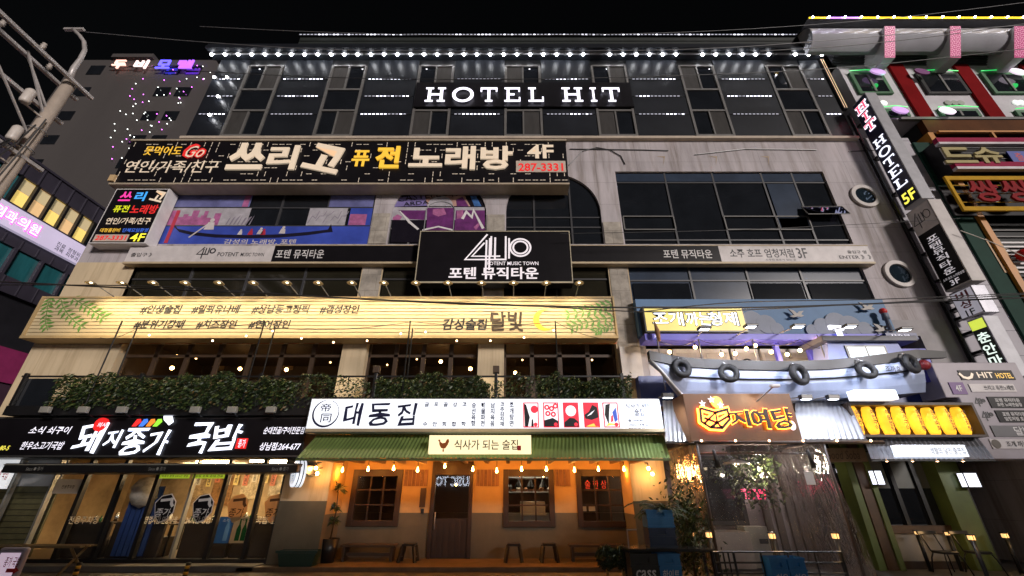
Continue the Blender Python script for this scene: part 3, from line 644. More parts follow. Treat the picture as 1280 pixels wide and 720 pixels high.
# ---- band sign of the third floor
BS = thing('band_sign', 'long white and black strip sign of the third floor under the arches', 'sign', (0, -.2, 8.4))
BY = -.24; z0, z1 = at(0, 327.5, BY)[1], at(0, 307.5, BY)[1]; xx = [at(p, 318, BY)[0] for p in (159, 341, 900, 1089)]
for i, m in ((0, mat('band_white', (.62, .58, .58), .5)), (1, SIGNB), (2, mat('band_white', (.6, .6, .6)))):
    b = MB(); b.box(xx[i] + .003, xx[i + 1] - .003, BY, -.02, z0, z1); b.build('sign_panel', m, BS)
b = MB(); b.box(xx[0], xx[3], BY - .03, -.02, z0 - .07, z0 - .003); b.box(xx[1], xx[3], BY - .02, -.02, z1 + .003, z1 + .03); b.build('trim', mat('trim_tan', (.5, .4, .26), .5), BS)
BT = dict(bold=.02)
for s_, m, a, b_, c_, d in (('출입구 》', INK, 164, 316, 190, 321), ('POTENT', INK, 272, 315.5, 298, 320.5), ('MUSIC TOWN', INK, 301, 316, 330, 320.5), ('포텐 뮤직타운', WH, 345, 312, 405, 323), ('포텐 뮤직타운', WH, 829, 312, 890, 323), ('소주 호프 엄청저럼', INK, 912, 311, 992, 322), ('3F', INK, 996, 310, 1009, 323), ('출입구 옆', INK, 1059, 313, 1083, 317), ('ENTER 》》', INK, 1049, 318.5, 1089, 324)):
    tp(s_, BS, m, a, b_, c_, d, BY - .001, **BT)
tp('소주와 호프가 있는 곳', BS, INK, 957, 323.5, 995, 326, BY - .001)
def logo(parent, m, px0, py0, px1, py1, Y, face=None, w=.05, dbl=True, dep=0.0):
    """four, u, one and nought drawn in double lines"""
    x0, x1, z0, z1 = rc(px0, py0, px1, py1, Y); W_, H_ = x1 - x0, z1 - z0
    q = lambda u, v: (x0 + u * W_, z0 + v * H_); b = MB(); k = 0
    S = [[(.34, 1), (.02, .36), (.52, .36)], [(.33, .85), (.33, -.02)], [(.46, .92), (.46, .36), (.62, .36), (.62, .95)]]
    if dbl: S += [[(.3, .78), (.12, .44), (.54, .44)], [(.38, .9), (.38, .1)], [(.4, .95), (.4, .46)], [(.67, .9), (.67, .38)]]
    for s_ in S: b.ribbon([q(*p) for p in s_], w, Y - .004 - k * .0008); k += 1
    cx, cz = q(.84, .66); r = W_ * .165
    b.ring(cx, cz, r - w, r, Y - .012, Y - .004, 28)
    if dbl: b.ring(cx, cz, r - w * 2.6, r - w * 1.6, Y - .012, Y - .004, 28)
    return b.build('logo', m, parent)
logo(BS, INK, 246, 309, 269, 323, BY, w=.035, dbl=False)
# ---- black board with the line logo
MBD = thing('music_sign', 'square black signboard with a white line logo of digits in the middle of the front', 'sign', (0, -.5, 8))
MY_ = -.62; x0, x1, z0, z1 = rc(522, 289, 714, 354, MY_, 320)
b = MB(); b.box(x0, x1, MY_, -.26, z0, z1); b.build('sign_box', SIGNB, MBD)
b = MB()
for a in ((x0, x1, z1 - .025, z1), (x0, x1, z0, z0 + .05), (x0, x0 + .025, z0 + .05, z1 - .025), (x1 - .025, x1, z0 + .05, z1 - .025)): b.box(a[0], a[1], MY_ - .02, MY_ - .002, a[2], a[3])
b.build('frame', mat('board_frame', (.5, .44, .32), .4), MBD)
WLET = emit('white_letter', (.85, .8, .85), .42)
logo(MBD, WLET, 580, 293, 664, 343, MY_, w=.055)
tp('POTENT MUSIC TOWN', MBD, WLET, 609, 327, 673, 331.5, MY_, bold=.02); tp('포텐 뮤직타운', MBD, WLET, 561, 334, 673, 349, MY_, bold=.05)
# ---- yellow boarded sign of the second floor pub
YS = thing('pub_sign', 'long pale timber boarded pub sign with black hashtags, green leaves and a yellow moon', 'sign', (-5, -.4, 6))
YY = -.5; x0, x1, z0, z1 = rc(44, 373, 767.5, 420, YY, 396); PINE = mat('pale_boards', (.62, .5, .3), .6, .12, .8)
b = MB(); n = 11
for i in range(n):
    h = (z1 - z0) / n; b.box(x0, x1, YY - .0, YY + .05, z0 + i * h + .012, z0 + (i + 1) * h - .004)
b.build('boards', PINE, YS, bevel=.004)
b = MB(); b.box(x0 + .03, x1 - .03, YY + .052, -.02, z0 + .02, z1 - .02); b.build('backing', mat('board_shadow', (.1, .07, .04), .8), YS)  # dark brown backing behind the gaps of the boards
b = MB(); b.box(x0 - .06, x0 - .003, YY - .05, -.02, z0, z1 + .05); b.box(x1 + .003, x1 + .05, YY - .05, -.02, z0, z1 + .05); b.box(x0 - .06, x1 + .05, YY - .06, -.02, z0 - .08, z0 - .003); b.box(x0 - .003, x1, YY - .03, -.02, z1 + .003, z1 + .05); b.build('frame', mat('frame_board', (.5, .36, .18), .6), YS)
for s_, a, b_, c_, d in (('#인생술집', 176, 381, 227, 392.5), ('#밀푀유나베', 240, 381, 300, 392.5), ('#상남동고정픽', 315, 381, 387, 392.5), ('#갬성장인', 400, 381, 449, 392.5), ('#분위기깡패', 168, 399.5, 231, 411), ('#치즈장인', 246, 399.5, 296, 411), ('#연어장인', 311, 399.5, 363, 411), ('감성술집', 553, 398, 609, 413)):
    tp(s_, YS, INK, a, b_, c_, d, YY - .004, bold=.055, shear=.12, wob=.02)
tp('달빛', YS, mat('brown_ink', (.03, .015, .006), .6), 613, 389, 654, 415, YY - .006, bold=.05, wob=.03)
b = MB(); cx, cz = at(681, 400, YY); n = 16; r = .33
o_ = [(cx + r * math.cos(R(60 + 240 * i / n)), cz + r * math.sin(R(60 + 240 * i / n))) for i in range(n + 1)]; i_ = [(cx + .1 + r * .8 * math.cos(R(50 + 260 * i / n)), cz + .02 + r * .84 * math.sin(R(50 + 260 * i / n))) for i in range(n + 1)]
for i in range(n): b.flat([o_[i], o_[i + 1], i_[i + 1], i_[i]], YY - .006)
b.build('moon', mat('moon_yellow', (.75, .5, .03), .5), YS)
LFG = mat('leaf_paint', (.13, .3, .06), .6, .4, 4)
def frond(pts, parent, lsz, y):
    b = MB(); P_ = [Vector(at(x, yy, y)) for x, yy in pts]; b.ribbon([tuple(p) for p in P_], .022, y - .006); k = 0
    for i in range(len(P_) - 1):
        for t in (0, .5):
            p = P_[i].lerp(P_[i + 1], t); d = (P_[i + 1] - P_[i]).normalized()
            for sg in (-1, 1):
                q = Vector((d.x * .55 - sg * d.y * .8, d.y * .55 + sg * d.x * .8)); nn = Vector((-q.y, q.x)); L = lsz * random.uniform(.8, 1.15); k += 1
                b.flat([tuple(p), tuple(p + q * L * .45 - nn * L * .17), tuple(p + q * L), tuple(p + q * L * .45 + nn * L * .17)], y - .007 - k * .0004)
    return b.build('painted_leaves', LFG, parent)
frond([(64, 373), (60, 382), (58, 394), (57, 404), (60, 413)], YS, .25, YY); frond([(76, 373), (79, 384), (86, 394), (95, 403), (107, 410)], YS, .25, YY); frond([(92, 373), (103, 380), (113, 386), (124, 393), (133, 399)], YS, .26, YY)
frond([(766, 396), (750, 400), (735, 403), (722, 406), (710, 411)], YS, .25, YY); frond([(764, 380), (752, 384), (738, 388), (722, 391), (702, 394)], YS, .26, YY); frond([(766, 408), (756, 409), (748, 412), (742, 416)], YS, .22, YY)
# arm lamps over the boarded sign
BULBW = emit('sign_lamp_warm', (1, .8, .5), 4)
npos = [114, 153, 192, 232, 274, 317, 359, 398, 440, 480, 520, 560, 602, 642, 683, 724]
for i, px in enumerate(npos):
    Yl = -1.3; x, z = at(px, 353, Yl)
    t = thing('arm_lamp', 'small warm lamp on a thin arm above the timber boarded sign', 'lamp', (x, -.02, z), 'arm lamps above the boarded sign')
    b = MB(); b.tube([(x, -.03, z - .35), (x, -.3, z - .1), (x, Yl, z + .02)], .014, 5); b.build('arm', GREY, t)
    b = MB(); b.lathe((x, Yl, z), [(.02, .05), (.06, .035), (.13, -.02), (.135, -.03)], 12); b.build('shade', mat('lamp_shade', (.5, .4, .25), .4), t)
    b = MB(); b.disc(x, z, .01, 0, .001, 6); b = MB(); b.sphere((x, Yl, z - .01), .04, 8, sz=.5); b.build('bulb', BULBW, t)
    lamp('light', t, 'SPOT', (x, Yl, z - .07), 78, (1, .78, .44), .05, rot=(0, .75, -1), spot=R(125))
# ---- blade signs on the right edge, facing left
def blade(name, label, y0, y1, z0, z1, X=13.0, th=.42, face=SIGNB, side=None, extra=None):
    t = thing(name, label, 'sign', (X + .2, -.1, z0))
    b = MB(); b.box(X, X + th, y0, y1, z0, z1); b.build('sign_box', side or mat('blade_side', (.35, .35, .38), .45), t, bevel=.015)
    b = MB(); b.quad((X - .004, y1 - .03, z0 + .05), (X - .004, y0 + .03, z0 + .05), (X - .004, y0 + .03, z1 - .05), (X - .004, y1 - .03, z1 - .05)); b.build('face', face, t)
    for k in range(3): z = z0 + (k + .5) * (z1 - z0) / 3; box('bracket', BLK, t, X + .1, X + .3, y1, -.0, z - .04, z + .04)
    return t
def bl(t, body, m, y0, y1, z0, z1, X=13.0, **k): return text(body, t, m, -y1, -y0, z0, z1, X - .006, face='left', **k)
B1 = blade('hotel_blade_sign', 'tall dark blue blade sign spelling HIT HOTEL downwards in glowing letters', -.92, -.28, 9.98, 14.85, face=mat('blade_navy', (.012, .014, .045), .3))
RED_N = emit('neon_red', (1, .06, .12), 1.6)
for i, ch in enumerate('HIT HOTEL'):
    if ch == ' ': continue
    z = 14.6 - i * .455 - (.0 if i < 3 else -.12); hh = .34; ww = .46 if ch != 'I' else .28
    f = lambda u, v, d: (12.99 - d, -.6 + ww / 2 - u * ww, z - hh + v * hh)
    if i < 3: slab(ch, B1, E_HOT, f, .02, grow=.045, name='letter_edge'); f2 = lambda u, v, d: (12.965 - d, -.6 + ww / 2 - u * ww, z - hh + v * hh); slab(ch, B1, RED_N, f2, .01, grow=-.02)
    else: slab(ch, B1, emit('blade_white', (.85, .87, 1), 1.6), f, .02, grow=-.03)
bl(B1, '5F', emit('neon_yellow', (1, .9, .1), 1.2), -.84, -.38, 10.12, 10.5, bold=.04)
B2 = blade('music_blade_sign', 'tall pale and black blade sign with stacked white letters below the HIT HOTEL blade', -1.05, -.25, 6.98, 9.85, face=SIGNB, side=mat('blade_pale', (.5, .46, .44), .5))
b = MB(); b.quad((12.99, -.28, 8.95), (12.99, -1.02, 8.95), (12.99, -1.02, 9.8), (12.99, -.28, 9.8)); b.build('logo_panel', mat('band_white', (.6, .6, .6)), B2)
for i, ch in enumerate('포텐뮤직타운'): bl(B2, ch, WLET, -.82, -.46, 8.55 - i * .225, 8.74 - i * .225, bold=.03)
bl(B2, '소주·호프 노래연습장', WLET, -1.0, -.35, 7.28, 7.36); bl(B2, '3F', WLET, -.78, -.5, 7.08, 7.24, bold=.03)
b = MB(); LZ = lambda u, v: (12.985, -.32 - u * .62, 9.05 + v * .62)
def strip3(pts, w): 
    for i in range(len(pts) - 1): b.tube([LZ(*pts[i]), LZ(*pts[i + 1])], w, 4)
strip3([(.34, 1), (.02, .4), (.52, .4)], .012); strip3([(.33, .8), (.33, .1)], .012); strip3([(.46, .9), (.46, .4), (.62, .4), (.62, .9)], .012)
strip3([(.83 + .17 * math.cos(R(a)), .66 + .22 * math.sin(R(a))) for a in range(0, 361, 24)], .012); b.build('logo', INK, B2)
B3 = blade('bar_blade_sign', 'small white blade sign with dark red stacked letters under the pale music blade', -.95, -.3, 6.05, 6.9, face=acrylic('blade_lit_white', (.6, .58, .66), .35), side=mat('blade_steel', (.4, .4, .44), .25, metal=.8))
for i, ch in enumerate('비상'): bl(B3, ch, mat('dark_red_ink', (.2, .005, .02), .5), -.8, -.45, 6.6 - i * .27, 6.83 - i * .27, bold=.05)
bl(B3, '1F', INK, -.75, -.5, 6.1, 6.28, bold=.03)
B4 = blade('massage_blade_sign', 'narrow dark green blade sign with glowing white stacked letters, lowest of the column', -.85, -.4, 4.3, 6.0, face=mat('blade_green', (.01, .03, .015), .3), side=mat('blade_pale2', (.55, .55, .6), .4))
b = MB(); b.quad((12.99, -.43, 5.68), (12.99, -.82, 5.68), (12.99, -.82, 5.95), (12.99, -.43, 5.95)); b.build('yellow_label', emit('lime_face', (.8, .95, .1), .75), B4)
for i, ch in enumerate('춘안마'): bl(B4, ch, emit('green_white', (.85, 1, .9), 1.1), -.78, -.46, 5.3 - i * .33, 5.58 - i * .33, bold=.04)
# ladder frame that carries the blades
b = MB()
for y in (-.1, -.02): b.tube([(12.9, y - .06, 2.9), (12.9, y - .06, 14.6)], .03, 5)
for k in range(26): b.box(12.88, 12.92, -.16, -.06, 3.2 + k * .45, 3.25 + k * .45)
t = thing('sign_ladder', 'dark steel ladder frame running up the right edge behind the blade signs', 'frame', (12.9, -.1, 2.9)); b.build('frame', BLK, t)
# ================================================================ second floor pub: windows, balcony, hedge
PB = thing('pub', 'dark second floor pub windows with warm bulbs inside, behind the balcony hedge', 'pub', (-4, .2, 3.7))
WALLD = mat('pub_wall', (.06, .04, .025), .7, .4, 1.5); WOODD = mat('dark_wood', (.06, .035, .02), .55, .3, 3, streak=True)
b = MB(); b.box(-11.6, 3.4, 3.8, 3.9, 3.4, 5.9); b.box(-11.6, 3.4, .35, 3.9, 3.38, 3.42); b.box(-11.6, 3.4, .35, 3.9, 5.86, 5.9); b.box(-11.62, -11.58, .35, 3.9, 3.4, 5.9); b.box(3.38, 3.42, .35, 3.9, 3.4, 5.9)
b.build('room', WALLD, PB)
CLEAR = glass('clear_glass', refl=.12); BULBO = emit('bulb_orange', (1, .5, .16), 30); BULBD = emit('bulb_dim', (1, .55, .2), 9)
for hh in h2[:3]:
    n = 7 if hh[1] - hh[0] > 5 else 4; f = MB()
    for i in range(n + 1):
        x = hh[0] + (hh[1] - hh[0]) * i / n; f.box(x - .06, x + .06, .2, .28, hh[2], hh[3])
    f.box(hh[0], hh[1], .2, .28, hh[3] - .5, hh[3] - .42); f.box(hh[0], hh[1], .2, .28, hh[3] - .08, hh[3])
    o = f.build('window', WOODD, PB); f = MB(); f.rect(hh[0], hh[1], hh[2], hh[3], .24); f.build('pane', CLEAR, o)
    # striped valance
    m = MB(); k = int((hh[1] - hh[0]) / .11)
    for i in range(k):
        x = hh[0] + (hh[1] - hh[0]) * i / k; x2 = hh[0] + (hh[1] - hh[0]) * (i + 1) / k
        m.quad((x, -.12 - .015 * (i % 2), 5.42), (x2, -.12 - .015 * ((i + 1) % 2), 5.42), (x2, -.04, 5.6), (x, -.04, 5.6), 1 if i % 4 == 3 else 0)
    m.build('valance', [mat('valance_red', (.4, .08, .03), .8), mat('valance_pale', (.5, .36, .22), .8)], PB)
rg = random.Random(21)
for px, py, s_ in ((215, 460, 1), (300, 461, 1), (358, 462, 1), (551, 452, 1), (588, 461, 1), (644, 466, 1), (484, 456, 0), (521, 449, 0), (187, 462, 0), (221, 444, 0), (353, 451, 0), (413, 453, 0), (245, 448, 0), (701, 448, 0), (653, 450, 0), (740, 450, 0)):
    Yb = rg.uniform(1.0, 2.6); x, z = at(px, py, Yb); t = thing('pendant_bulb', 'PB', 'bulb', (x, Yb, 5.86))
    b = MB(); b.tube([(x, Yb, 5.86), (x, Yb, z + .05)], .006, 4); b.build('cord', BLK, t)
    b = MB(); b.sphere((x, Yb, z), .06 if s_ else .03, 8); b.build('bulb', BULBO if s_ else BULBD, t)
    if s_: lamp('light', t, 'POINT', (x, Yb, z - .09), 5, (1, .55, .22), .05)
pend = [o for o in COL.objects if o.name.startswith('pendant_bulb')]
for i, o in enumerate(pend):
    o['label'] = 'bare warm bulb hanging inside the dark second floor pub'; o['group'] = 'bulbs hanging inside the pub'
# tables and booth backs inside, seen above the hedge
for i, (x, w_) in enumerate(((-10.6, .5), (-9.5, .6), (-8.2, .5), (-6.9, .5), (-5.9, .6), (-3.6, .5), (-2.2, .6), (.4, .5), (1.9, .6))):
    t = thing('pub_chair', 'dark high backed chair inside the second floor pub', 'chair', (x, 1.4, 3.42), 'chairs inside the pub')
    b = MB(); b.box(x, x + w_, 1.4, 1.45, 3.85, 4.75); b.build('backrest', WOODD, t, bevel=.03); b = MB(); b.box(x, x + w_, .95, 1.4, 3.82, 3.9); b.build('seat', WOODD, t)
    for dx in (.03, w_ - .07):
        for y in (.97, 1.38): box('leg', WOODD, t, x + dx, x + dx + .04, y, y + .04, 3.42, 3.82)
for i, (px, py, w_, h_, col) in enumerate(((275, 455, 12, 16, (.5, .3, .12)), (360, 455, 14, 14, (.35, .22, .1)), (168, 455, 14, 20, (.12, .12, .1)), (250, 455, 10, 20, (.14, .12, .08)), (480, 452, 12, 14, (.2, .12, .06)))):
    x0, x1, z0, z1 = rc(px - w_ / 2, py - h_ / 2, px + w_ / 2, py + h_ / 2, 3.75)
    t = box('wall_poster', mat('poster_%s' % 'abcde'[i], col, .6, .4, 3), None, x0, x1, 3.76, 3.795, z0, z1)
    tag(t, ['tan framed poster on the pub back wall, second from the left column', 'brown poster on the pub back wall near the right pier', 'dark grey poster at the left end of the pub back wall', 'olive grey poster between bulbs on the pub back wall', 'reddish brown poster behind the middle pub window'][i], 'poster')
# balcony slab, rail and hedge
BA = thing('balcony', 'long dark steel balcony with posts and rails in front of the pub windows', 'balcony', (-5, -.6, 3.5))
bx0, bx1 = -12.3, 3.0
b = MB(); b.box(bx0, bx1, -1.15, -.02, 3.28, 3.5); b.build('slab', BLK, BA)
for x in [bx0 + .1, -9.3, -6.3, -3.42, -.4, 2.75]: box('post', BLK, BA, x - .04, x + .04, -1.18, -1.1, 3.5, 4.3, bevel=.008)
for x in (-3.42, -.4): box('post_cap', WOODD, BA, x - .08, x + .08, -1.22, -1.06, 4.302, 4.48, bevel=.01)
b = MB(); b.box(bx0, bx1, -1.16, -1.12, 4.2, 4.24); b.build('rail', BLK, BA)
b = MB(); b.tube([(bx0 + .05, -1.14, 4.22), (bx0 - .5, -.3, 3.6)], .03, 5); b.quad((bx0 + .1, -1.1, 3.5), (bx0 + .95, -1.1, 3.5), (bx0 + .95, -1.1, 4.18), (bx0 + .1, -1.1, 4.18)); b.build('side_panel', DGL, BA)
def leaves(mb, n, fn, s0, s1, mi=(0, 1, 2)):
    rg = random.Random(n)
    for i in range(n):
        p = Vector(fn(rg)); a = Vector((rg.gauss(0, 1), rg.gauss(0, 1), rg.gauss(0, 1))).normalized(); b_ = a.orthogonal().normalized(); s_ = rg.uniform(s0, s1)
        c_ = a.cross(b_); k = rg.choice(mi)
        mb.add([p - b_ * s_, p + c_ * s_ * .45, p + b_ * s_, p - c_ * s_ * .45], [(0, 1, 2, 3)], k)
LEAFM = [mat('hedge_leaf_dark', (.012, .028, .008), .5, .3, 3), mat('hedge_leaf', (.035, .06, .014), .5, .3, 3), mat('hedge_leaf_light', (.085, .115, .028), .45, .3, 3), mat('hedge_leaf_dry', (.13, .085, .03), .6, .3, 3)]
for i, (x0, x1, dens) in enumerate(((-11.25, -5.4, 1), (-5.35, -3.5, .35), (-3.35, -.55, 1), (-.5, .55, .4), (.6, 2.95, 1))):
    t = thing('hedge', ['long dark green hedge along the left half of the balcony, over the black shop sign', 'thin gappy stretch of hedge on the balcony before the first cream pier', 'dense stretch of balcony hedge under the middle pub window', 'thin gappy stretch of hedge on the balcony before the second cream pier', 'dense right end of the balcony hedge by the white wall'][i], 'hedge', ((x0 + x1) / 2, -1, 3.5))
    b = MB(); L = x1 - x0
    def fn(rg):
        x = x0 + rg.random() * L; z = 3.42 + (.74 + .07 * math.sin(x * 2.3) + .05 * math.sin(x * 6.1 + 1)) * (1 - rg.random() ** 1.5)
        return (x, -1.32 + rg.random() * .32, z + .06 * math.sin(x * 5) * rg.random() + .05 * math.sin(x * 13))
    leaves(b, int(L * 1700 * dens), fn, .018, .058, (0, 0, 0, 1, 1, 1, 2, 2, 0, 1, 0, 1, 3)); tag(b.build('foliage', LEAFM, t), kind='stuff')
    b = MB(); b.box(x0, x1, -1.1, -.75, 3.5, 3.72); b.build('planter', BLK, t)
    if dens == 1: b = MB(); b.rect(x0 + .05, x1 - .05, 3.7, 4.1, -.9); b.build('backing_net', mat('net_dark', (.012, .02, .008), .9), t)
# rope lights over the balcony on thin posts
for i, (px, py0) in enumerate(((153, 401), (172, 409), (331, 401), (344, 409), (513, 401), (516, 410), (694, 401))):
    x, z1 = at(px, py0, -1.25 if i % 2 == 0 else -.9); Yp = -1.25 if i % 2 == 0 else -.9
    o = MB(); o.tube([(x, Yp, 3.5), (x, Yp, z1)], .018, 5); o.build('t', BLK)
    o = bpy.data.objects['t']; o.name = 'light_post'; tag(o, 'thin black post for bulbs standing on the pub balcony', 'post', 'thin posts on the balcony')
SL = thing('string_lights', 'string of tiny warm bulbs swagged between thin posts before the boarded sign', 'lights', (-4, -1, 5.4))
anch = [(125, 422), (172, 410), (331, 402), (344, 410), (515, 402), (694, 402), (770, 425)]
def swag(mb, a, b_, sag, r=.008, n=9):
    a, b_ = Vector(a), Vector(b_); pts = []
    for i in range(n + 1):
        t = i / n; p = a.lerp(b_, t); p.z -= sag * 4 * t * (1 - t); pts.append(p)
    mb.tube(pts, r, 4); return pts
w = MB(); P3 = [(at(px, py, -1.1)[0], -1.1, at(px, py, -1.1)[1]) for px, py in anch]
for i in range(len(P3) - 1): swag(w, P3[i], P3[i + 1], .12)
w.build('cord', BLK, SL)
for px, py in ((187, 418), (266, 425), (308, 419), (341, 413), (377, 422), (417, 427), (459, 425), (501, 416), (532, 414), (571, 425), (613, 425), (655, 421), (692, 412)):
    x, z = at(px, py, -1.1); b = MB(); b.sphere((x, -1.1, z - .02), .026, 6); b.build('bulb', emit('tiny_bulb', (1, .6, .3), 14), SL)

# ================================================================ left shop: black fascia and glass front
FS = thing('shop_sign', 'long black fascia sign with white brushed letters over the left glass fronted shop', 'sign', (-9.5, -.9, 2.6))
FY = -.95; x0, x1, z0, z1 = rc(-30, 521, 381, 572, FY, 548)
b = MB(); b.box(x0, x1, FY, -.06, z0, z1); b.build('sign_box', SIGNB, FS, bevel=.02)
b = MB(); b.box(x0, x1, FY - .02, FY - .002, z1 - .05, z1 - .01); b.box(x0, x1, FY - .02, FY - .002, z0 + .01, z0 + .05); b.build('trim', mat('dark_trim', (.05, .05, .05), .25), FS)
LW = emit('fascia_white', (.84, .88, 1), 1.7); LW2 = emit('fascia_small_white', (.9, .88, 1), 1.0)
for s_, m, a, b_, c_, d, k in (('소식 쇠구이', LW2, 37, 533, 89, 542.5, .02), ('한우소고기국밥', LW2, 27, 552, 80, 562, .02), ('순대전골/구이전문점', LW2, 330, 533.5, 381, 542.5, .02), ('상남점:264-677', LW2, 325, 553, 376, 563, .03), ('80-5', emit('fascia_yellow', (.9, .8, .1), .9), 0, 557, 12, 563, .03)):
    tp(s_, FS, m, a, b_, c_, d, FY - .004, bold=k, shear=.2)
for s_, a, b_, c_, d in (('돼', 95, 527, 130, 567), ('지', 132, 537, 151, 560), ('종', 154, 535, 182, 569), ('가', 183, 537, 210, 569), ('국', 237, 528, 262, 567), ('밥', 265, 530, 302, 564)):
    tp(s_, FS, LW, a, b_, c_, d, FY - .025, bold=.02, dep=.02, shear=.12, wob=.05, name='letter')
b = MB(); b.ribbon([at(167, 516.5, FY), at(190, 514.5, FY), at(208, 514, FY)], [.13, .15, .12], FY - .05); b.ribbon([at(210, 507, FY), at(210, 513, FY), at(212, 522, FY), at(216, 530, FY)], [.1, .16, .2, .12], FY - .052)
b.build('roof_emblem', LW, FS)
for i, (px, col) in enumerate(((172.5, (.9, .03, .03)), (181, (.06, .2, .85)), (190, (.9, .25, .03)), (198.5, (.3, .8, .05)))):
    x, z = at(px, 528.5, FY); b = MB(); b.flat([(x - .1, z - .09), (x + .01, z - .09), (x + .1, z + .02), (x + .06, z + .09), (x - .03, z + .08)], FY - .03); b.build('petal', emit('petal_%d' % i, col, .9), FS)
x, z = at(128, 531, FY); b = MB(); b.disc(x, z, .16, FY - .06, FY - .002, 20); b.build('red_disc', emit('disc_red', (.8, .02, .02), .8), FS); tp('의사', FS, LW2, 122, 528, 134, 534, FY - .061, bold=.03, shear=.2)
x0_, x1_, z0_, z1_ = rc(296, 548, 309, 561, FY); b = MB(); b.box(x0_, x1_, FY - .03, FY - .002, z0_, z1_); b.build('seal', emit('disc_red', (.8, .02, .02), .8), FS); tp('종가', FS, LW2, 298, 549, 307, 559.5, FY - .031, bold=.02)
for i, px in enumerate((61, 108, 156, 247, 293, 341)):
    x, z = at(px, 513.5, -1.25); t = thing('flood_light', 'unlit grey flood lamp on top of the black shop fascia', 'lamp', (x, -1.1, z - .1), 'flood lamps on the black fascia')
    b = MB(); b.box(x - .11, x + .11, -1.38, -1.28, z - .06, z + .08); b.build('housing', mat('flood_grey', (.3, .29, .26), .4), t, bevel=.012); b = MB(); b.tube([(x, -1.3, z), (x, -1.05, z - .1), (x, -.95, z - .12)], .015, 5); b.build('bracket', BLK, t)
AR = thing('awning_box', 'long black folded awning box under the black fascia sign', 'awning', (-9.5, -1, 2.3))
x0, x1, z0, z1 = rc(3, 579, 372, 591, -1.15); b = MB(); b.box(x0, x1, -1.15, -.1, z0, z1); b.build('box', BLK, AR, bevel=.02)
b = MB(); b.box(x0, x1, -1.165, -1.152, z1 - .04, z1 - .02); b.build('rail', mat('rail_grey', (.25, .24, .2), .3), AR)
for px in (33, 186, 340): tp('Since ● 종가', AR, mat('print_grey', (.3, .3, .28), .5), px, 583.5, px + 21, 588.5, -1.168)
# shop front
SF = thing('glass_shop', 'glass fronted soup shop with black posts and warm lit dining room on the left', 'shop', (-9.7, .2, .15))
sx0, sx1, sz0, sz1 = -13.6, -5.72, .2, 2.42; GY = .15
b = MB(); b.box(sx0, sx1, 4.9, 5.0, .1, 2.9, 0); b.box(sx0, sx1, GY, 5, .1, .14, 1); b.box(sx0 - .05, sx0, .3, 5, .1, 2.9, 0); b.box(sx1, sx1 + .05, 1.0, 5, .1, 2.9, 0); b.box(sx0, sx1, GY, 5, 2.45, 2.5, 2)
b.build('room', [mat('soup_wall', (.45, .33, .19), .7, .5, 1), mat('soup_floor', (.12, .09, .06), .4), mat('soup_ceiling', (.45, .33, .18), .6)], SF)
for x, m in ((-12.62, 1), (-11.62, 1), (-10.82, 0), (-9.92, 0), (-9.0, 0), (-8.07, 1), (-7.25, 0), (-6.35, 0), (-5.76, 0)):
    w_ = .09 if m == 0 else .05; box('post', [BLK, mat('silver_post', (.4, .39, .36), .35, metal=.4)][m], SF, x - w_ / 2, x + w_ / 2, GY - .06, GY + .06, sz0, sz1)
b = MB(); b.box(sx0, sx1, GY - .07, GY + .07, sz1, sz1 + .15); b.box(sx0, sx1, GY - .07, GY + .07, sz0 - .1, sz0); b.build('frame', BLK, SF)
b = MB(); b.rect(-11.6, sx1, sz0, sz1, GY); b.build('glazing', CLEAR, SF)
b = MB(); b.box(-13.6, -11.7, .4, .45, .2, 1.75, 0); b.box(-13.6, -11.7, .36, .4, 1.75, 2.45, 1); b.build('side_panel', [mat('olive_slats', (.12, .11, .05), .6, .3, 4), mat('pale_panel', (.35, .36, .37), .4)], SF)
b = MB()
for i in range(11): b.box(-13.6, -11.7, .385, .398, .3 + i * .13, .31 + i * .13)
b.build('slat_gap', BLK, SF)
for k, (a, c_, y) in enumerate(((-7.4, -5.9, 1.2), (-7.6, -6.0, 2.6), (-10.6, -8.6, 3.0), (-9.2, -8.2, 1.6))):
    b = MB(); b.box(a, c_, y, y + .16, 2.38, 2.44); o = b.build('ceiling_light', emit('cove_warm', (1, .7, .36), 60 if k < 2 else 40), SF)
for i, (x0, x1, z0, z1, col) in enumerate(((-11.3, -10.9, 1.2, 2.1, (.5, .36, .2)), (-10.6, -9.9, 1.2, 2.3, (.25, .13, .05)), (-9.6, -8.9, 1.4, 2.2, (.55, .45, .3)), (-8.6, -7.8, 1.5, 2.0, (.5, .42, .3)), (-7.6, -7.0, 1.3, 2.2, (.4, .08, .04)), (-6.8, -6.0, 1.4, 2.2, (.5, .34, .14)))):
    tag(box('menu_board', mat('menu_%d' % i, col, .5, .7, 9), None, x0, x1, 4.84, 4.89, z0, z1), ['tan menu board at the left end of the soup shop wall', 'tall dark brown menu board on the soup shop wall', 'pale menu board in the middle of the soup shop wall', 'low black menu board on the soup shop wall', 'dark red menu board on the soup shop wall', 'wide tan menu board at the right end of the soup shop wall'][i], 'menu board')
rg = random.Random(14)
for k in range(16):
    x = -11.2 + k * .33 + rg.uniform(-.05, .05); h = rg.uniform(.35, .55); t = thing('menu_strip', 'hanging paper menu strip high on the soup shop back wall', 'menu', (x, 4.8, 1.9), 'paper menu strips on the soup shop wall'); box('paper', mat('strip_%d' % (k % 3), ((.7, .66, .55), (.75, .6, .25), (.6, .2, .12))[k % 3], .6), t, x, x + .17, 4.8, 4.815, 2.33 - h, 2.33)
    text('김치국밥수육순대전골모둠곱창'[k % 12] + '\n' + '탕면밥채회전찜'[k % 7], t, INK, x + .04, x + .13, 2.38 - h, 2.28, 4.798, bold=.03)
rg = random.Random(4)
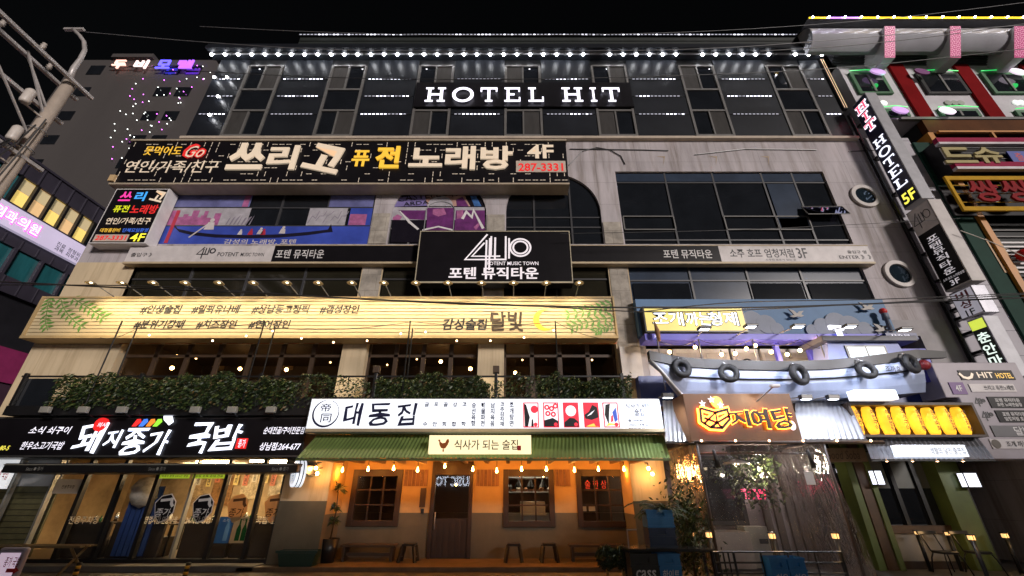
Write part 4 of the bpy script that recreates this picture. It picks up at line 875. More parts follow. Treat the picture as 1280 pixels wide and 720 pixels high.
for i, (x, y) in enumerate(((-11.0, 1.7), (-10.0, 2.8), (-8.5, 1.3), (-8.0, 3.0), (-7.0, 1.5), (-6.3, 2.6))):
    t = thing('dining_table', ['dining table with bottles at the far left inside the soup shop', 'dining table deep inside left in the soup shop', 'dining table behind the first black badge in the soup shop', 'dining table deep inside right in the soup shop', 'dining table behind the bottle posters in the soup shop', 'dining table near the right end of the soup shop'][i], 'table', (x, y, .14))
    b = MB(); b.box(x - .45, x + .45, y - .35, y + .35, .84, .88); b.build('tabletop', mat('table_brown', (.1, .06, .03), .3), t, bevel=.008)
    for dx in (-.4, .36):
        for dy in (-.3, .26): box('leg', BLK, t, x + dx, x + dx + .04, y + dy, y + dy + .04, .14, .84)
    for k in range(5):
        bx, by = x + rg.uniform(-.4, .4), y + rg.uniform(-.3, .3); b = MB(); h = rg.uniform(.1, .24)
        b.lathe((bx, by, .88), [(.001, 0), (.035, .0), (.035, h * .6), (.014, h * .75), (.014, h), (.001, h)], 8)
        tag(b.build('bottle', rg.choice([mat('bottle_green', (.02, .1, .03), .1), mat('steel_cup', (.6, .6, .6), .2, metal=1), mat('cup_white', (.7, .7, .65), .3)])), 'small bottle or cup on a soup shop table', 'bottle', 'bottles and cups on the soup shop tables')
for i, (x0, x1) in enumerate(((-11.5, -10.3), (-10.2, -8.9), (-8.4, -7.2), (-7.1, -5.9))):  # added dark benches that darken the lower half behind the glass
    t = thing('booth_bench', ['dark high backed booth bench behind the glass, farthest left', 'dark high backed booth bench behind the glass by the blue curtain', 'dark high backed booth bench behind the black badges', 'dark high backed booth bench behind the bottle posters'][i], 'bench', (x0, .8, .14)); b = MB(); b.box(x0, x1, .78, .86, .14, .92); b.build('backrest', mat('booth_dark', (.035, .025, .018), .5, .3, 3), t, bevel=.02); b = MB(); b.box(x0, x1, .86, 1.25, .14, .58); b.build('seat', mat('booth_dark', (.035, .025, .018)), t, bevel=.02)
# things on the glass
BADGE = [(-.9, .35), (-.55, -.6), (-.1, -1), (.4, -.85), (.85, -.3), (.8, .45), (.25, 1), (-.5, .85)]
for i, (px, py, dk) in enumerate(((206, 635, 1), (253.5, 635, 1), (297, 635, 0), (343, 635, 0), (377, 636, 0))):
    x, z = at(px, py, .1); r = .32; t = thing('shop_badge', ['black badge sticker on the glass, left one of two', 'black badge sticker on the glass, right one of two', 'tan badge sticker on the glass above the bottle posters', 'tan badge sticker on the glass between the last black posts', 'tan badge sticker half hidden by the cream column'][i], 'sticker', (x, .1, z - r))
    m1, m2 = (SIGNB, WH) if dk else (translucent('badge_tan', (.78, .58, .32), .75), mat('badge_brown', (.1, .04, .01), .5))
    b = MB(); b.prism([(x + u * r * .95, z + v * r) for u, v in BADGE], .085, .09); b.build('disc', m2 if dk else m1, t)
    b = MB(); b.flat([(x + u * r * .88, z + v * r * .93) for u, v in BADGE], .081); b.build('face', m1, t)
    text('종가', t, m2, x - r * .55, x + r * .6, z - r * .6, z - r * .02, .08, bold=.03, shear=.1, wob=.03)
    b = MB(); b.ribbon([(x - r * .45, z + r * .52), (x + r * .35, z + r * .6)], .06, .079); b.ribbon([(x + r * .38, z + r * .72), (x + r * .45, z + r * .3), (x + r * .62, z + r * .1)], .07, .078); b.build('emblem', m2, t)
def flatsign(name, label, cat, m, px0, py0, px1, py1, Y, lines=(), th=.01):
    x0, x1, z0, z1 = rc(px0, py0, px1, py1, Y); t = thing(name, label, cat, ((x0 + x1) / 2, Y, z0))
    b = MB(); b.box(x0, x1, Y, Y + th, z0, z1); b.build('sheet', m, t)
    for s_, mm, u0, u1, v0, v1 in lines: text(s_, t, mm, x0 + u0 * (x1 - x0), x0 + u1 * (x1 - x0), z1 - v1 * (z1 - z0), z1 - v0 * (z1 - z0), Y, bold=.02)
    return t
flatsign('poster', 'white paper notice on the glass at the left end of the soup shop', 'poster', translucent('paper_white', (.65, .65, .68)), 68, 599, 100, 617, .09, [('전용주차장', INK, .3, .8, .4, .65)])
flatsign('poster', 'blue bottle poster on the soup shop glass', 'poster', translucent('poster_blue', (.08, .2, .42)), 271, 646, 289, 679, .09, [('소주', WH, .25, .75, .08, .2)])
flatsign('poster', 'beige poster of two bottles on the soup shop glass', 'poster', translucent('poster_beige', (.5, .43, .32)), 290, 646, 308, 679, .09, [('새로', INK, .5, .9, .05, .16)])
for k, px in enumerate((295, 302)):
    x, z = at(px, 676, .085); b = MB(); b.flat([(x - .055, z), (x + .055, z), (x + .055, z + .24), (x + .02, z + .34), (x + .02, z + .46), (x - .02, z + .46), (x - .02, z + .34), (x - .055, z + .24)], .084); o = b.build('printed_bottle', mat('bottle_green'  , (.02, .1, .03)), bpy.data.objects['poster.002'])
x, z = at(280, 676, .085); b = MB(); b.flat([(x - .05, z), (x + .05, z), (x + .05, z + .28), (x + .018, z + .38), (x + .018, z + .48), (x - .018, z + .48), (x - .018, z + .38), (x - .05, z + .28)], .084); b.build('printed_bottle', mat('print_lightblue', (.2, .4, .6)), bpy.data.objects['poster.001'])
LIME = emit('lime_banner', (.55, .75, .05), .45)
flatsign('banner', 'lime green lettered strip at the top of the glass, left one', 'banner', LIME, 196, 592, 237, 598, .1, [('단체예약 환영 24시간 영업', INK, .08, .95, .25, .75)])
flatsign('banner', 'lime green lettered strip at the top of the glass, right one', 'banner', LIME, 241, 592, 281, 598, .1, [('국밥 수육 순대 전골', INK, .08, .95, .25, .75)])
GLET = translucent('glass_letter', (.6, .56, .5))
for s_, a, c_ in (('전용주차장', 86, 124), ('영업시간 연중무휴', 181, 222), ('24시간 영업', 232, 263), ('국밥 한식 전문', 320, 371)):
    tp(s_, SF, GLET, a, 645, c_, 655, .08, bold=.03)
# blue cloth and apron things at the left of the door
t = thing('blue_curtain', 'hanging dark blue cloth inside the glass between the black posts', 'curtain', (-9.2, .5, .2)); b = MB(); n = 12; x0, x1 = -9.86, -9.05
for i in range(n):
    a, c_ = x0 + (x1 - x0) * i / n, x0 + (x1 - x0) * (i + 1) / n; b.quad((a, .55 + .05 * (i % 2), .2), (c_, .55 + .05 * ((i + 1) % 2), .2), (c_, .55 + .05 * ((i + 1) % 2), 1.75), (a, .55 + .05 * (i % 2), 1.75))
b.build('cloth', mat('blue_cloth', (.01, .04, .17), .8), t)
t = thing('plastic_bag', 'crumpled pale clear plastic bag hanging by the blue curtain inside the soup shop', 'bag', (-9.5, .5, 1.5)); b = MB(); b.sphere((-9.45, .42, 1.62), .3, 10, sz=1.15)
rg = random.Random(8); b.v = [(x + rg.uniform(-.05, .05), y + rg.uniform(-.04, .04), z + rg.uniform(-.05, .05)) for x, y, z in b.v]; b.build('bag', mat('bag_plastic', (.5, .45, .38), .25, .4, 6), t)
# step, bench, striped posts, sandwich board
b = MB(); b.box(-12.4, -5.8, -.35, .1, .0, .12); tag(b.build('stone_step', PAVE, bevel=.015), 'long low stone step in front of the soup shop', 'step')
t = thing('picnic_bench', 'plain timber bench with crossed legs in front of the soup shop glass', 'bench', (-11, -.5, 0)); PINE2 = mat('bench_pine', (.16, .11, .05), .6, .3, 4)
b = MB()
for k in range(3): b.box(-11.55, -9.55, -.72 + k * .15, -.59 + k * .15, .5, .54)
b.build('tabletop', PINE2, t, bevel=.006)
for x in (-11.35, -9.75):
    for s_ in (-1, 1): b = MB(); b.tube([(x, -.5 - s_ * .28, .0), (x, -.5 + s_ * .2, .5)], .035, 4); b.build('leg', PINE2, t)
for i, px in enumerate((100, 236)):
    x, z = at(px, 703, -1.3); t = thing('striped_post', ['short leaning black and yellow striped post at the kerb, left one', 'short leaning black and yellow striped post at the kerb, right one'][i], 'post', (x, -1.3, 0)); b = MB()
    for k in range(6): b.tube([(x, -1.3, k * z / 6), (x, -1.3, (k + 1) * z / 6)], .045, 10, k % 2)
    b.build('pole', [mat('stripe_yellow', (.6, .35, .03), .5), BLK], t)
t = thing('sandwich_board', 'rounded pale pavement sign with a red arrow at the lower left corner', 'sign', (-9, -3, 0)); x0, x1, z0, z1 = rc(-3, 684, 32, 728, -2.6, 700); z0 = 0
b = MB(); b.box(x0, x1, -2.66, -2.56, z0, z1); b.build('board', mat('board_lavender', (.36, .32, .4), .4), t, bevel=.04); b = MB(); b.rect(x0 + .07, x1 - .07, .1, z1 - .08, -2.664); b.build('face', acrylic('board_face', (.8, .62, .78), .5), t)
tp('종가 국밥', t, mat('dark_red_ink', (.2, .005, .02)), 6, 696, 25, 709, -2.666, bold=.02)
x, z = at(14, 714, -2.67); b = MB(); b.flat([(x - .1, z - .02), (x + .04, z - .02), (x + .04, z - .05), (x + .13, z + .01), (x + .04, z + .07), (x + .04, z + .04), (x - .1, z + .04)], -2.669); b.build('arrow', mat('arrow_red', (.5, .01, .02), .5), t)
flatsign('light_box', 'white lit notice at the extreme left under the fascia', 'sign', acrylic('notice_white', (.8, .82, .85), .7), -16, 574, 13, 611, -.3, [('식 국밥', mat('arrow_red', (.5, .01, .02)), .5, .95, .35, .7)], .08)
# ================================================================ middle tavern
TS = thing('tavern_sign', 'wide glowing white lightbox sign with brushed letters and five red cards over the green awning', 'sign', (0, -1.4, 3.1))
TY = -1.45; x0, x1, z0, z1 = rc(385, 498, 827.5, 541, TY, 519)
b = MB(); b.box(x0, x1, TY, -1.16, z0, z1); b.build('sign_box', mat('sign_steel', (.4, .4, .42), .4), TS, bevel=.01)
b = MB(); b.rect(x0 + .02, x1 - .02, z0 + .02, z1 - .02, TY - .004); b.build('face', E_COOL, TS)
FYY = TY - .006
b = MB(); cx, cz = at(407.5, 516.5, TY); n = 26
for k, (a0, a1, r_) in enumerate(((100, 430, .3),)):
    pts = [(cx + r_ * math.cos(R(a0 + (a1 - a0) * i / n)), cz + r_ * math.sin(R(a0 + (a1 - a0) * i / n))) for i in range(n + 1)]
    b.ribbon(pts, [.012 + .035 * math.sin(math.pi * min(1, i / n * 1.2)) for i in range(n + 1)], FYY)
b.build('ring_mark', INKB, TS)
tp('帝', TS, INKB, 401, 504.5, 414, 514.5, FYY, bold=.015); tp('同', TS, INKB, 401, 517, 414, 528, FYY, bold=.015)
for s_, a, c_ in (('대', 430, 453), ('동', 461, 488), ('집', 496, 521)): tp(s_, TS, INKB, a, 503.5, c_, 532.5, FYY, bold=.03, wob=.045, shear=.06, name='letter')
cols_ = ['글        수', '포        안', '골        희', '강        합', '고        학', '승 선 육 향', '해 물 파 전', '남 지 육 음', '고 추 감 자 채', '조 개 탕 면']
for i, s_ in enumerate(['글\n\n\n\n수', '포\n\n\n\n안', '골\n\n\n\n희', '강\n\n\n\n합', '고\n\n\n\n학', '승\n선\n육\n향', '해\n물\n파\n전', '남\n지\n육\n음', '고\n추\n감\n자\n채', '조\n개\n탕\n면']):
    px = 532.5 + i * 11.9; tp(s_, TS, INKB, px - 2.8, 503, px + 2.8, 533, FYY, bold=.05)
CR_ = emit('card_red', (.75, .03, .06), .8); CB_ = mat('card_black', (.01, .01, .02), .5); CW_ = emit('card_white', (.85, .85, .9), .9); CBL = emit('card_blue', (.05, .12, .6), .6); CY_ = emit('card_yellow', (.85, .65, .1), .8)
for i, pa in enumerate((654, 679, 704, 729.5, 754)):
    x0, x1, z0, z1 = rc(pa, 503, pa + 19.5, 534.5, FYY); W_, H_ = x1 - x0, z1 - z0; q = lambda u, v: (x0 + u * W_, z0 + v * H_)
    b = MB(); b.rect(x0, x1, z0, z1, FYY, 0); o = b.build('card', CR_, TS)
    bg = CW_ if i in (0, 1, 4) else CR_
    MB().rect(x0 + .025, x1 - .025, z0 + .025, z1 - .025, FYY - .002).build('card_face', bg, o)
    def blob(pts, m, k): MB().flat([q(*p) for p in pts], FYY - .003 - .0007 * k).build('card_shape', m, o)
    def circ(u, v, r, m, k): MB().flat([(q(u, v)[0] + r * W_ * math.cos(R(a)), q(u, v)[1] + r * W_ * math.sin(R(a))) for a in range(0, 360, 20)], FYY - .003 - .0007 * k).build('card_shape', m, o)
    if i == 0: circ(.72, .72, .24, CR_, 0); blob([(.1, .04), (.3, .04), (.42, .4), (.2, .9), (.06, .95)], CB_, 1); blob([(.5, .04), (.66, .04), (.62, .34), (.54, .3)], CB_, 2)
    if i == 1:
        for k, (u, v) in enumerate(((.25, .8), (.55, .75), (.8, .85), (.3, .55), (.65, .52))): circ(u, v, .17, CR_, 2 * k); circ(u, v, .07, CW_, 2 * k + 1)
        blob([(.05, .04), (.95, .04), (.95, .25), (.6, .38), (.05, .28)], CB_, 11)
    if i == 2: circ(.5, .66, .34, CW_, 0); blob([(.05, .03), (.95, .03), (.95, .22), (.7, .36), (.4, .38), (.05, .2)], CB_, 1)
    if i == 3: circ(.3, .78, .2, CR_, 0); blob([(.05, .5), (.35, .62), (.6, .9), (.9, .8), (.95, .4), (.5, .3), (.1, .35)], CB_, 1); blob([(.1, .04), (.9, .04), (.6, .16), (.3, .1)], CY_, 2); blob([(.2, .44), (.5, .52), (.75, .7), (.5, .6)], CW_, 3)
    if i == 4: blob([(.1, .5), (.2, .9), (.5, .95), (.4, .6), (.3, .1)], CB_, 0); blob([(.6, .6), (.85, .8), (.9, .3), (.7, .2)], CBL, 1); blob([(.45, .2), (.6, .25), (.62, .5), (.5, .45)], CR_, 2); blob([(.1, .05), (.5, .1), (.9, .06), (.9, .14), (.3, .18)], CY_, 3)
    circ(.78, .12, .12, CR_, 14)
tp('식사가 되는', TS, INKB, 782, 504, 814, 511, FYY, bold=.02, shear=.15, wob=.04); tp('술집.', TS, INKB, 793, 510.5, 807, 520.5, FYY, bold=.02, wob=.04)
for s_, a, b_, c_, d in (('☎ 1600-8020', 785, 524, 807, 527.5), ('www.대동집.com', 786, 529, 820, 532.5), ('창원상남점 055.264.8855', 786, 534.5, 820, 537.5)): tp(s_, TS, mat('grey_ink', (.06, .06, .09), .5), a, b_, c_, d, FYY, bold=.05)
# green corrugated awning
AW = thing('awning', 'sloping green corrugated awning with lamps under its edge', 'awning', (0, -1.2, 2.5))
ya, yb = -1.1, -1.75; xa0, xa1, za = at(396, 544, ya)[0], at(829, 544, ya)[0], at(0, 544, ya)[1]; xb0, xb1, zb = at(370, 573, yb)[0], at(838, 573, yb)[0], at(0, 573, yb)[1]
m = MB(); n = 190; vs = []
for i in range(n + 1):
    t = i / n; o = .018 if i % 2 else 0; vs += [(xa0 + (xa1 - xa0) * t, ya - o * .6, za + o), (xb0 + (xb1 - xb0) * t, yb - o * .6, zb + o)]
m.add(vs, [(2 * i, 2 * i + 1, 2 * i + 3, 2 * i + 2) for i in range(n)]); m.build('sheet', mat('awning_green', (.17, .24, .07), .45, .25, 1.5), AW)
b = MB(); b.box(xb0, xb1, yb - .01, yb + .04, zb - .045, zb - .004); b.build('edge', mat('edge_olive', (.1, .14, .04), .5), AW)
b = MB(); b.box(xa0 - .1, xa1, -1.5, -1.12, za + .03, za + .1); b.build('top_rail', mat('rail_tan', (.5, .4, .26), .5), AW)
WOODR = mat('warm_wood', (.22, .1, .045), .6, .35, 2.5, streak=True)
b = MB(); b.box(xb0 + .2, xb1 - .2, -1.3, -1.15, 2.36, 2.5)
for i in range(15): x = xb0 + .4 + i * (xb1 - xb0 - .8) / 14; b.box(x - .04, x + .04, -1.6, -.05, 2.26, 2.355)
b.build('beam', WOODR, AW)
flatsign('lit_sign', 'small warm yellow lit sign with a rooster hung on the green awning', 'sign', acrylic('warm_face', (1, .84, .5), .95), 536, 544, 664, 567.5, -1.78, [('식사가 되는 술집', INK, .25, .87, .24, .78)], .1)
ls = bpy.data.objects['lit_sign']; x, z = at(557, 556, -1.79); q = lambda u, v: (x - .05 + u * .13, z + v * .15)
b = MB(); b.flat([q(*p) for p in [(-.95, .55), (-.78, .75), (-.62, .72), (-.5, .4), (-.15, .22), (.3, .3), (.55, .75), (.85, .8), (.95, .45), (.75, .0), (.4, -.45), (.05, -.55), (-.4, -.4), (-.68, .05), (-.72, .45)][::-1]], -1.79); b.ribbon([q(.05, -.6), q(.05, -.95)], .03, -1.792); b.build('rooster', mat('rooster_orange', (.5, .12, .01), .5), ls)
x, z = at(649, 560, -1.79); b = MB(); b.rect(x - .04, x + .04, z - .05, z + .05, -1.788); b.build('seal', mat('arrow_red', (.5, .01, .02)), ls)
# back wall of the recess, with door and windows
TV = thing('tavern', 'ochre tavern front with dark wood door and three paned windows under the green awning', 'tavern', (-.8, 1, 0))
LAMPLIT = mat('ochre_plaster', (.5, .32, .14), .8, .15, 1.2, .1)  # cream plaster with the bulbs' orange light put into its colour
def rcw(a, b_, c_, d): return rc(a, b_, c_, d, 1.0)
wn_ = [rcw(438, 587, 501, 658), rcw(629, 587, 693, 659), rcw(721, 587, 786, 659)]; dr = rcw(537, 577, 590, 706); dr = (dr[0], dr[1], .1, dr[3])
zd = at(0, 641, 1.0)[1]
b = MB(); b.holes(-4.6, 3.0, zd, 3.0, [(h[0], h[1], zd, h[3]) for h in wn_] + [(dr[0], dr[1], zd, dr[3])], 1.0, .15); b.build('upper_wall', LAMPLIT, TV)
b = MB(); b.holes(-4.6, 3.0, 0, zd, [(h[0], h[1], h[2], zd) for h in wn_] + [(dr[0], dr[1], 0, zd)], .99, .15); b.build('dado', TAU, TV)
b = MB(); b.rect(-4.55, 2.98, 2.95, 3.0, 1.01); b.quad((-4.545, 1, zd), (-4.545, 0, zd), (-4.545, 0, 3.0), (-4.545, 1, 3.0)); b.quad((2.975, 0, zd), (2.975, 1, zd), (2.975, 1, 3.0), (2.975, 0, 3.0)); b.build('side_wall', LAMPLIT, TV)
b = MB(); b.box(-4.55, 2.98, 4.6, 4.7, 0, 3, 0); b.box(-4.6, -4.55, 1.15, 4.7, 0, 3, 0); b.box(2.98, 3.03, 1.15, 4.7, 0, 3, 0); b.box(-4.55, 2.98, 1.15, 4.6, 2.9, 2.95, 0); b.box(-4.55, 2.98, 1.15, 4.6, .05, .1, 1); b.build('room', [mat('tavern_wall', (.06, .03, .015), .7, .4, 1.5), WOODD], TV)
WOODW = mat('window_wood', (.035, .017, .008), .5, .35, 3)
for k, (x0, x1, z0, z1) in enumerate(wn_):
    f = MB(); w_ = .14
    f.box(x0, x0 + w_, .95, 1.1, z0, z1); f.box(x1 - w_, x1, .95, 1.1, z0, z1); f.box(x0 + w_, x1 - w_, .95, 1.1, z1 - w_ - .03, z1); f.box(x0 + w_, x1 - w_, .95, 1.1, z0, z0 + w_)
    o = f.build('window', WOODW, TV, bevel=.006); f = MB()
    for i in (1, 2):
        x = x0 + w_ + (x1 - x0 - 2 * w_) * i / 3; f.box(x - .018, x + .018, 1.0, 1.05, z0 + w_, z1 - w_ - .03)
        z = z0 + w_ + (z1 - z0 - 2 * w_) * i / 3; f.box(x0 + w_, x1 - w_, 1.005, 1.045, z - .018, z + .018)
    f.build('glazing_bar', WOODW, o); MB().rect(x0 + w_, x1 - w_, z0 + w_, z1 - w_ - .03, 1.055).build('pane', CLEAR, o)
f = MB(); x0, x1, z0, z1 = dr; f.box(x0, x0 + .1, .93, 1.1, z0, z1); f.box(x1 - .1, x1, .93, 1.1, z0, z1); f.box(x0 + .1, x1 - .1, .93, 1.1, z1 - .35, z1); o = f.build('door', WOODW, TV, bevel=.006)
zz = at(0, 648, 1.0)[1]; f = MB(); f.box(x0 + .1, x1 - .1, .98, 1.05, z0, zz)
for i in range(6): x = x0 + .1 + (x1 - x0 - .2) * (i + .5) / 6; f.box(x - .05, x + .05, .965, .98, z0 + .05, zz - .06)
f.build('door_panel', WOODW, o); MB().rect(x0 + .1, x1 - .1, zz, z1 - .35, 1.02).build('pane', glass('door_glass', refl=.35), o)
b = MB(); b.tube([(x0 + .16, .93, zz - .25), (x0 + .16, .93, zz + .15)], .015, 6); b.build('handle', GREY, o)
for i, (a, c_) in enumerate(((505, 535), (595, 624), (694, 713))):
    x0, x1, z0, z1 = rc(a, 587, c_, 607.5, .97); t = thing('menu_plank_board', ['warm wooden menu board between the left window and the door', 'warm wooden menu board between the door and the middle window', 'warm wooden menu board between the middle and right windows'][i], 'menu board', (x0, .97, z0)); n = 6 if i < 2 else 4
    for k in range(n): box('plank', WOODR, t, x0 + (x1 - x0) * k / n + .008, x0 + (x1 - x0) * (k + 1) / n - .008, .965, .985, z0, z1)
    for k in range(n): text('메뉴판'[k % 3] + '\n' + '술국전'[k % 3] + '\n' + '탕면밥'[k % 3], t, INK, x0 + (x1 - x0) * (k + .3) / n, x0 + (x1 - x0) * (k + .7) / n, z0 + .06, z1 - .05, .964) if k % 2 == 0 else None
tag(box('wood_plaque', WOODD, None, *[rc(525, 610, 532, 634, .97)[i] for i in (0, 1)], .96, .985, *[rc(525, 610, 532, 634, .97)[i] for i in (2, 3)]), 'narrow dark wooden plaque on the wall left of the tavern door', 'plaque')
tag(box('entry_keypad', BLK, None, *[rc(526, 636, 530, 642, .97)[i] for i in (0, 1)], .95, .985, *[rc(526, 636, 530, 642, .97)[i] for i in (2, 3)], bevel=.008), 'small black keypad under the wooden plaque by the tavern door', 'keypad')
# bulbs under the awning
BULBT = emit('bulb_amber', (1, .42, .1), 60)
TB = thing('string_lights', 'row of amber bulbs hanging on short cords under the green awning', 'lights', (0, -.2, 2.5))
w = MB(); w.tube([(-4.9, .35, 2.58), (3.4, .35, 2.58)], .012, 5); w.build('cord', BLK, TB)
for px, py in ((428, 588), (460, 587), (492, 586), (522, 588), (556, 583), (591, 587), (621, 589), (652, 587), (683, 587), (718, 588), (748, 587), (780, 587)):
    x, z = at(px, py, .35); b = MB(); b.lathe((x, .35, z), [(.001, -.045), (.028, -.03), (.034, 0), (.016, .04), (.014, .08), (.001, .08)], 10); b.build('bulb', BULBT, TB)
    b = MB(); b.tube([(x, .35, z + .075), (x, .35, 2.58)], .009, 5); b.build('socket', BLK, TB)
    lamp('light', TB, 'POINT', (x, .35, z - .09), 11, (1, .34, .04), .06)
for i, (px, py) in enumerate(((395, 585), (396.5, 592), (810.5, 585.5), (815.5, 592.5))):
    Yb = -.3; x, z = at(px, py, Yb); t = thing('wall_bulb', ['upper bare bulb on the left cream column', 'lower bare bulb on the left cream column', 'upper bare bulb on the right cream column', 'lower bare bulb on the right cream column'][i], 'bulb', (x, -.04, z))
    b = MB(); b.sphere((x, Yb, z), .045, 8); b.build('bulb', BULBT, t); b = MB(); b.tube([(x, -.04, z + .14), (x, Yb, z + .12), (x, Yb, z + .03)], .012, 5); b.build('arm', BLK, t)
    lamp('light', t, 'POINT', (x, Yb - .07, z - .03), 9, (1, .55, .2), .05)
# inside the tavern
for i, (px, py) in enumerate(((450, 594), (479, 594), (679, 595), (738, 594), (766, 594), (570, 606))):
    Yb = 2.2; x, z = at(px, py, Yb); t = thing('pendant_bulb', 'small bare bulb hanging inside the tavern behind the window', 'bulb', (x, Yb, 2.85), 'bulbs hanging inside the tavern')
    b = MB(); b.sphere((x, Yb, z), .03, 8); b.build('bulb', BULBT, t); b = MB(); b.tube([(x, Yb, z + .03), (x, Yb, 2.88)], .006, 4); b.build('cord', BLK, t)
    lamp('light', t, 'POINT', (x, Yb, z - .06), 2.5, (1, .55, .25), .04)
KT = thing('kitchen_counter', 'bright steel kitchen counter with shelves seen through the middle tavern window', 'counter', (.3, 3.8, .1))
x0, x1 = rc(631, 600, 691, 650, 4.0)[:2]
b = MB(); b.box(x0 - .4, x1 + .5, 3.8, 4.4, .1, .95); b.box(x0 - .4, x1 + .5, 3.75, 4.4, .96, 1.0); b.build('counter', mat('steel', (.45, .44, .42), .3, metal=.8), KT)
for z in (1.6, 2.05): box('shelf', GREY, KT, x0 - .3, x1 + .4, 4.15, 4.5, z, z + .04)
rg = random.Random(5)
for k in range(16):
    x = x0 - .2 + k * (x1 - x0 + .5) / 16; h = rg.uniform(.1, .3); b = MB(); b.lathe((x, 4.3, 1.64 if k % 2 else 2.09), [(.001, 0), (.07, 0), (.07, h * .7), (.03, h), (.001, h)], 8); b.build('jar', rg.choice([mat('jar_white', (.65, .62, .55), .3), mat('jar_brown', (.2, .08, .03), .3), BLK]), KT)
box('light_strip', emit('kitchen_light', (1, .85, .6), 50), KT, x0, x1, 3.7, 3.78, 2.6, 2.65)
b = MB(); b.box(x0 + .5, x0 + 1.3, 3.5, 3.7, .95, 1.35); b.build('appliance', mat('appliance_white', (.7, .68, .6), .35), KT, bevel=.02)
for k in range(5): b = MB(); x = x0 + .05 + k * .4; b.lathe((x, 3.6, 2.0), [(.001, 0), (.13, -.22), (.14, -.24), (.11, -.22), (.02, .0)], 12); b.build('hanging_pot', BLK, KT)
tp('술 한 상', TV, emit('neon_dimred', (.7, .05, .02), .7), 731, 600, 758, 611, 1.2)
t = thing('poster', 'two pale bottle labels standing inside the right tavern window', 'poster', (1.6, 1.2, 1.2)); 
for a in (725, 736): x0, x1, z0, z1 = rc(a, 633, a + 8, 639, 1.2); box('label', mat('label_pale', (.55, .52, .5), .4), t, x0, x1, 1.2, 1.21, z0, z1)
# deck, stools, benches, tubs
b = MB(); b.box(-6.2, 3.6, -.35, 1.0, .0, .1); tag(b.build('wooden_deck', mat('deck_wood', (.17, .11, .06), .6, .35, 3), bevel=.01), 'low worn wooden deck in front of the tavern', 'deck')
BP = mat('stool_plastic', (.02, .014, .01), .4)
for i, px in enumerate((512, 642, 686)):
    Ys = .45; x, z = at(px, 679, Ys); t = thing('stool', ['dark plastic stool left of the tavern door', 'dark plastic stool under the middle tavern window, left one', 'dark plastic stool under the middle tavern window, right one'][i], 'stool', (x, Ys, .1))
    b = MB(); b.box(x - .16, x + .16, Ys - .15, Ys + .15, z - .05, z); b.build('seat', BP, t, bevel=.015)
    for sx in (-1, 1):
        for sy in (-1, 1):
            b = MB(); b.tube([(x + sx * .2, Ys + sy * .18, .1), (x + sx * .14, Ys + sy * .13, z - .05)], .045, 4); b.build('leg', BP, t)
        b = MB(); b.tube([(x + sx * .18, Ys - .17, .2), (x + sx * .18, Ys + .17, .2)], .015, 4); b.build('stretcher', BP, t)
for i, (a, c_) in enumerate(((427, 495), (711, 782))):
    x0, x1, _, z1 = rc(a, 680, c_, 704, .6); t = thing('bench', ['low dark wooden bench under the left tavern window', 'low dark wooden bench under the right tavern window'][i], 'bench', ((x0 + x1) / 2, .6, .1)); b = MB()
    for k in range(3): b.box(x0, x1, .42 + k * .13, .53 + k * .13, z1 - .05, z1)
    b.build('seat', WOODD, t, bevel=.006)
    for x in (x0 + .06, x1 - .12): box('leg', WOODD, t, x, x + .06, .45, .75, .1, z1 - .052)
    box('stretcher', WOODD, t, x0 + .12, x1 - .12, .58, .62, .2, .27)
x0, x1, z0, z1 = rc(347, 688, 396, 711, -.25); t = thing('planter_tub', 'long dark green plastic tub on the deck corner below the left column', 'tub', ((x0 + x1) / 2, -.2, .1)); b = MB()
b.add([(x0 + .08, -.3, .1), (x1 - .08, -.3, .1), (x1 - .08, 0, .1), (x0 + .08, 0, .1), (x0, -.34, z1), (x1, -.34, z1), (x1, -.04, z1), (x0, -.04, z1)], [(0, 3, 2, 1), (0, 1, 5, 4), (1, 2, 6, 5), (2, 3, 7, 6), (3, 0, 4, 7)]); b.build('tub', mat('tub_green', (.015, .05, .04), .4), t)
b = MB(); b.box(x0 - .03, x1 + .03, -.37, -.34, z1 - .04, z1 + .01); b.box(x0 + .01, x1 - .01, -.339, -.041, z1 - .06, z1 - .05); b.build('rim', mat('tub_green', (.015, .05, .04)), t)
x, _ = at(412, 680, .35); t = thing('potted_plant', 'tall dark potted plant in the left corner of the tavern recess', 'plant', (x, .35, .1)); b = MB(); b.lathe((x, .35, .1), [(.001, 0), (.16, 0), (.22, .5), (.2, .5), (.19, .44), (.001, .44)], 16); b.build('pot', BLK, t)
b = MB(); b.tube([(x, .35, .5), (x + .03, .35, 1.2), (x, .35, 1.62)], [.02, .018, .012], 6); b.build('stem', WOODD, t); b = MB(); rg = random.Random(6)
for c0 in ((x, 1.68, .26), (x - .03, 1.25, .22), (x + .02, .95, .2)):
    for k in range(34):
        a = rg.uniform(0, 6.28); e = rg.uniform(-.4, 1.1); L = c0[2] * rg.uniform(.7, 1.2); p = Vector((c0[0], .35, c0[1])); d = Vector((math.cos(a) * math.cos(e), math.sin(a) * math.cos(e), math.sin(e))); s_ = d.orthogonal().normalized() * .022; b.add([p, p + d * L * .5 + s_, p + d * L - Vector((0, 0, .05)), p + d * L * .5 - s_], [(0, 1, 2, 3)], rg.choice((0, 0, 1)))
b.build('foliage', LEAFM, t)
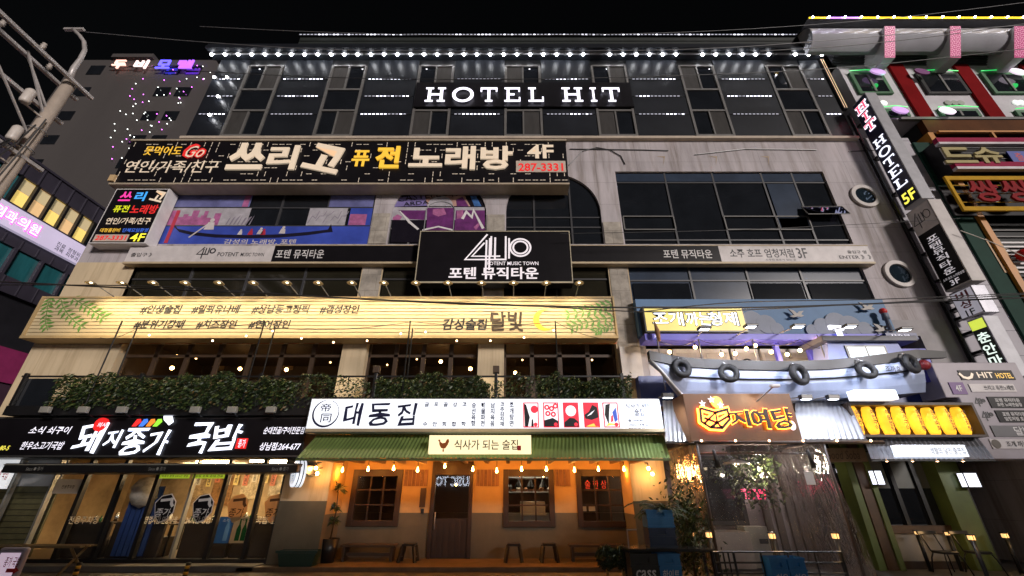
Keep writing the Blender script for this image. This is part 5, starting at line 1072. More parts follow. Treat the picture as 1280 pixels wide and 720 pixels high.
# round projecting lightbox on the left column
x, z = at(373, 592, -.75); t = thing('round_lightbox', 'round white projecting lightbox at the left end of the green awning', 'sign', (x, -.5, z)); R0 = .29
def rl(u, v, d): c, s_ = math.cos(R(52)), math.sin(R(52)); return (x + u * c + d * -s_ * -1 * -1, -.75 - u * s_ - d * c, z + v)
def disc3(mb, r0, d0, d1, n=28, mi=0):
    vs = [rl(r0 * math.cos(2 * math.pi * i / n), r0 * math.sin(2 * math.pi * i / n), d) for d in (d1, d0) for i in range(n)]
    mb.add(vs, [tuple(range(n)), tuple(range(2 * n - 1, n - 1, -1))] + [(i, i + n, (i + 1) % n + n, (i + 1) % n) for i in range(n)], mi)
b = MB(); disc3(b, R0, -.1, .1); b.build('rim', E_COOL, t); b = MB(); disc3(b, R0 * 1.02, .03, .05); disc3(b, R0 * 1.02, -.05, -.03); b.build('band', INK, t)
b = MB()
for a in range(0, 360, 15):
    p = [rl(R0 * .72 * math.cos(R(a_)), R0 * .72 * math.sin(R(a_)), .104) for a_ in (a, a + 15)]; b.tube(p, .006, 4)
b.build('ring_mark', INKB, t)
for k, ch in enumerate('帝同'):
    o = text(ch, None, INKB, -.1, .1, -.02 - .17 * k, .14 - .17 * k, 0, bold=.02); 
    me = o.data; off = woff(t)
    for v in me.vertices: p = Vector(rl(v.co.x, v.co.z, .106)); v.co = p - off
    o.parent = t
b = MB(); b.tube([(x + .2, -.04, z), (x + .1, -.5, z)], .02, 5); b.build('bracket', BLK, t)
# shop across the street whose lit letters mirror in the tavern door
OP = thing('shop_across', 'plain shop front across the street behind the camera with a lit MUSIC TOWN sign', 'shop', (-4, -22, 0))
b = MB(); b.box(-40, 60, -28, -22.2, -.15, 8.2); b.build('wall', mat('across_wall', (.08, .075, .07), .7), OP)  # unseen wall, its height set to shade the lower fronts
for i, (x, z, w_, h_, c_) in enumerate(((-16, 3.6, 4, .5, (1, .2, .3)), (-9, 4.2, 3, .6, (.3, .5, 1)), (-12, 6.0, 2.2, 1.1, (1, .8, .5)), (-3, 5.4, 5, .5, (.9, .95, 1)), (2, 3.4, 3, .5, (1, .6, .2)), (7, 4.4, 2.5, .7, (.3, 1, .5)), (12, 5.5, 4, .6, (.9, .3, .9)), (15, 3.2, 3, .8, (1, .9, .7)), (-7, 7.4, 1.4, 1.2, (1, .75, .4)), (0, 7.6, 1.4, 1.2, (1, .75, .4)), (5, 7.2, 1.4, 1.2, (.8, .85, 1)), (-14, 1.6, 2.5, 1.8, (1, .85, .6)), (9, 1.6, 3, 1.6, (1, .8, .55)))):
    box('lit_panel', emit('across_lit_%d' % i, c_, 3.5), OP, x, x + w_, -22.2, -22.1, z, z + h_)  # added unseen panels, glowing so that they reflect in the shop glass
text('MUSIC TOWN', OP, emit('mirror_white', (.8, .85, 1), 15), -7.1, -2.9, 2.05, 2.75, -22.0, bold=.05)
lt = bpy.data.objects[[o.name for o in COL.objects if o.parent == OP and o.name.startswith('lettering')][0]]
off = woff(OP)
for v in lt.data.vertices: v.co.x = (-10.0 - (v.co.x + off.x)) - off.x       # it faces +y, so it reads the right way from its own street side
# ================================================================ boat bar on the second floor, right
BBAR = thing('boat_bar', 'second floor bar dressed in blue with a sea mural, violet beam and white cupboards', 'bar', (8, 0, 3.7))
SEAW = mat('mural_blue', (.1, .2, .36), .6, .2, .8); VB = mat('violet_blue', (.1, .1, .6), .45, .15, 1.2); NAVY = mat('navy_panel', (.012, .03, .17), .4, .3, 1)
MYY = -.3
x0, x1, z0, z1 = rc(797, 374, 1112, 419, MYY, 396); b = MB(); b.box(x0, x1, MYY, -.01, z0, z1); b.build('mural', SEAW, BBAR)
CLD = mat('cloud_grey', (.3, .33, .4), .7, .1, 2)
for pts in ([(912, 408, 8), (925, 404, 10), (940, 402, 13), (957, 406, 12), (970, 412, 8)], [(1015, 414, 8), (1028, 409, 11), (1045, 405, 14), (1062, 408, 13), (1080, 412, 9), (1100, 414, 7)]):
    b = MB()
    for k, (px, py, r) in enumerate(pts): x, z = at(px, py, MYY); b.disc(x, z, r * .024, MYY - .05 - .004 * k, MYY - .004, 20)
    xa, xb = at(pts[0][0], 414, MYY)[0], at(pts[-1][0], 414, MYY)[0]; zb = at(0, 418, MYY)[1]; b.box(xa, xb, MYY - .045, MYY - .004, zb, zb + .22); b.build('cloud', CLD, BBAR)
for i, (px, py) in enumerate(((996, 394), (1084, 385), (1102, 412))):
    x, z = at(px, py, -.42); t = thing('seagull', ['flat grey cut-out gull on the blue mural beside the lit shell sign', 'flat grey cut-out gull near the top right of the blue mural', 'flat grey cut-out gull low at the right end of the blue mural'][i], 'gull', (x, -.35, z)); q = lambda u, v: (x + u * .24, z + v * .24)
    b = MB(); b.prism([q(*p) for p in [(-.95, -.15), (-.5, -.3), (0, -.2), (.4, -.25), (.8, -.1), (.5, .1), (.95, .55), (.35, .45), (.05, .2), (-.25, .6), (-.8, .75), (-.45, .25), (-.35, .0)]], -.44, -.4); b.build('body', mat('gull_grey', (.42, .4, .38), .6), t)
    b = MB(); b.tube([(x, -.4, z), (x, -.31, z)], .015, 5); b.build('peg', BLK, t)
b = MB(); x, z = at(1104, 390, -.5); b.lathe((x, -.5, z - .75), [(.07, 0), (.05, .5), (.09, .52), (.07, .72), (.02, .78)], 10); t = thing('lighthouse', 'small grey model lighthouse with a red top at the right end of the mural', 'model', (x, -.5, z - .75)); b.build('tower', mat('tower_grey', (.12, .15, .2), .5), t)
b = MB(); b.sphere((x, -.5, z + .02), .1, 10); b.build('dome', mat('dome_red', (.6, .03, .03), .4), t)
x0, x1, z0, z1 = rc(806, 417, 1110, 425, -.8); b = MB(); b.box(x0, x1, -.8, -.3, z0, z1); b.build('beam', VB, BBAR, bevel=.01)
b = MB(); x0, x1, z0, z1 = rc(1108, 416, 1147, 424, -.9); b.box(x0, x1, -.9, -.3, z0, z1); b.build('beam_end', NAVY, BBAR); tp('조개 깨는 형제', BBAR, LW2, 1114, 418, 1137, 422, -.902)
tp('Joe', BBAR, LW2, 818, 418.5, 824, 422, -.802)
b = MB(); b.box(3.86, 11.88, 1.5, 1.6, 3.4, 5.9); b.box(3.86, 11.88, .5, 1.5, 5.8, 5.9); b.box(3.86, 11.88, -.9, 1.5, 3.5, 3.6); b.build('room', mat('bar_wall', (.1, .07, .06), .7, .4, 1.2), BBAR)
# row of white cupboard doors
for i in range(6):
    x0, x1, z0, z1 = rc(806 + i * 37, 436, 806 + (i + 1) * 37 - 3, 468, .3); b = MB(); b.box(x0, x1, .3, .4, z0 - .3, z1); o = b.build('cupboard_door', mat('cupboard_white', (.6, .58, .6), .5), BBAR, bevel=.01)
    b = MB(); b.box(x0 + .1, x1 - .1, .285, .3, z0 - .2, z1 - .12); o2 = b.build('panel', mat('cupboard_inset', (.52, .52, .56), .5), o, bevel=.012)
    if i in (1, 3): b = MB(); b.torus(((x0 + x1) / 2, .28, (z0 + z1) / 2 - .1), (0, 1, 0), .16, .025, 16, 6); b.build('rope_mark', BLK, o)
# posts and frames in blue
for px in (967, 1007):
    x, z1 = at(px, 425, -.5); box('post', VB, BBAR, x - .06, x + .06, -.56, -.44, 3.6, z1, bevel=.01)
    
b = MB(); x0, x1, z0, z1 = rc(978, 448, 1012, 459, .1); b.box(x0, x1, .1, .14, z0 - .1, z1); b.build('notice_board', mat('notice_pale', (.4, .38, .34), .5), BBAR)
# lower blue panels beneath the boat
b = MB(); x0, x1, z0, z1 = rc(800, 470, 1185, 502, -.35); b.box(x0, 12.9, -.35, -.01, z0 - .35, z1); b.build('lower_panel', NAVY, BBAR)
b = MB(); x0, x1, z0, z1 = rc(776, 434, 802, 473, -.1); b.box(x0, x1, -.15, -.02, z0, z1); b.build('white_panel', mat('white_wall', (.55, .52, .5), .6), BBAR)
# lit box sign
t = thing('lit_sign', 'olive yellow lightbox sign with chunky white brush lettering on the blue mural', 'sign', (8, -.5, 6)); x0, x1, z0, z1 = rc(805, 383, 932, 415, -.62); b = MB(); b.box(x0, x1, -.62, -.31, z0, z1); b.build('sign_box', BLK, t)
MB().rect(x0 + .04, x1 - .04, z0 + .04, z1 - .04, -.624).build('face', acrylic('olive_face', (.75, .62, .16), .6, .35, .8), t)
for s_, a, c_ in (('조개', 816, 854), ('까는', 857, 888), ('형제', 886, 922)):
    tp(s_, t, INK, a - 1.5, 389, c_ + 1.5, 408, -.626, bold=.07, wob=.02, name='letter_edge'); tp(s_, t, LW, a, 390, c_, 407, -.634, bold=.02, wob=.02)
# small lamps on arms
for i, (px, py, tx, tz) in enumerate(((880, 411, 872, 420), (938, 408, 920, 420), (997, 408, 975, 416), (1062, 408, 1040, 412), (1130, 412, 1105, 414))):
    Yl = -2.5; x, z = at(px, py, Yl); xa, za = at(tx, tz, -.8); t = thing('arm_lamp', ['black arm lamp below the olive lightbox sign', 'black arm lamp right of the olive lightbox sign', 'black arm lamp before the clouds of the mural, left of two', 'black arm lamp before the clouds of the mural, right of two', 'black arm lamp at the right end of the violet beam'][i], 'lamp', (xa, -.8, za))
    b = MB(); b.tube([(xa, -.8, za), (x, Yl, z)], .016, 5); b.build('arm', GREY, t); b = MB(); b.box(x - .14, x + .14, Yl - .1, Yl + .08, z - .02, z + .04); b.build('head', BLK, t, bevel=.015)
    b = MB(); b.box(x - .1, x + .1, Yl - .07, Yl + .05, z - .026, z - .021); b.build('lens', emit('flood_cool', (.85, .9, 1), 9), t)
    lamp('light', t, 'SPOT', (x, Yl, z - .06), 130, (.8, .84, 1), .06, rot=(0, .75, -1), spot=R(130))
# lit T mark
t = thing('lit_letter', 'small lit white letter shape standing on the blue beam above the cabin', 'sign', (10, -.9, 5)); x, z = at(1047, 415, -.9); q = lambda u, v: (x + u * .2, z + v * .24); b = MB(); b.prism([q(*p) for p in [(-.9, .8), (.9, .7), (.9, .2), (.45, .25), (.5, -.9), (0, -.9), (-.05, .3), (-.9, .35)]][::-1], -.93, -.85); b.build('face', LW, t)
# --- the boat
BT_ = thing('boat', 'half model of a pale blue wooden fishing boat with black gunwale above the shop signs', 'boat', (8.5, -1, 3.9))
st = [(812, 449, 452), (826, 452, 463), (840, 455, 481), (854, 457, 497), (880, 459, 498), (930, 461, 499), (990, 462, 498), (1040, 460, 496), (1080, 456, 494), (1112, 452, 491), (1148, 447, 488)]
HULL = mat('hull_blue', (.36, .42, .58), .45, .2, 1.3, .05, streak=True)
def hy(i): return [-1.75, -1.7, -1.62, -1.5, -1.45, -1.45, -1.45, -1.45, -1.45, -1.45, -1.45][i]
g = MB(); top_, bot_ = [], []
for i, (px, pt, pb) in enumerate(st):
    Y_ = hy(i); x, zt = at(px, pt, Y_); zb = at(px, pb, Y_)[1]; top_.append((x, Y_, zt)); bot_.append((x + (0 if i < 10 else 0), Y_ + .22 * (zt - zb) / .9, zb))
rows = 4; vs = []
for i in range(len(st)):
    a, c_ = Vector(top_[i]), Vector(bot_[i])
    for k in range(rows + 1): t_ = k / rows; p = a.lerp(c_, t_); p.y -= .08 * math.sin(math.pi * t_) * min(1, i / 3); vs.append(p)
R_ = rows + 1
g.add(vs, [(i * R_ + k, i * R_ + k + 1, (i + 1) * R_ + k + 1, (i + 1) * R_ + k) for i in range(len(st) - 1) for k in range(rows)], 0)
g.quad(bot_[-1], top_[-1], (top_[-1][0], -.4, top_[-1][2]), (bot_[-1][0], -.4, bot_[-1][2]))
byk = [-1.62, -1.5, -1.3, -1.0] + [-.4] * 7
for i in range(len(st) - 1): g.quad(bot_[i], bot_[i + 1], (bot_[i + 1][0], byk[i + 1], bot_[i + 1][2]), (bot_[i][0], byk[i], bot_[i][2])); g.quad(top_[i], (top_[i][0], byk[i], top_[i][2]), (top_[i + 1][0], byk[i + 1], top_[i + 1][2]), top_[i + 1])
g.build('hull', HULL, BT_)
g = MB()
for i in range(len(top_) - 1):
    a, c_ = Vector(top_[i]), Vector(top_[i + 1]); h = .2
    g.add([a + Vector((0, -.05, -.03)), c_ + Vector((0, -.05, -.03)), c_ + Vector((0, -.05, h)), a + Vector((0, -.05, h)), a + Vector((0, .12, -.03)), c_ + Vector((0, .12, -.03)), c_ + Vector((0, .12, h)), a + Vector((0, .12, h))], [(0, 1, 2, 3), (3, 2, 6, 7), (5, 4, 7, 6), (1, 0, 4, 5)] + ([(0, 3, 7, 4)] if i == 0 else []))
a = Vector(top_[-1]); g.add([a + Vector((0, -.05, -.03)), a + Vector((.7, -.02, .0)), a + Vector((.75, -.02, .16)), a + Vector((0, -.05, .2)), a + Vector((0, .12, -.03)), a + Vector((.7, .1, 0)), a + Vector((.75, .1, .16)), a + Vector((0, .12, .2))], [(0, 1, 2, 3), (3, 2, 6, 7), (1, 5, 6, 2), (0, 4, 5, 1)])
g.build('gunwale', mat('gunwale_black', (.011, .011, .012), .5, .4, 4), BT_)
g = MB(); pts = []
for i in range(3, len(st)): p = Vector(top_[i]).lerp(Vector(bot_[i]), .36); pts.append((p.x, p.y - .09, p.z))
g.tube(pts, .018, 5); g.build('rubbing_strake', BLK, BT_)
g = MB(); g.tube([(p[0], p[1] - .02, p[2]) for p in (top_[0], bot_[1], bot_[2], bot_[3])], .03, 6); g.build('stem', WH, BT_)
tp('조까호', BT_, INK, 1106.5, 457.5, 1126, 464.5, -1.55, bold=.03)
for i, (px, py) in enumerate(((852, 460), (911, 466.5), (999, 468), (1083, 462.5), (1139, 454.5))):
    x, z = at(px, py, -1.68); t = thing('tyre', ['old black tyre hung near the bow at the left end of the boat', 'old black tyre hung second from the left along the boat', 'old black tyre hung in the middle of the boat, third from left', 'old black tyre hung under the boat cabin window', 'old black tyre hung at the right end of the boat'][i], 'tyre', (x, -1.68, z), 'old tyres hung along the boat')
    b = MB(); b.torus((x, -1.68, z), ((.1, -.25, .3, -.1, .35)[i], -1, (.1, .2, .05, .25, .1)[i]), (.175, .17, .19, .165, .18)[i], (.075, .07, .08, .072, .07)[i], 28, 12); b.build('tyre', mat('tyre_rubber', (.012, .0115, .0115), .65, .5, 9, .4), t); b = MB(); b.tube([(x, -1.66, z + .22), (x, -1.55, z + .3), (x, -1.45, z + .28)], .016, 5); b.build('rope', WH, t)
x, z = at(1155, 456, -1.6); b = MB(); b.sphere((x, -1.6, z), .13, 10); t = thing('buoy', 'small dark red buoy beside the last tyre of the boat', 'buoy', (x, -1.6, z)); b.build('float', mat('buoy_red', (.2, .015, .02), .5), t); b = MB(); b.tube([(x, -1.6, z + .12), (x, -1.45, z + .24)], .012, 5); b.build('rope', WH, t)
# cabin of the boat
CABM = mat('cabin_blue', (.3, .36, .72), .5, .1, 1.5); x0, x1, z0, z1 = rc(1037, 429, 1127, 459, -1.1)
g = MB(); yb_ = -1.15
g.add([(x0 - .15, yb_, z0), (x1 + .12, yb_, z0), (x1 - .02, yb_, z1), (x0 + .02, yb_, z1), (x0 - .15, -.4, z0), (x1 + .12, -.4, z0), (x1 - .02, -.4, z1), (x0 + .02, -.4, z1)], [(0, 1, 2, 3), (1, 5, 6, 2), (0, 3, 7, 4), (3, 2, 6, 7)]); g.build('cabin', CABM, BT_)
g = MB(); g.box(x0 - .2, x1 + .4, yb_ - .15, -.35, z1 + .002, z1 + .14); g.build('cabin_roof', mat('roof_grey', (.12, .12, .15), .5), BT_, bevel=.01)
a0, a1, c0, c1 = rc(1062, 434, 1108, 457, yb_); g = MB(); g.box(a0 - .05, a1 + .05, yb_ - .03, yb_ - .002, c0, c1 + .04); o = g.build('cabin_window', BLK, BT_); g = MB(); m_ = (a0 + a1) / 2; g.rect(a0, m_ - .02, c0, c1, yb_ - .034); g.rect(m_ + .02, a1, c0, c1, yb_ - .034); g.build('pane', acrylic('cabin_glow', (.72, .82, .85), .7), o)
b = MB(); b.box(x1 + .3, x1 + 1.0, -.8, -.36, z0 - .3, z1 - .05); b.build('side_block', VB, BBAR)
# bulbs strung over the boat
TBB = thing('string_lights', 'swagged string of golden bulbs over the boat deck', 'lights', (8, -.9, 5.2)); BULBG = emit('bulb_gold', (1, .55, .18), 40)
w = MB(); A_ = [(818, 424), (873, 424), (940, 424), (1000, 424), (1038, 430)]
for i in range(4): swag(w, (at(*A_[i], -.85)[0], -.85, at(*A_[i], -.85)[1]), (at(*A_[i + 1], -.85)[0], -.85, at(*A_[i + 1], -.85)[1]), .18)
w.build('cord', BLK, TBB)
for px, py in ((837, 440), (869, 434), (902, 443), (919, 442), (933, 436), (944, 432), (964, 440), (984, 443), (1000, 438), (1023, 424), (1036, 434)):
    x, z = at(px, py, -.85); b = MB(); b.sphere((x, -.85, z), .05, 8); b.build('bulb', BULBG, TBB); b = MB(); b.tube([(x, -.85, z + .04), (x, -.85, z + .12)], .014, 5); b.build('socket', BLK, TBB); lamp('light', TBB, 'POINT', (x, -.95, z - .09), 9, (1, .72, .42), .05)
for i, (px, py0) in enumerate(((818, 402), (873, 424), (940, 424), (1022, 420))):
    x, z1 = at(px, py0, -1.0); b = MB(); b.tube([(x, -1.0, 3.9), (x, -1.0, z1)], .018, 6); tag(b.build('mast', GREY), ['thin mast with a furled brown flag at the bow of the boat', 'thin mast behind the first two tyres of the boat', 'thin mast in the middle of the boat before the cupboards', 'thin mast just left of the boat cabin'][i], 'mast')
b = MB(); x, z = at(818, 402, -1.0); b.tube([(x, -1.0, z - .02), (x + .03, -1.02, z - .3), (x + .05, -1.0, z - .55)], [.02, .07, .04], 8); b.build('flag', mat('flag_brown', (.3, .16, .08), .8), bpy.data.objects['mast'])

# ================================================================ bars below the boat
CORR = mat('corrugated_steel', (.45, .46, .5), .32, .15, 2, metal=.6)
def corr(name, label, px0, px1, py0, py1, ya, yb, pitch=.055, pxb0=None, pxb1=None):
    t = thing(name, label, 'awning', (0, ya, 3)); xa0, za = at(px0, py0, ya); xa1 = at(px1, py0, ya)[0]; xb0, zb = at(pxb0 or px0, py1, yb); xb1 = at(pxb1 or px1, py1, yb)[0]; n = int((xa1 - xa0) / pitch); vs = []
    for i in range(n + 1):
        u = i / n; o = .02 * (i % 2); vs += [(xa0 + (xa1 - xa0) * u, ya - o, za + o * .5), (xb0 + (xb1 - xb0) * u, yb - o, zb + o * .5)]
    m = MB(); m.add(vs, [(2 * i, 2 * i + 1, 2 * i + 3, 2 * i + 2) for i in range(n)]); m.build('sheet', CORR, t); m = MB(); m.box(xb0, xb1, yb - .03, yb + .02, zb - .04, zb - .004); m.build('edge', BLK, t); return t
corr('steel_awning', 'corrugated steel awning panel left of the orange bowl sign', 828, 866, 501, 552, -1.0, -1.7, pxb0=832, pxb1=868)
corr('steel_awning', 'brightly lit corrugated steel awning panel right of the orange bowl sign', 994, 1061, 502, 549, -1.0, -1.7, pxb0=994, pxb1=1083)
for i, (px, py) in enumerate(((835, 497), (1008, 499), (1042, 499))):
    x, z = at(px, py, -1.9); t = thing('flood_light', ['bright flood lamp over the left steel awning panel', 'bright flood lamp over the right steel awning panel, left of two', 'bright flood lamp over the right steel awning panel, right of two'][i], 'lamp', (x, -1.2, z)); b = MB(); b.box(x - .13, x + .13, -1.95, -1.83, z, z + .1); b.build('housing', BLK, t, bevel=.01); b = MB(); b.tube([(x, -1.85, z + .08), (x, -1.3, z + .12)], .02, 5); b.build('arm', GREY, t)
    b = MB(); b.box(x - .1, x + .1, -1.93, -1.85, z - .008, z - .002); b.build('lens', emit('flood_cool', (.85, .9, 1), 9), t); lamp('light', t, 'SPOT', (x, -1.9, z - .05), 60, (.85, .9, 1), .06, rot=(0, .7, -1), spot=R(140))
OS = thing('bowl_sign', 'brown wooden signboard with halo lit black letters and a cracked bowl emblem', 'sign', (5.5, -1.8, 3)); OY = -1.9
x0, x1, z0, z1 = rc(858.5, 492, 995.5, 552, OY, 522); b = MB(); b.box(x0, x1, OY, -1.2, z0, z1); b.build('sign_box', mat('sign_brown', (.17, .075, .028), .5, .3, 1.5, streak=True), OS, bevel=.01)
HALO = emit('halo_orange', (1, .34, .03), 9)
for s_, a, b_, c_, d in (('지', 912, 513, 937, 533), ('여', 939, 511, 961, 536), ('당', 964, 510, 990, 536)):
    tp(s_, OS, HALO, a - 1, b_ - 1, c_ + 1, d + 1, OY - .05, bold=.09, wob=.04, name='letter_halo'); tp(s_, OS, mat('letter_brown', (.012, .005, .003), .5), a, b_, c_, d, OY - .07, bold=.05, dep=.03, wob=.04, name='letter')
q = lambda u, v: at(870 + u * 41, 538 - v * 30, OY); b = MB(); hal = MB()
for pts in ([(.08, .9), (.12, .35), (.4, .1), (.75, .08), (.98, .45), (.9, .85), (.55, .72), (.08, .9)], [(.2, .25), (.55, .72), (.6, .3), (.98, .6)], [(.4, .1), (.6, .3), (.75, .08)], [(.2, .5), (.6, .3)]):
    P_ = [q(*p) for p in pts]; b.ribbon(P_, .06, OY - .08); hal.ribbon(P_, .13, OY - .05)
hal.build('emblem_halo', HALO, OS); b.build('emblem', mat('letter_brown', (.012, .005, .003)), OS)
b = MB(); x, z = at(895, 503, OY); b.disc(x, z, .13, OY - .04, OY - .005, 18); b.build('moon', emit('emblem_yellow', (1, .6, .08), .9), OS)
for px, py in ((877, 505), (888, 500), (900, 507)):
    x, z = at(px, py, OY); b = MB(); b.flat([(x + (.085 if k % 2 == 0 else .035) * math.cos(R(90 + 36 * k)), z + (.085 if k % 2 == 0 else .035) * math.sin(R(90 + 36 * k))) for k in range(10)], OY - .045); b.build('star', LW2, OS)
x, z = at(990, 532, OY); b = MB(); b.disc(x, z, .1, OY - .02, OY - .004, 16, sx=.7); b.build('seal', LW2, OS)
x, z = at(967, 483, -2.3); t = thing('arm_lamp', 'small lamp on an arm over the right end of the brown bowl sign', 'lamp', (x, -1.9, z - .2)); b = MB(); b.tube([at3 for at3 in ((x - .25, -1.85, z - .28), (x, -2.3, z))], .014, 5); b.build('arm', GREY, t); b = MB(); b.box(x - .08, x + .12, -2.36, -2.26, z - .02, z + .04); b.build('head', WH, t, bevel=.01); lamp('light', t, 'SPOT', (x - .2, -2.4, z - .06), 22, (1, .75, .45), .05, rot=(-.5, .5, -1), spot=R(140))
# clear plastic screen porch
PP = thing('plastic_porch', 'porch of wrinkled clear plastic sheets on a dark frame before the bowl bar', 'porch', (5.2, -1, 0)); PY0 = -2.1
ax0, ax1 = 3.93, 6.62; zt_ = at(0, 553, PY0)[1]
PLS = glass('clear_plastic', (.88, .88, .92), .2, .12, .09, (.5, .45, .45), bump=.7)
def sheet(f, nu, nv, name):
    rg = random.Random(len(name)); g = MB(); vs = []
    for i in range(nu + 1):
        for j in range(nv + 1): vs.append(f(i / nu, j / nv, .03 * math.sin(i * 1.9 + j * .5) + rg.uniform(-.012, .012)))
    g.add(vs, [(i * (nv + 1) + j, (i + 1) * (nv + 1) + j, (i + 1) * (nv + 1) + j + 1, i * (nv + 1) + j + 1) for i in range(nu) for j in range(nv)], 0, True); return g.build(name, PLS, PP)
sheet(lambda u, v, w: (ax0 + (ax1 - ax0) * u, PY0 + w, .06 + (zt_ - .08) * v), 26, 14, 'front_sheet'); sheet(lambda u, v, w: (ax0 + w, PY0 + (1.9) * u, .06 + (zt_ - .08) * v), 14, 12, 'side_sheet'); sheet(lambda u, v, w: (ax1 + w + .25 * (1 - v), PY0 + (1.9) * u, .06 + (zt_ - .08) * v), 14, 12, 'side_sheet')
b = MB()
for x in (ax0, ax1): b.tube([(x, PY0, 0), (x, PY0, zt_)], .03, 6)
b.tube([(ax0 - .05, PY0, zt_), (ax1 + 1.3, PY0, zt_)], .035, 6); b.tube([(ax0, PY0, zt_), (ax0, -.05, zt_)], .03, 6); b.tube([(ax1, PY0, zt_), (ax1, -.05, zt_)], .03, 6); b.tube([(ax0, PY0 + .03, zt_ - .22), (ax1, PY0 + .03, zt_ - .22)], .02, 5); b.build('frame', mat('porch_frame', (.06, .04, .03), .4), PP)
for k in range(6): x = ax0 + .1 + k * .72; b = MB(); b.sphere((x, PY0 - .03, zt_ + .03), .025, 6); b.build('bulb', emit('tiny_bulb', (1, .6, .3), 14), PP)
for x in (ax0 + .3, ax1 - .42): b = MB(); b.tube([(x, PY0 - .05, zt_ - .15), (x + .04, PY0 - .06, zt_ - .5)], [.03, .06], 6); b.build('strap', BLK, PP)
b = MB(); x, z = at(1010, 598, PY0); b.box(x - .09, x + .09, PY0 - .06, PY0 - .055, z - .12, z + .12); b.build('note', WH, PP)
# bar front behind the porch
BF = thing('bowl_bar', 'dim bar front with green posts, dark window and pale counter behind the plastic porch', 'bar', (5.5, .4, 0)); GRN = mat('olive_green_paint', (.11, .15, .035), .5, .25, 1.5)
SL_ = mat('slat_brown', (.05, .03, .02), .5, .3, 3)
BYW = .35
b = MB(); b.box(3.86, 7.3, BYW + .05, BYW + .2, 0, 3.1); b.build('wall', mat('bar_front_grey', (.2, .17, .17), .7, .3, 1.5), BF)
x0, x1, z0, z1 = rc(881, 575, 922, 651, BYW); f = MB(); f.box(x0 - .1, x1 + .1, BYW - .06, BYW + .05, z0 - .1, z1 + .1); o = f.build('window', BLK, BF, bevel=.01); f = MB(); f.rect(x0, x1, z0, z1, BYW - .063); f.build('pane', DGL, o)
x0, x1, z0, z1 = rc(874, 662, 924, 702, BYW); b = MB(); b.box(x0, x1, -.3, BYW, .05, z1); b.build('counter', mat('counter_white', (.42, .4, .38), .5), BF, bevel=.01)
x0, x1, z0, z1 = rc(933, 658, 962, 702, -.1); b = MB(); b.box(x0, x1, -.15, .2, .05, z1); o = b.build('cabinet', mat('cabinet_grey', (.35, .36, .33), .4), BF, bevel=.012); MB().box(x0 + .3, x0 + .5, -.16, -.152, z1 - .35, z1 - .25).build('slot', BLK, o)
for px in (958, 972, 988, 1000, 1012): x = at(px, 640, BYW)[0]; box('slat', SL_, BF, x - .08, x + .08, BYW - .03, BYW + .045, .05, 3.0)
x, z = at(858, 612, -.1); box('post', mat('mint_green', (.16, .4, .14), .5), BF, x - .12, x + .12, -.14, .1, 0, z); 
NR = thing('neon_sign', 'red glowing neon letters hanging inside the plastic porch', 'sign', (5.3, -.2, 1.7)); tp('진짜 맛있는\n오늘 안주', NR, emit('neon_crimson', (1, .04, .16), 2.4), 927, 611, 961, 624, -.2, bold=.02)
b = MB(); b.box(5.05, 5.95, -.18, -.16, 1.45, 1.95); b.build('backing', glass('neon_backing'), NR)
x, z = at(920, 579, -.6); t = thing('pendant_lamp', 'flat pale pendant lamp inside the plastic porch', 'lamp', (x, -.6, z)); b = MB(); b.lathe((x, -.6, z), [(.02, .1), (.3, 0), (.31, -.02), (.02, .02)], 20); b.build('shade', WH, t); b = MB(); b.tube([(x, -.6, z + .1), (x, -.6, 2.8)], .008, 4); b.build('cord', BLK, t); b = MB(); b.sphere((x, -.6, z - .03), .05, 8); b.build('bulb', emit('warm_lamp', (1, .8, .5), 12), t); lamp('light', t, 'POINT', (x + .5, -.7, z - .2), 130, (1, .8, .6), .05)
t = thing('hanging_vine', 'dark green trailing vine hanging in the plastic porch', 'plant', (5.6, -.4, 2.6)); b = MB()
leaves(b, 900, lambda rg: (lambda a, s_: (5.75 + .5 * a + rg.gauss(0, .12), -.6 + rg.gauss(0, .15), 2.5 - s_ * 1.2 + rg.gauss(0, .08)))(rg.uniform(-1, 1), rg.random() ** 1.4), .03, .08, (0, 1, 1, 2)); b.build('foliage', LEAFM, t)
b = MB(); b.box(5.3, 6.2, -.75, -.5, 2.5, 2.62); b.build('basket', SL_, t)
# plank sign and dark doorway
t = thing('plank_sign', 'small tan plank sign with faint script over the dark doorway beside the porch', 'sign', (7.8, -.2, 2.3)); x0, x1, z0, z1 = rc(1029, 560, 1083, 577, -.3); b = MB(); b.box(x0, x1, -.3, -.02, z0, z1); b.build('board', mat('plank_tan', (.2, .13, .07), .6, .3, 3), t, bevel=.01); tp('Good Soba', t, WOODD, 1032, 563, 1074, 574, -.302, shear=.3)
DW = thing('doorway', 'dark glass doorway between the plastic porch and the lantern bar', 'door', (8, .5, 0)); b = MB(); b.box(7.42, 8.9, .45, .5, .05, 2.9); b.build('glass', DGL, DW); b = MB(); b.box(7.42, 7.5, .35, .45, .05, 2.9); b.box(8.82, 8.9, .35, .45, .05, 2.9); b.box(7.5, 8.82, .35, .45, 2.3, 2.38); b.build('frame', BLK, DW)
tp('ㄴ자', DW, LW2, 1045, 584, 1054, 593, .35)
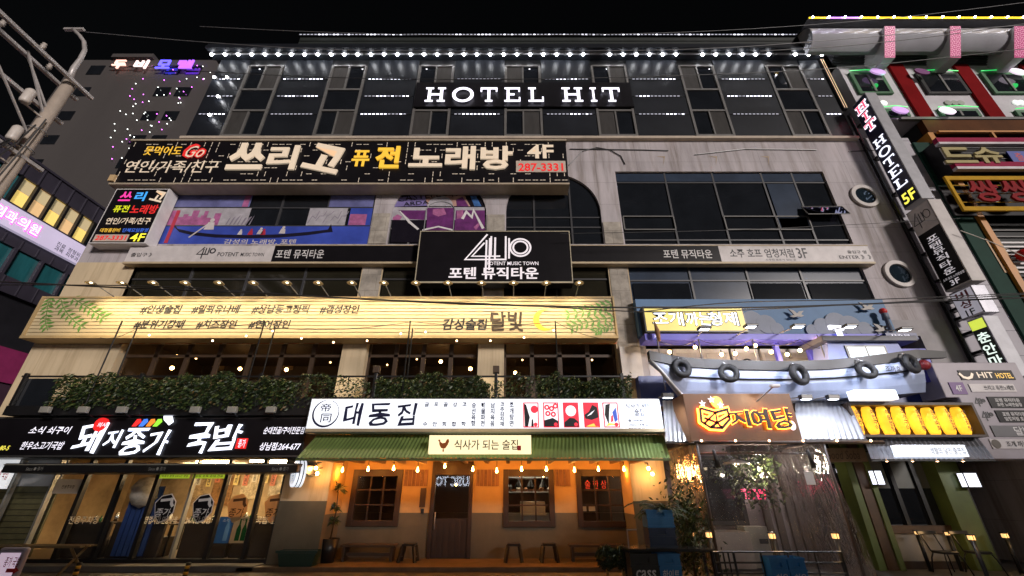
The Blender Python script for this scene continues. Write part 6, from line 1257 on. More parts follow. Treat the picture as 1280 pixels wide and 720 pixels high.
# ---- lantern bar
LBR = thing('lantern_bar', 'lantern bar front with olive green posts, dark window and white lower wall', 'bar', (10, .3, 0)); LYW = .2
b = MB(); b.box(8.95, 11.6, LYW + .03, LYW + .2, 0, 3.1, 0); b.build('wall', mat('bar_front_dark', (.03, .025, .02), .6), LBR)
zsil = at(0, 661, LYW)[1]; b = MB(); b.box(9.15, 11.3, LYW - .03, LYW + .03, .15, zsil - .1); b.build('lower_wall', mat('lower_white', (.4, .37, .33), .6, .2, 1), LBR); b = MB(); b.box(9.1, 11.35, LYW - .12, LYW + .03, zsil - .098, zsil + .08); b.build('sill', mat('sill_brown', (.1, .05, .02), .5, .3, 3), LBR, bevel=.01)
b = MB(); b.box(9.1, 11.3, LYW - .1, LYW + .03, .0, .15); b.build('skirting', SL_, LBR)
f = MB(); 
for x in (9.0, 9.65, 10.25, 11.3): f.box(x, x + .1, LYW - .05, LYW + .03, zsil + .08, 2.6)
f.box(9.0, 11.4, LYW - .045, LYW + .03, 2.6, 2.7); o = f.build('window', BLK, LBR); MB().rect(9.1, 11.3, zsil + .08, 2.6, LYW + .025).build('pane', DGL, o)
for x, c_ in ((9.15, 0), (9.78, 0), (10.4, 1)): b = MB(); b.rect(x, x + .45, 1.7, 2.55, LYW + .01); b.build('frosted_film', mat(['film_grey', 'film_olive'][c_], [(.14, .15, .14), (.13, .13, .1)][c_], .5), LBR)
for px0, px1 in ((1074, 1083), (1099, 1106), (1190, 1219)):
    x0, x1 = at(px0, 640, -.1)[0], at(px1, 640, -.1)[0]; box('post', GRN, LBR, x0, x1, -.16, LYW + .03, 0, 2.75, bevel=.01)
x0 = at(1084, 640, -.05)[0]; box('wood_post', mat('sill_brown', (.1, .05, .02)), LBR, x0, at(1098, 640, -.05)[0], -.12, LYW + .02, 0, 2.75, bevel=.01)
for i, (px, py) in enumerate(((1099, 597), (1215, 600))):
    x, z = at(px, py, -.35); t = thing('wall_light', ['small white glowing wall light on the left olive post', 'small white glowing wall light on the right olive post'][i], 'lamp', (x, -.17, z)); w_ = .1 if i == 0 else .17; b = MB(); b.box(x - w_, x + w_, -.36, -.2, z - .17, z + .17); b.build('housing', BLK, t); MB().rect(x - w_ + .02, x + w_ - .02, z - .15, z + .15, -.364).build('face', LW, t); b = MB(); b.quad((x - w_ - .003, -.21, z - .15), (x - w_ - .003, -.35, z - .15), (x - w_ - .003, -.35, z + .15), (x - w_ - .003, -.21, z + .15)); b.build('side_face', LW, t)
t = thing('lantern_sign', 'brown framed sign holding a row of eight glowing yellow paper lanterns', 'sign', (10.3, -1.3, 3)); LY = -1.3; x0, x1, z0, z1 = rc(1066, 503, 1226, 546, LY, 524); b = MB(); b.box(x0, x1, -.75, -.5, z0, z1); b.build('backing', mat('sign_brown2', (.1, .05, .02), .5), t)
b = MB(); b.box(x0, x1, LY, -.5, z1 - .06, z1); b.box(x0, x1, LY, -.5, z0, z0 + .05); b.box(x0, x0 + .06, LY, -.5, z0 + .05, z1 - .06); b.box(x1 - .06, x1, LY, -.5, z0 + .05, z1 - .06); b.build('frame', SL_, t)
LAN = acrylic('lantern_paper', (1, .5, .03), 1.25, .25, 3); wds = ['술안주탕', '회전구이', '해물찜탕', '조개구이', '홍합짬뽕', '문어숙회', '닭똥집회', '생선회탕']
for k in range(8):
    x = x0 + .24 + k * (x1 - x0 - .48) / 7; zc = (z0 + z1) / 2; H_ = (z1 - z0) * (.42, .4, .43, .41, .42, .4, .425, .41)[k]; zc += (0, .01, -.012, .008, 0, -.01, .012, -.006)[k]; b = MB(); prof = [(.001, -H_)] + [(.13 * math.sin(math.pi * min(1, max(0, (j + 1.6) / 13.2))) ** .45 + (.008 if j % 2 else 0), -H_ + 2 * H_ * j / 10) for j in range(11)] + [(.001, H_)]
    b.lathe((x, -1.05, zc), prof, 14); o = b.build('lantern', LAN, t); text('\n'.join(wds[k]), o, mat('lantern_ink', (.12, .03, .0), .6), x - .06, x + .05, zc - H_ * .75, zc + H_ * .75, -1.205, bold=.03)
t = thing('lit_sign', 'small white lit sign over the lantern row, under the boat', 'sign', (9.5, -1.6, 3.5)); x0, x1, z0, z1 = rc(1069, 487, 1122, 499, -1.65); b = MB(); b.box(x0, x1, -1.65, -1.4, z0, z1); b.build('sign_box', E_COOL, t, bevel=.01); tp('비스트 미수', t, INK, 1079, 490, 1114, 496, -1.656)
AWL = corr('steel_awning', 'corrugated steel awning under the glowing lantern sign', 1079, 1222, 548, 574, -.95, -1.5, pxb0=1089, pxb1=1242)
t = thing('lit_sign', 'white lit sign lying on the steel awning under the lanterns', 'sign', (10, -1.5, 2.6)); x0, x1, z0, z1 = rc(1123, 556, 1209, 571, -1.62); b = MB(); b.box(x0, x1, -1.62, -1.45, z0, z1); b.build('sign_box', E_COOL, t, bevel=.008); tp('생활의 달인 출연집', t, INK, 1163, 559, 1206, 568, -1.626)
for k, px in enumerate((1108, 1140, 1171, 1203)): x, z = at(px, 574.5, -1.45); b = MB(); b.sphere((x, -1.45, z - .02), .03, 6); b.build('bulb', emit('tiny_bulb', (1, .6, .3), 14), AWL)
# bar stools
for i, px in enumerate((1181, 1222)):
    Ys = -.55; x, z = at(px, 690, Ys); t = thing('bar_stool', ['black metal bar stool with low back below the lantern bar window', 'black metal bar stool beside the right olive post'][i], 'stool', (x, Ys, 0)); b = MB(); b.box(x - .17, x + .17, Ys - .17, Ys + .17, z - .03, z + .02); b.build('seat', BLK, t, bevel=.02)
    for sx in (-1, 1):
        for sy in (-1, 1): b = MB(); b.tube([(x + sx * .15, Ys + sy * .14, z - .03), (x + sx * .19, Ys + sy * .17, z - .12), (x + sx * .24, Ys + sy * .22, 0)], .014, 6); b.build('leg', BLK, t)
        b = MB(); b.tube([(x + sx * .15 - .02, Ys + .15, z), (x + sx * .15 - .08, Ys + .2, z + .34)], .014, 6); b.build('back_post', BLK, t)
    b = MB(); b.box(x - .3, x + .14, Ys + .18, Ys + .22, z + .33, z + .4); b.build('backrest', BLK, t, bevel=.01)
# lit bollards along the shop edge
for i, (px, py) in enumerate(((865, 668), (886, 668.5), (965, 670), (1044, 670), (1146, 666), (1184, 667), (1214, 672), (1256, 669.5))):
    Yb = [-.3, -2.45, -2.45, -2.45, -.2, -.2, -1.4, -.5][i]; x, z = at(px, py, Yb); t = thing('lantern_post', 'black post with small square lantern ' + ['beside the mint green post', 'at the left corner of the plastic porch', 'before the middle of the plastic porch', 'at the right corner of the plastic porch', 'on the white wall under the bar window, left', 'on the white wall under the bar window, right', 'before the right bar stool', 'at the far right of the lantern bar'][i], 'lamp', (x, Yb, 0)); s_ = .04 if i not in (4, 5) else .03
    b = MB(); b.tube([(x, Yb, 0), (x, Yb, z - s_)], .04, 8); b.build('post', BLK, t); b = MB(); b.box(x - s_, x + s_, Yb - s_, Yb + s_, z - s_, z + s_); b.build('lantern', emit('lantern_warm', (1, .58, .22), 1.25), t); b = MB(); b.box(x - s_ - .015, x + s_ + .015, Yb - s_ - .015, Yb + s_ + .015, z + s_, z + s_ + .025); b.box(x - .006, x + .006, Yb - s_ - .006, Yb - s_ - .001, z - s_, z + s_); b.build('cap', BLK, t)
    lamp('light', t, 'POINT', (x, Yb - .25, z), 2.5, (1, .6, .25), .08)
# railings, table, crates, palm before the porch
t = thing('railing', 'low black steel railing before the plastic porch', 'railing', (5.5, -2.7, 0)); b = MB(); Yr = -2.75
for px0, px1 in ((893, 918), (919, 1054)):
    x0, x1 = at(px0, 700, Yr)[0], at(px1, 700, Yr)[0]; z1 = at(0, 690, Yr)[1]
    for z in (z1, z1 - .16, z1 - .32): b.tube([(x0, Yr, z), (x1, Yr, z)], .016, 5)
    for k in range(5): x = x0 + (x1 - x0) * k / 4; b.tube([(x, Yr, -.1), (x, Yr, z1)], .016, 5)
b.build('rails', BLK, t)
t = thing('serving_table', 'long narrow black table with blue crates on and under it by the palm', 'table', (3.4, -2.5, 0)); Yt = -2.6; x0, x1, z0, z1 = rc(786, 686, 896, 690, Yt); b = MB(); b.box(x0, x1, Yt, Yt + .6, z0, z1); b.build('tabletop', mat('table_black', (.02, .02, .022), .2), t, bevel=.008)
for x in (x0 + .02, x1 - .06): 
    for y in (Yt + .03, Yt + .53): box('leg', BLK, t, x, x + .045, y, y + .045, -.15, z0)
b = MB(); b.tube([(x0 + .02, Yt + .05, z1), (x0 + .02, Yt + .05, z1 + .3), (x0 + .2, Yt + .05, z1 + .3)], .012, 5); b.build('side_rail', GREY, t)
def crate(label, x, y, z, w_, d_, h_, m, txt=None, tm=None, nm='crate'):
    t = thing(nm, label, 'crate', (x, y, z)); b = MB()
    b.holes(x - w_ / 2, x + w_ / 2, z, z + h_, [(x - w_ * .18, x + w_ * .18, z + h_ * .66, z + h_ * .82)], y, .03); b.quad((x - w_ / 2, y + d_, z), (x - w_ / 2, y + d_, z + h_), (x + w_ / 2, y + d_, z + h_), (x + w_ / 2, y + d_, z)); b.quad((x - w_ / 2, y, z), (x - w_ / 2, y, z + h_), (x - w_ / 2, y + d_, z + h_), (x - w_ / 2, y + d_, z)); b.quad((x + w_ / 2, y, z), (x + w_ / 2, y + d_, z), (x + w_ / 2, y + d_, z + h_), (x + w_ / 2, y, z + h_)); b.quad((x - w_ / 2, y, z + .02), (x + w_ / 2, y, z + .02), (x + w_ / 2, y + d_, z + .02), (x - w_ / 2, y + d_, z + .02)); b.quad((x - w_ * .4, y + .04, z + h_ * .5), (x + w_ * .4, y + .04, z + h_ * .5), (x + w_ * .4, y + .04, z + h_ * .95), (x - w_ * .4, y + .04, z + h_ * .95)); b.build('shell', m, t)
    b = MB()
    for zz in (z + .01, z + h_ * .5, z + h_ - .03): b.box(x - w_ / 2 - .012, x + w_ / 2 + .012, y - .012, y - .001, zz, zz + .025)
    for xx in (x - w_ / 2, x + w_ / 2 - .02): b.box(xx, xx + .02, y - .011, y - .002, z + .04, z + h_ * .5 - .005)
    b.build('ribs', m, t)
    if txt: text(txt, t, tm, x - w_ * .36, x + w_ * .36, z + h_ * .12, z + h_ * .42, y - .014, bold=.03, shear=.2)
    return t
CBL_ = mat('crate_blue', (.02, .17, .42), .4, .15, 3); CDK = mat('crate_navy', (.01, .03, .09), .4, .15, 3); CBK = mat('crate_black', (.012, .012, .016), .4)
x, z = at(828, 684, -2.3); crate('dark navy crate standing on the black table, under the blue one', x, -2.4, z, .5, .35, .32, CDK); x2, z2 = at(828, 664, -2.3); crate('blue crate with a palm in it, on top of the navy crate', x, -2.4, z + .325, .5, .35, .3, CBL_)
zt1 = at(0, 692, -2.62)[1]; x = at(806, 705, -2.62)[0]; crate('black beer crate under the left end of the black table', x, -2.62, zt1 - .42, .5, .35, .42, CBK, 'cass', WH); crate('lower black crate carrying the beer crate under the table', x, -2.62, -.155, .5, .35, zt1 - .42 + .15, CBK)
x = at(837, 705, -2.62)[0]; crate('bright blue crate under the black table beside the black crate', x, -2.62, zt1 - .42, .4, .35, .42, CBL_, '하이트', WH); crate('lower blue crate carrying another under the black table', x, -2.62, -.155, .4, .35, zt1 - .42 + .15, CBL_)
zt2 = at(0, 697, -2.98)[1]; x = at(985, 708, -2.98)[0]
for dx, w_ in ((-.15, 'left'), (.16, 'right')): crate('upper blue crate before the porch railing, %s of two' % w_, x + dx, -2.98, zt2 - .4, .29, .3, .4, CBL_, '처음', WH); crate('lower blue crate before the porch railing, %s of two' % w_, x + dx, -2.98, -.155, .29, .3, zt2 - .4 + .15, CBL_)
t = thing('palm_plant', 'arching palm fronds growing from the blue crate beside the right column', 'plant', (3.3, -2.3, 1.0)); x, z = at(830, 645, -2.25); b = MB(); rg = random.Random(9)
for k in range(22):
    a = rg.uniform(0, 6.28) if k > 5 else rg.uniform(2.6, 3.7); L = rg.uniform(.5, .95); el = rg.uniform(.7, 1.35); pts = []; p = Vector((x, -2.25, z - .05)); 
    for j in range(9): e = el - j * .22; pts.append(p.copy()); p = p + Vector((math.cos(a) * math.cos(e), math.sin(a) * math.cos(e) * .6, math.sin(e))) * L / 8
    b.tube(pts, [.009] * 9, 4, 1); 
    for j in range(1, 9):
        d = (pts[j] - pts[j - 1]).normalized(); s_ = d.cross(Vector((0, 0, 1))); s_ = s_.normalized() if s_.length > .01 else Vector((1, 0, 0))
        for sg in (-1, 1):
            for hh in (0, .5): q_ = pts[j - 1].lerp(pts[j], hh); tip = q_ + (s_ * sg * .8 + d * .7 + Vector((0, 0, -.25))).normalized() * .2 * (1 - .07 * j); n_ = d * .014; b.add([q_ - n_, tip, q_ + n_], [(0, 1, 2)], rg.choice((0, 1, 1, 2)))
b.build('fronds', LEAFM, t)
t = thing('bushy_plant', 'leafy dark bush behind the blue crate, against the mint green post', 'plant', (3.9, -1.2, .9)); b = MB(); x, z = at(852, 640, -1.6); leaves(b, 1500, lambda rg: (x + rg.gauss(0, .2), -1.8 + rg.gauss(0, .2), z - .25 + rg.gauss(0, .42)), .03, .07, (0, 1, 1, 2)); b.build('foliage', LEAFM, t); b = MB(); b.tube([(x, -1.8, -.1), (x, -1.8, z)], .03, 6); b.build('stem', WOODD, t)
for i, px in enumerate((758, 778)):
    x, z = at(px, 697, -1.9); t = thing('ball_shrub', ['dark round shrub on the deck before the right bench, left one', 'dark round shrub on the deck before the right bench, right one'][i], 'shrub', (x, -1.9, 0)); b = MB(); leaves(b, 1300, lambda rg: (lambda d: (x + d.x, -1.9 + d.y, z + d.z))(Vector((rg.gauss(0, 1), rg.gauss(0, 1), rg.gauss(0, 1))).normalized() * .2 * rg.uniform(.7, 1.05)), .02, .045, (0, 0, 1)); b.build('foliage', LEAFM, t); b = MB(); b.tube([(x, -1.9, -.16), (x, -1.9, z)], .03, 6); b.build('stem', mat('stem_tan', (.3, .2, .06), .6), t)

# ================================================================ directory sign at the right
DS = thing('directory_sign', 'big pale lavender directory board of the hotel tenants with black name strips', 'sign', (13, -1, 3)); DY = -1.0
DF = mat('directory_pale', (.38, .34, .38), .5, .2, .8)
zt, zb = at(0, 453, DY)[1], at(0, 574, DY)[1]; xA = at(1163, 453, DY)[0]; xB = at(1235, 574, DY)[0]
b = MB(); o_ = [at(1164, 453, DY), at(1262, 454, DY), at(1330, 576, DY), at(1236, 574, DY)]; 
b.prism([(xA, zt), (xA + 2.2, zt), (xA + 2.2, zb), (xB, zb), (xB, at(0, 497, DY)[1]), (xA, at(0, 497, DY)[1])][::-1], DY, -.2); b.build('board', DF, DS, bevel=.02)
for px0, py0, px1, py1, m, lines in ((1199, 463, 1266, 475, SIGNB, [('HIT', CRM, .32, .62, .2, .8), ('HOTEL', YEL, .66, .97, .3, .85)]), (1188, 478, 1206, 493, mat('tag_purple', (.14, .05, .22), .5), [('4F', WH, .3, .75, .25, .75)]), (1212, 480, 1268, 490, mat('band_white', (.6, .6, .6)), [('쓰리고 퓨전노래방', INK, .3, .97, .2, .8)]), (1236, 496, 1300, 510, SIGNB, [('포텐 뮤직타운', WH, .12, .6, .15, .5), ('포텐 노래연습장', WH, .12, .6, .55, .88)]), (1246, 513, 1305, 528, SIGNB, [('포텐 뮤직타운', WH, .12, .6, .15, .5), ('엄청저럼 호프', WH, .12, .6, .55, .88)]), (1240, 532, 1300, 546, mat('strip_grey', (.12, .12, .13), .5), [('달빛', WH, .45, .8, .1, .9)]), (1238, 549, 1300, 561, mat('band_white', (.6, .6, .6)), [('조개 까는 형제', INK, .3, .95, .2, .8)])):
    x0, x1, z0, z1 = rc(px0, py0, px1, py1, DY); b = MB(); b.box(x0, x1, DY - .02, DY - .002, z0, z1); o = b.build('name_strip', m, DS)
    for s_, mm, u0, u1, v0, v1 in lines: text(s_, o, mm, x0 + u0 * (x1 - x0), x0 + u1 * (x1 - x0), z1 - v1 * (z1 - z0), z1 - v0 * (z1 - z0), DY - .021, bold=.03)
logo(DS, INK, 1218, 497, 1232, 508, DY, w=.03, dbl=False); logo(DS, INK, 1227, 514, 1242, 526, DY, w=.03, dbl=False)
x, z = at(1208, 469, DY - .02); b = MB(); b.ribbon([(x - .17, z + .05), (x - .1, z - .05), (x, z - .08), (x + .1, z - .05), (x + .17, z + .05)], .06, DY - .024); b.build('emblem', CRM, DS)
x, z = at(1243, 555, DY); b = MB(); b.disc(x + .02, z, .1, DY - .03, DY - .021, 16); b.build('round_mark', mat('mark_brown', (.1, .08, .06), .5), DS)

# ================================================================ right hand neighbour building
RB = thing('neighbour_building', 'neon lit neighbour with white striped upper floor and dark sign covered floors below', 'building', (18, 0, 0)); RX = 14.82; RE = 40
b = MB(); b.box(13.12, 14.8, -.02, 12, 0, 13.5)
b.build('tiled_pier', mat('pier_tile', (.4, .38, .42), .6, .15, 1), RB); b = MB()
for k in range(18): b.box(13.12, 14.8, -.024, -.0201, .6 + k * .75, .61 + k * .75)
for x in (13.6, 14.2): b.box(x, x + .01, -.024, -.0201, 0, 13.5)
b.build('tile_joint', mat('joint_dark', (.08, .08, .09), .8), RB)
box('green_strip', mat('green_cladding', (.01, .042, .03), .6, spec=.1), RB, 14.8, 15.42, -.1, 12, 0, 13.2); box('orange_strip', mat('orange_trim', (.5, .2, .02), .4), RB, 15.42, 15.62, -.2, 12, 0, 13.6)
z_w0, z_w1 = at(0, 149, 0)[1], at(0, 82, 0)[1]
RW = mat('neighbour_white', (.62, .6, .64), .7, .15, 1.5, spec=.2)
b = MB(); b.box(13.6, RE, 0, 12, z_w0, z_w1); b.build('white_wall', RW, RB); b = MB(); b.box(14.85, RE, -.12, .0, z_w0 - .12, z_w0 - .002); b.build('ledge', FRM, RB)
b = MB(); b.box(15.62, RE, .15, 12, 0, z_w0 - .12); b.build('dark_wall', mat('neighbour_dark', (.012, .014, .014), .25), RB)
zl = at(0, 166, -.1)[1]; box('brown_band', mat('brown_fascia', (.1, .035, .01), .7, .3, 1, spec=.1), RB, 15.65, RE, -.08, .15, zl, z_w0 - .122)
zsl0, zsl1 = z_w1, at(0, 53, -.5)[1]; b = MB(); n = 9
for i in range(n): z = zsl0 + (zsl1 - zsl0) * i / n; b.box(13.4, RE, -.5 * i / n - .03, .02, z + .02, z + (zsl1 - zsl0) / n * .75)
b.build('louvre', mat('louvre_grey', (.07, .07, .08), .4), RB)
yc = -1.0; z0c, z1c = at(0, 54, yc)[1], at(0, 31, yc)[1]; b = MB(); rr = (z1c - z0c) / 2; vs = []; n = 14; xg = at(1012, 42, yc)[0]
for x in (xg, RE): vs += [(x, yc + .5 - .62 * math.cos(R(-90 + 180 * j / n)), z0c + rr + rr * math.sin(R(-90 + 180 * j / n))) for j in range(n + 1)]
b.add(vs, [(j, j + 1, n + 2 + j, n + 1 + j) for j in range(n)] + [tuple(range(n + 1))], 0, True); b.build('rolled_cornice', mat('rolled_steel', (.55, .55, .6), .32, .2, .7, metal=.35), RB)
b = MB(); b.box(xg, RE, yc - .2, 2, z1c + .06, z1c + .14); b.build('roof_cap', BLK, RB)
t = thing('neon_line', 'long thin yellow and violet neon line along the neighbour roof edge', 'lights', (18, yc, z1c)); b = MB(); xm = at(1068, 28, yc)[0]
b.tube([(xg + .05, yc - .22, z1c + .1), (xg + .75, yc - .22, z1c + .1)], .03, 6, 0); b.tube([(xg + .75, yc - .22, z1c + .1), (xm, yc - .22, z1c + .1)], .03, 6, 1); b.tube([(xm, yc - .22, z1c + .1), (RE, yc - .22, z1c + .1)], .035, 6, 0); b.build('tube', [emit('neon_gold', (1, .62, .03), 1.8), emit('neon_violet2', (.6, .25, 1), 1.8)], t)
for k in range(15):
    px = 1020 + k * 20.5; x, z = at(px, 32, yc - .25); b = MB(); b.sphere((x, yc - .3, z1c + .03), .035, 6); b.build('bulb', emit('edge_spot', (.9, .9, 1), 45), t)
PINKF = emit('fin_pink', (.5, .02, .17), .3); FINW = emit('fin_pale', (.85, .4, .6), .4)
REDS = mat('stripe_red', (.2, .006, .008), .8, .15, 2, spec=.05)
for k, (px, pxb) in enumerate(((1112, 1161), (1194, 1247), (1274, 1340))):
    x, zt_f = at(px, 33, yc - .3); zb_f = at(px, 68, -.9)[1]; w_ = .21
    b = MB(); b.add([(x - w_, yc - .3, zt_f), (x + w_, yc - .3, zt_f), (x + w_, -.75, zb_f), (x - w_, -.75, zb_f), (x - w_, 0, zt_f), (x + w_, 0, zt_f), (x + w_, 0, zb_f), (x - w_, 0, zb_f)], [(0, 3, 2, 1), (0, 4, 7, 3), (1, 2, 6, 5), (3, 7, 6, 2)]); o = b.build('fin', RW, RB)
    b = MB(); P0 = Vector((x - w_, yc - .31, zt_f)); U = Vector((2 * w_, 0, 0)); V = Vector((0, -.75 - yc + .3, zb_f - zt_f)); nn = U.cross(V).normalized(); nn = nn if nn.y < 0 else -nn
    b.add([P0 + nn * .003, P0 + U + nn * .003, P0 + U + V + nn * .003, P0 + V + nn * .003], [(0, 1, 2, 3)], 0); rg = random.Random(k)
    for i in range(3):
        for j in range(7):
            c_ = P0 + U * ((i + .5) / 3) + V * ((j + .5 + .3 * (i % 2)) / 7.4) + nn * .008
            for ring_ in range(5): a = R(72 * ring_); p = c_ + U.normalized() * .055 * math.cos(a) + V.normalized() * .055 * math.sin(a); b.add([p + U.normalized() * .022 * math.cos(R(90 * q_)) + V.normalized() * .022 * math.sin(R(90 * q_)) for q_ in range(4)], [(0, 1, 2, 3)], 1)
    b.build('flower_pattern', [PINKF, FINW], o)
    xs = at((px + pxb) / 2, 108, -.1)[0]; box('red_stripe', REDS, RB, xs - .3, xs + .3, -.1, -.001, z_w0, z_w1 - .05)
GNE = emit('neon_green', (.05, 1, .2), .8); GRF = mat('shutter_green', (.02, .12, .04), .5)
ovs = [emit('oval_violet', (.6, .35, .75), .7), mat('oval_dim', (.2, .05, .2), .4), emit('oval_white', (.9, .75, .9), 1.0)]
for k, (px0, px1, py0, py1, ox, oy, ok_) in enumerate(((1066, 1108, 93, 119, 1097, 90, 0), (1150, 1203, 93, 119, 1152, 90, 1), (1232, 1284, 93, 119, 1272, 90, 2), (1104, 1134, 138, 147.5, 1125, 138, 0), (1172, 1222, 138, 147.5, 1184, 138.5, 2), (1268, 1318, 140, 147.5, 1330, 140, 0))):
    x0, x1, z0, z1 = rc(px0, py0, px1, py1, 0); f = MB(); f.box(x0, x1, -.1, -.002, z0, z1); o = f.build('window', GRF if k != 1 else BLK, RB, bevel=.01); f = MB(); f.rect(x0 + .14, x1 - .14, z0 + .1 if k < 3 else z0, z1 - .14, -.104); f.build('pane', DGL, o)
    f = MB(); m_ = (x0 + x1) / 2; f.box(m_ - .04, m_ + .04, -.13, -.106, z0 + .1 if k < 3 else z0, z1 - .14); f.build('mullion', FRM, o)
    f = MB(); f.tube([(x0, -.14, z1 + .03), ((x0 + x1) / 2, -.14, z1 + .1), (x1, -.14, z1 + .03)], .018, 5); f.build('neon_edge', GNE, o)
    x, z = at(ox, oy, -.3); f = MB(); vs = [(x + .28 * math.cos(R(20 * j)), z + .17 * math.sin(R(20 * j)) - .06 * math.cos(R(20 * j))) for j in range(18)]; f.prism(vs, -.34, -.28); f.build('oval_light', ovs[ok_], o)
    if k in (0, 4, 2): lamp('light', o, 'POINT', (x - .5 if k == 4 else x1 - .3, -.35, z - .25), 1.6, (.05, 1, .2), .1)
for px, py in ((1184, 129.5), (1192, 129.5), (1200, 129.5), (1097, 129), (1104, 129.5), (1269, 129), (1276, 129)):
    x, z = at(px, py, 0); f = MB(); f.disc(x, z, .13, -.05, -.002, 16); f.build('round_vent', mat('vent_grey', (.35, .38, .33), .5) if px < 1260 and px > 1110 else emit('vent_glow', (.8, .85, .8), .8), RB)
ORT = mat('orange_trim', (.5, .2, .02))
z0 = at(0, 164, -.3)[1]; b = MB(); b.box(15.7, RE, -.32, -.22, z0 - .06, z0 + .02)
for x in (17.6, 20): b.box(x, x + .08, -.32, -.22, z0 - .9, z0 - .062)
b.build('orange_rail', ORT, RB)
t = thing('karaoke_sign', 'black sign with big cream letters between magenta bands on the right neighbour', 'sign', (17, -.6, 12)); NY = -.6; MAGB = mat('magenta_stripe', (.3, .012, .06), .6, spec=.1); WBAND = mat('band_edge', (.6, .55, .58), .4)
x0 = at(1166, 178, NY)[0]; zz = [at(0, p, NY)[1] for p in (176, 181.5, 184, 206, 212, 215)]
b = MB(); b.box(x0 + .1, RE, NY, -.1, zz[5], zz[0]); b.build('sign_box', SIGNB, t); box('band', MAGB, t, x0, RE, NY - .15, NY - .002, zz[1], zz[0]); box('band', MAGB, t, x0 + .1, RE, NY - .15, NY - .002, zz[4], zz[3]); box('band_edge', WBAND, t, x0, RE, NY - .16, NY - .002, zz[2], zz[1] - .003); box('band_edge', WBAND, t, x0 + .1, RE, NY - .16, NY - .002, zz[5], zz[4] - .003)
for k in range(3): box('wire_line', GREY, t, x0 + .2, RE, NY - .03, NY - .002, zz[3] + .25 * (k + 1), zz[3] + .25 * (k + 1) + .015)
KHK = mat('letter_khaki', (.42, .36, .18), .6, spec=.1)
for s_, a, c_ in (('드', 1176, 1216), ('슈', 1216, 1250)): tp(s_, t, WH, a - 1, 186, c_ - 1, 206, NY - .05, bold=.06, dep=.03); tp(s_, t, KHK, a, 185.5, c_, 205, NY - .12, bold=.06, dep=.06)
flatsign('lit_sign', 'small blue edged white sign with a red character at the right edge', 'sign', mat('sign_blue_edge', (.03, .06, .35), .4), 1263, 189, 1290, 203, NY - .12, [('ㅤ', WH, .1, .9, .1, .9), ('출', mat('arrow_red', (.5, .01, .02)), .25, .6, .15, .85)], .05)
t = thing('barbecue_sign', 'yellow framed black sign with big red puffy letters on the right neighbour', 'sign', (18, -.6, 10)); x0 = at(1192, 240, NY)[0]; z0, z1 = at(0, 263, NY)[1], at(0, 220, NY)[1]; YFR = mat('frame_yellow', (.5, .28, .01), .6, spec=.1)
b = MB(); b.box(x0 + .15, RE, -.2, -.15, z0 + .1, z1 - .1); b.build('backing', SIGNB, t)
for a in ((x0, RE, z1 - .16, z1), (x0, RE, z0, z0 + .16), (x0, x0 + .1, z0 + .161, z1 - .161)): box('frame', YFR, t, a[0], a[1], NY, NY + .07, a[2], a[3])
for k in range(3): box('wire_line', YFR, t, x0 + .1, RE, NY + .1, NY + .12, z0 + .4 + k * .35, z0 + .42 + k * .35)
for a, c_ in ((1211, 1248), (1252, 1289)): tp('쌍', t, WH, a - 1, 227, c_ - 1, 254, NY - .02, bold=.05, dep=.03); tp('쌍', t, mat('letter_red', (.24, .004, .008), .6, spec=.1), a, 226, c_, 253, NY - .1, bold=.05, dep=.06)
b = MB(); 
for z in (at(0, 288, .1)[1], at(0, 296, .1)[1]): b.box(15.9, RE, .08, .12, z - .02, z + .02)
for x in (18.4, 21): b.box(x, x + .04, .09, .12, 8.4, 9.6)
b.build('window_rail', FRM, RB)
t = thing('lattice_screen', 'pale perforated wooden screen beside white slats on the right neighbour', 'screen', (17, -.1, 7)); z0, z1 = at(0, 341, -.1)[1], at(0, 299, -.1)[1]; xa, xb = at(1243, 320, -.1)[0], at(1261, 320, -.1)[0]
hs = [(xa + .06 + i * .12, xa + .12 + i * .12, z0 + .08 + j * .16, z0 + .16 + j * .16) for i in range(int((xb - xa - .05) / .12)) for j in range(int((z1 - z0 - .1) / .16))]
b = MB(); b.holes(xa, xb, z0, z1, hs, -.12, .05); b.build('perforated_panel', mat('lattice_tan', (.5, .33, .18), .6), t); b = MB()
for k in range(8): b.box(xb + .01, RE, -.1, -.06, z0 + k * (z1 - z0) / 8, z0 + k * (z1 - z0) / 8 + .06)
b.build('slats', WH, t)
x, z = at(1280, 319, -.3); b = MB(); b.sphere((x, -.3, z), .2, 10); t = thing('red_ball', 'small red ball lamp at the right edge before the white slats', 'lamp', (x, -.3, z)); b.build('ball', mat('ball_red', (.5, .01, .01), .4), t); b = MB(); b.tube([(x, -.3, z), (x, -.1, z)], .02, 5); b.build('bracket', BLK, t)
b = MB(); b.box(15.65, RE, -.05, .14, 6.2, 6.9); b.build('glass_band', BPAN, RB)

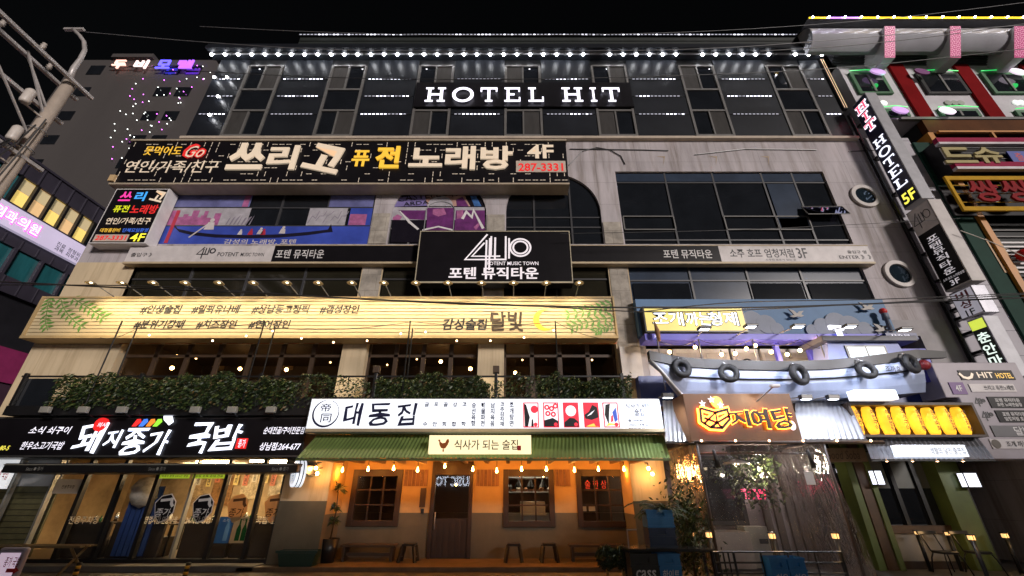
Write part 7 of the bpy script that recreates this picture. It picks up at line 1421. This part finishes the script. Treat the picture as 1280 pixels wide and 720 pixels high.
# ================================================================ utility pole and overhead wires
PL = thing('utility_pole', 'tan concrete utility pole with paired steel crossarms at the upper left', 'pole', (-11.75, -4, 0)); PX_, PYY = -11.72, -4.0
PCON = mat('pole_concrete', (.42, .35, .29), .75, .2, 2, .1); GALV = mat('galvanised', (.5, .47, .46), .45, .25, 4, metal=.3)
b = MB(); b.tube([(PX_, PYY, -.16), (PX_, PYY, 11.35)], [.17, .125], 18); b.build('pole', PCON, PL)
for dx, z, y1 in ((-.2, 11.2, -8.5), (.2, 11.25, -8.5), (-.18, 10.3, -7), (.1, 8.7, -6.5)):
    b = MB(); b.box(PX_ + dx - .045, PX_ + dx + .045, y1, PYY + .45, z, z + .09); b.build('crossarm', GALV, PL, bevel=.008)
for k, (y, z, za) in enumerate(((-5.3, 10.28, 9.3), (-5.0, 11.2, 10.0), (-4.9, 11.2, 10.2))):
    b = MB(); b.tube([(PX_ + .12 * (1 - k), y, z), (PX_, PYY, za)], .028, 5); b.build('brace', GALV, PL)
for k in range(7):
    y = -4.4 - k * .55; b = MB(); b.lathe((PX_ + (.2 if k % 2 else -.2), y, 11.33), [(.02, 0), (.03, .05), (.06, .07), (.03, .1), (.06, .13), (.03, .16), (.05, .2), (.001, .22)], 10); b.build('insulator', mat('porcelain', (.45, .4, .36), .3), PL)
b = MB(); pts = [(at(px, py, -3.9)[0], -3.9, at(px, py, -3.9)[1]) for px, py in ((87, 98), (92, 86), (100, 75), (106, 63), (105, 52), (100, 45), (92, 37))]; b.tube(pts, [.08, .07, .06, .055, .05, .05, .05], 10); e_ = pts[-1]; b.box(e_[0] - .26, e_[0] + .3, -3.94, -3.86, e_[2] - .03, e_[2] + .04); b.build('top_bracket', GALV, PL)
for z, y in ((9.9, -4.6), (8.9, -4.4), (8.4, -4.7)): b = MB(); b.lathe((PX_ + .15, y, z), [(.001, 0), (.09, 0), (.1, .05), (.1, .36), (.06, .42), (.001, .42)], 12); b.tube([(PX_, y, z + .1), (PX_ + .05, PYY, z + .05)], .025, 5); b.build('fuse_can', mat('fuse_pale', (.55, .5, .46), .4), PL)
b = MB(); b.box(PX_ - .5, PX_ - .2, -5.8, -5.3, 10.0, 10.35); b.build('switch_box', mat('switch_brown', (.22, .16, .13), .5), PL, bevel=.02)
for k in range(4): b = MB(); swag(b, (PX_ + .18, -4.1 - .1 * k, 9.9 - .3 * k), (PX_ + .25, -4.3 - .5 * k, 7.6 - .2 * k), .3 + .1 * k, .018); b.build('hanging_cable', BLK, PL)
for k, z in enumerate((6.9, 7.3, 9.0, 9.6)): b = MB(); b.torus((PX_, PYY, z), (0, 0, 1), .18, .012, 16, 5); b.build('steel_band', GREY, PL)
WIRE = mat('wire_black', (.015, .014, .014), .5); WIREP = mat('wire_pale', (.16, .16, .17), .5)
wires = [([(0, 352), (160, 360), (330, 367), (560, 379), (760, 384), (960, 384), (1280, 372)], -2.6, .02, WIRE, 'thick black overhead cable crossing the timber boarded sign'),
         ([(-10, 356), (200, 358), (420, 372), (640, 381), (830, 390), (1040, 382), (1280, 368)], -2.7, .013, WIRE, 'thinner black overhead cable beside the thick one'),
         ([(800, 390), (920, 378), (1100, 374), (1290, 366)], -2.65, .012, WIRE, 'short black overhead cable crossing the blue mural'),
         ([(107, 40), (260, 53), (420, 62), (640, 64), (900, 60), (1160, 40), (1300, 30)], -3.5, .009, WIREP, 'pale thin wire passing high before the roof lights'),
         ([(250, 33), (400, 40), (600, 44), (860, 40), (1100, 24), (1290, 2)], -3.4, .007, WIREP, 'highest pale thin wire against the black sky'),
         ([(230, 88), (420, 97), (640, 99), (860, 94), (1060, 84), (1290, 60)], -3.0, .010, WIRE, 'black wire crossing the panelled top floor'),
         ([(700, 292), (900, 288), (1060, 281), (1200, 273)], -1.0, .008, WIRE, 'thin black wire crossing the right glazing'),
         ([(1200, 288), (1240, 303), (1290, 325)], -1.2, .012, mat('wire_cream', (.5, .45, .38), .5), 'cream slanting wire before the green strip'),
         ([(950, 64), (1060, 57), (1180, 44), (1290, 28)], -2.2, .012, WIRE, 'black wire crossing the rolled steel cornice')]
for pts, Y_, r, m, lab in wires:
    P_ = [(at(x, y, Y_)[0], Y_, at(x, y, Y_)[1]) for x, y in pts]; Q = []
    for i in range(len(P_) - 1):                     # smooth curve through the points
        p0, p1, p2, p3 = [Vector(P_[max(0, min(len(P_) - 1, i + k))]) for k in (-1, 0, 1, 2)]
        for j in range(6): t_ = j / 6; Q.append(.5 * ((2 * p1) + (p2 - p0) * t_ + (2 * p0 - 5 * p1 + 4 * p2 - p3) * t_ ** 2 + (3 * p1 - p0 - 3 * p2 + p3) * t_ ** 3))
    Q.append(Vector(P_[-1])); b = MB(); b.tube(Q, r, 5); tag(b.build('overhead_wire', m), lab, 'wire')
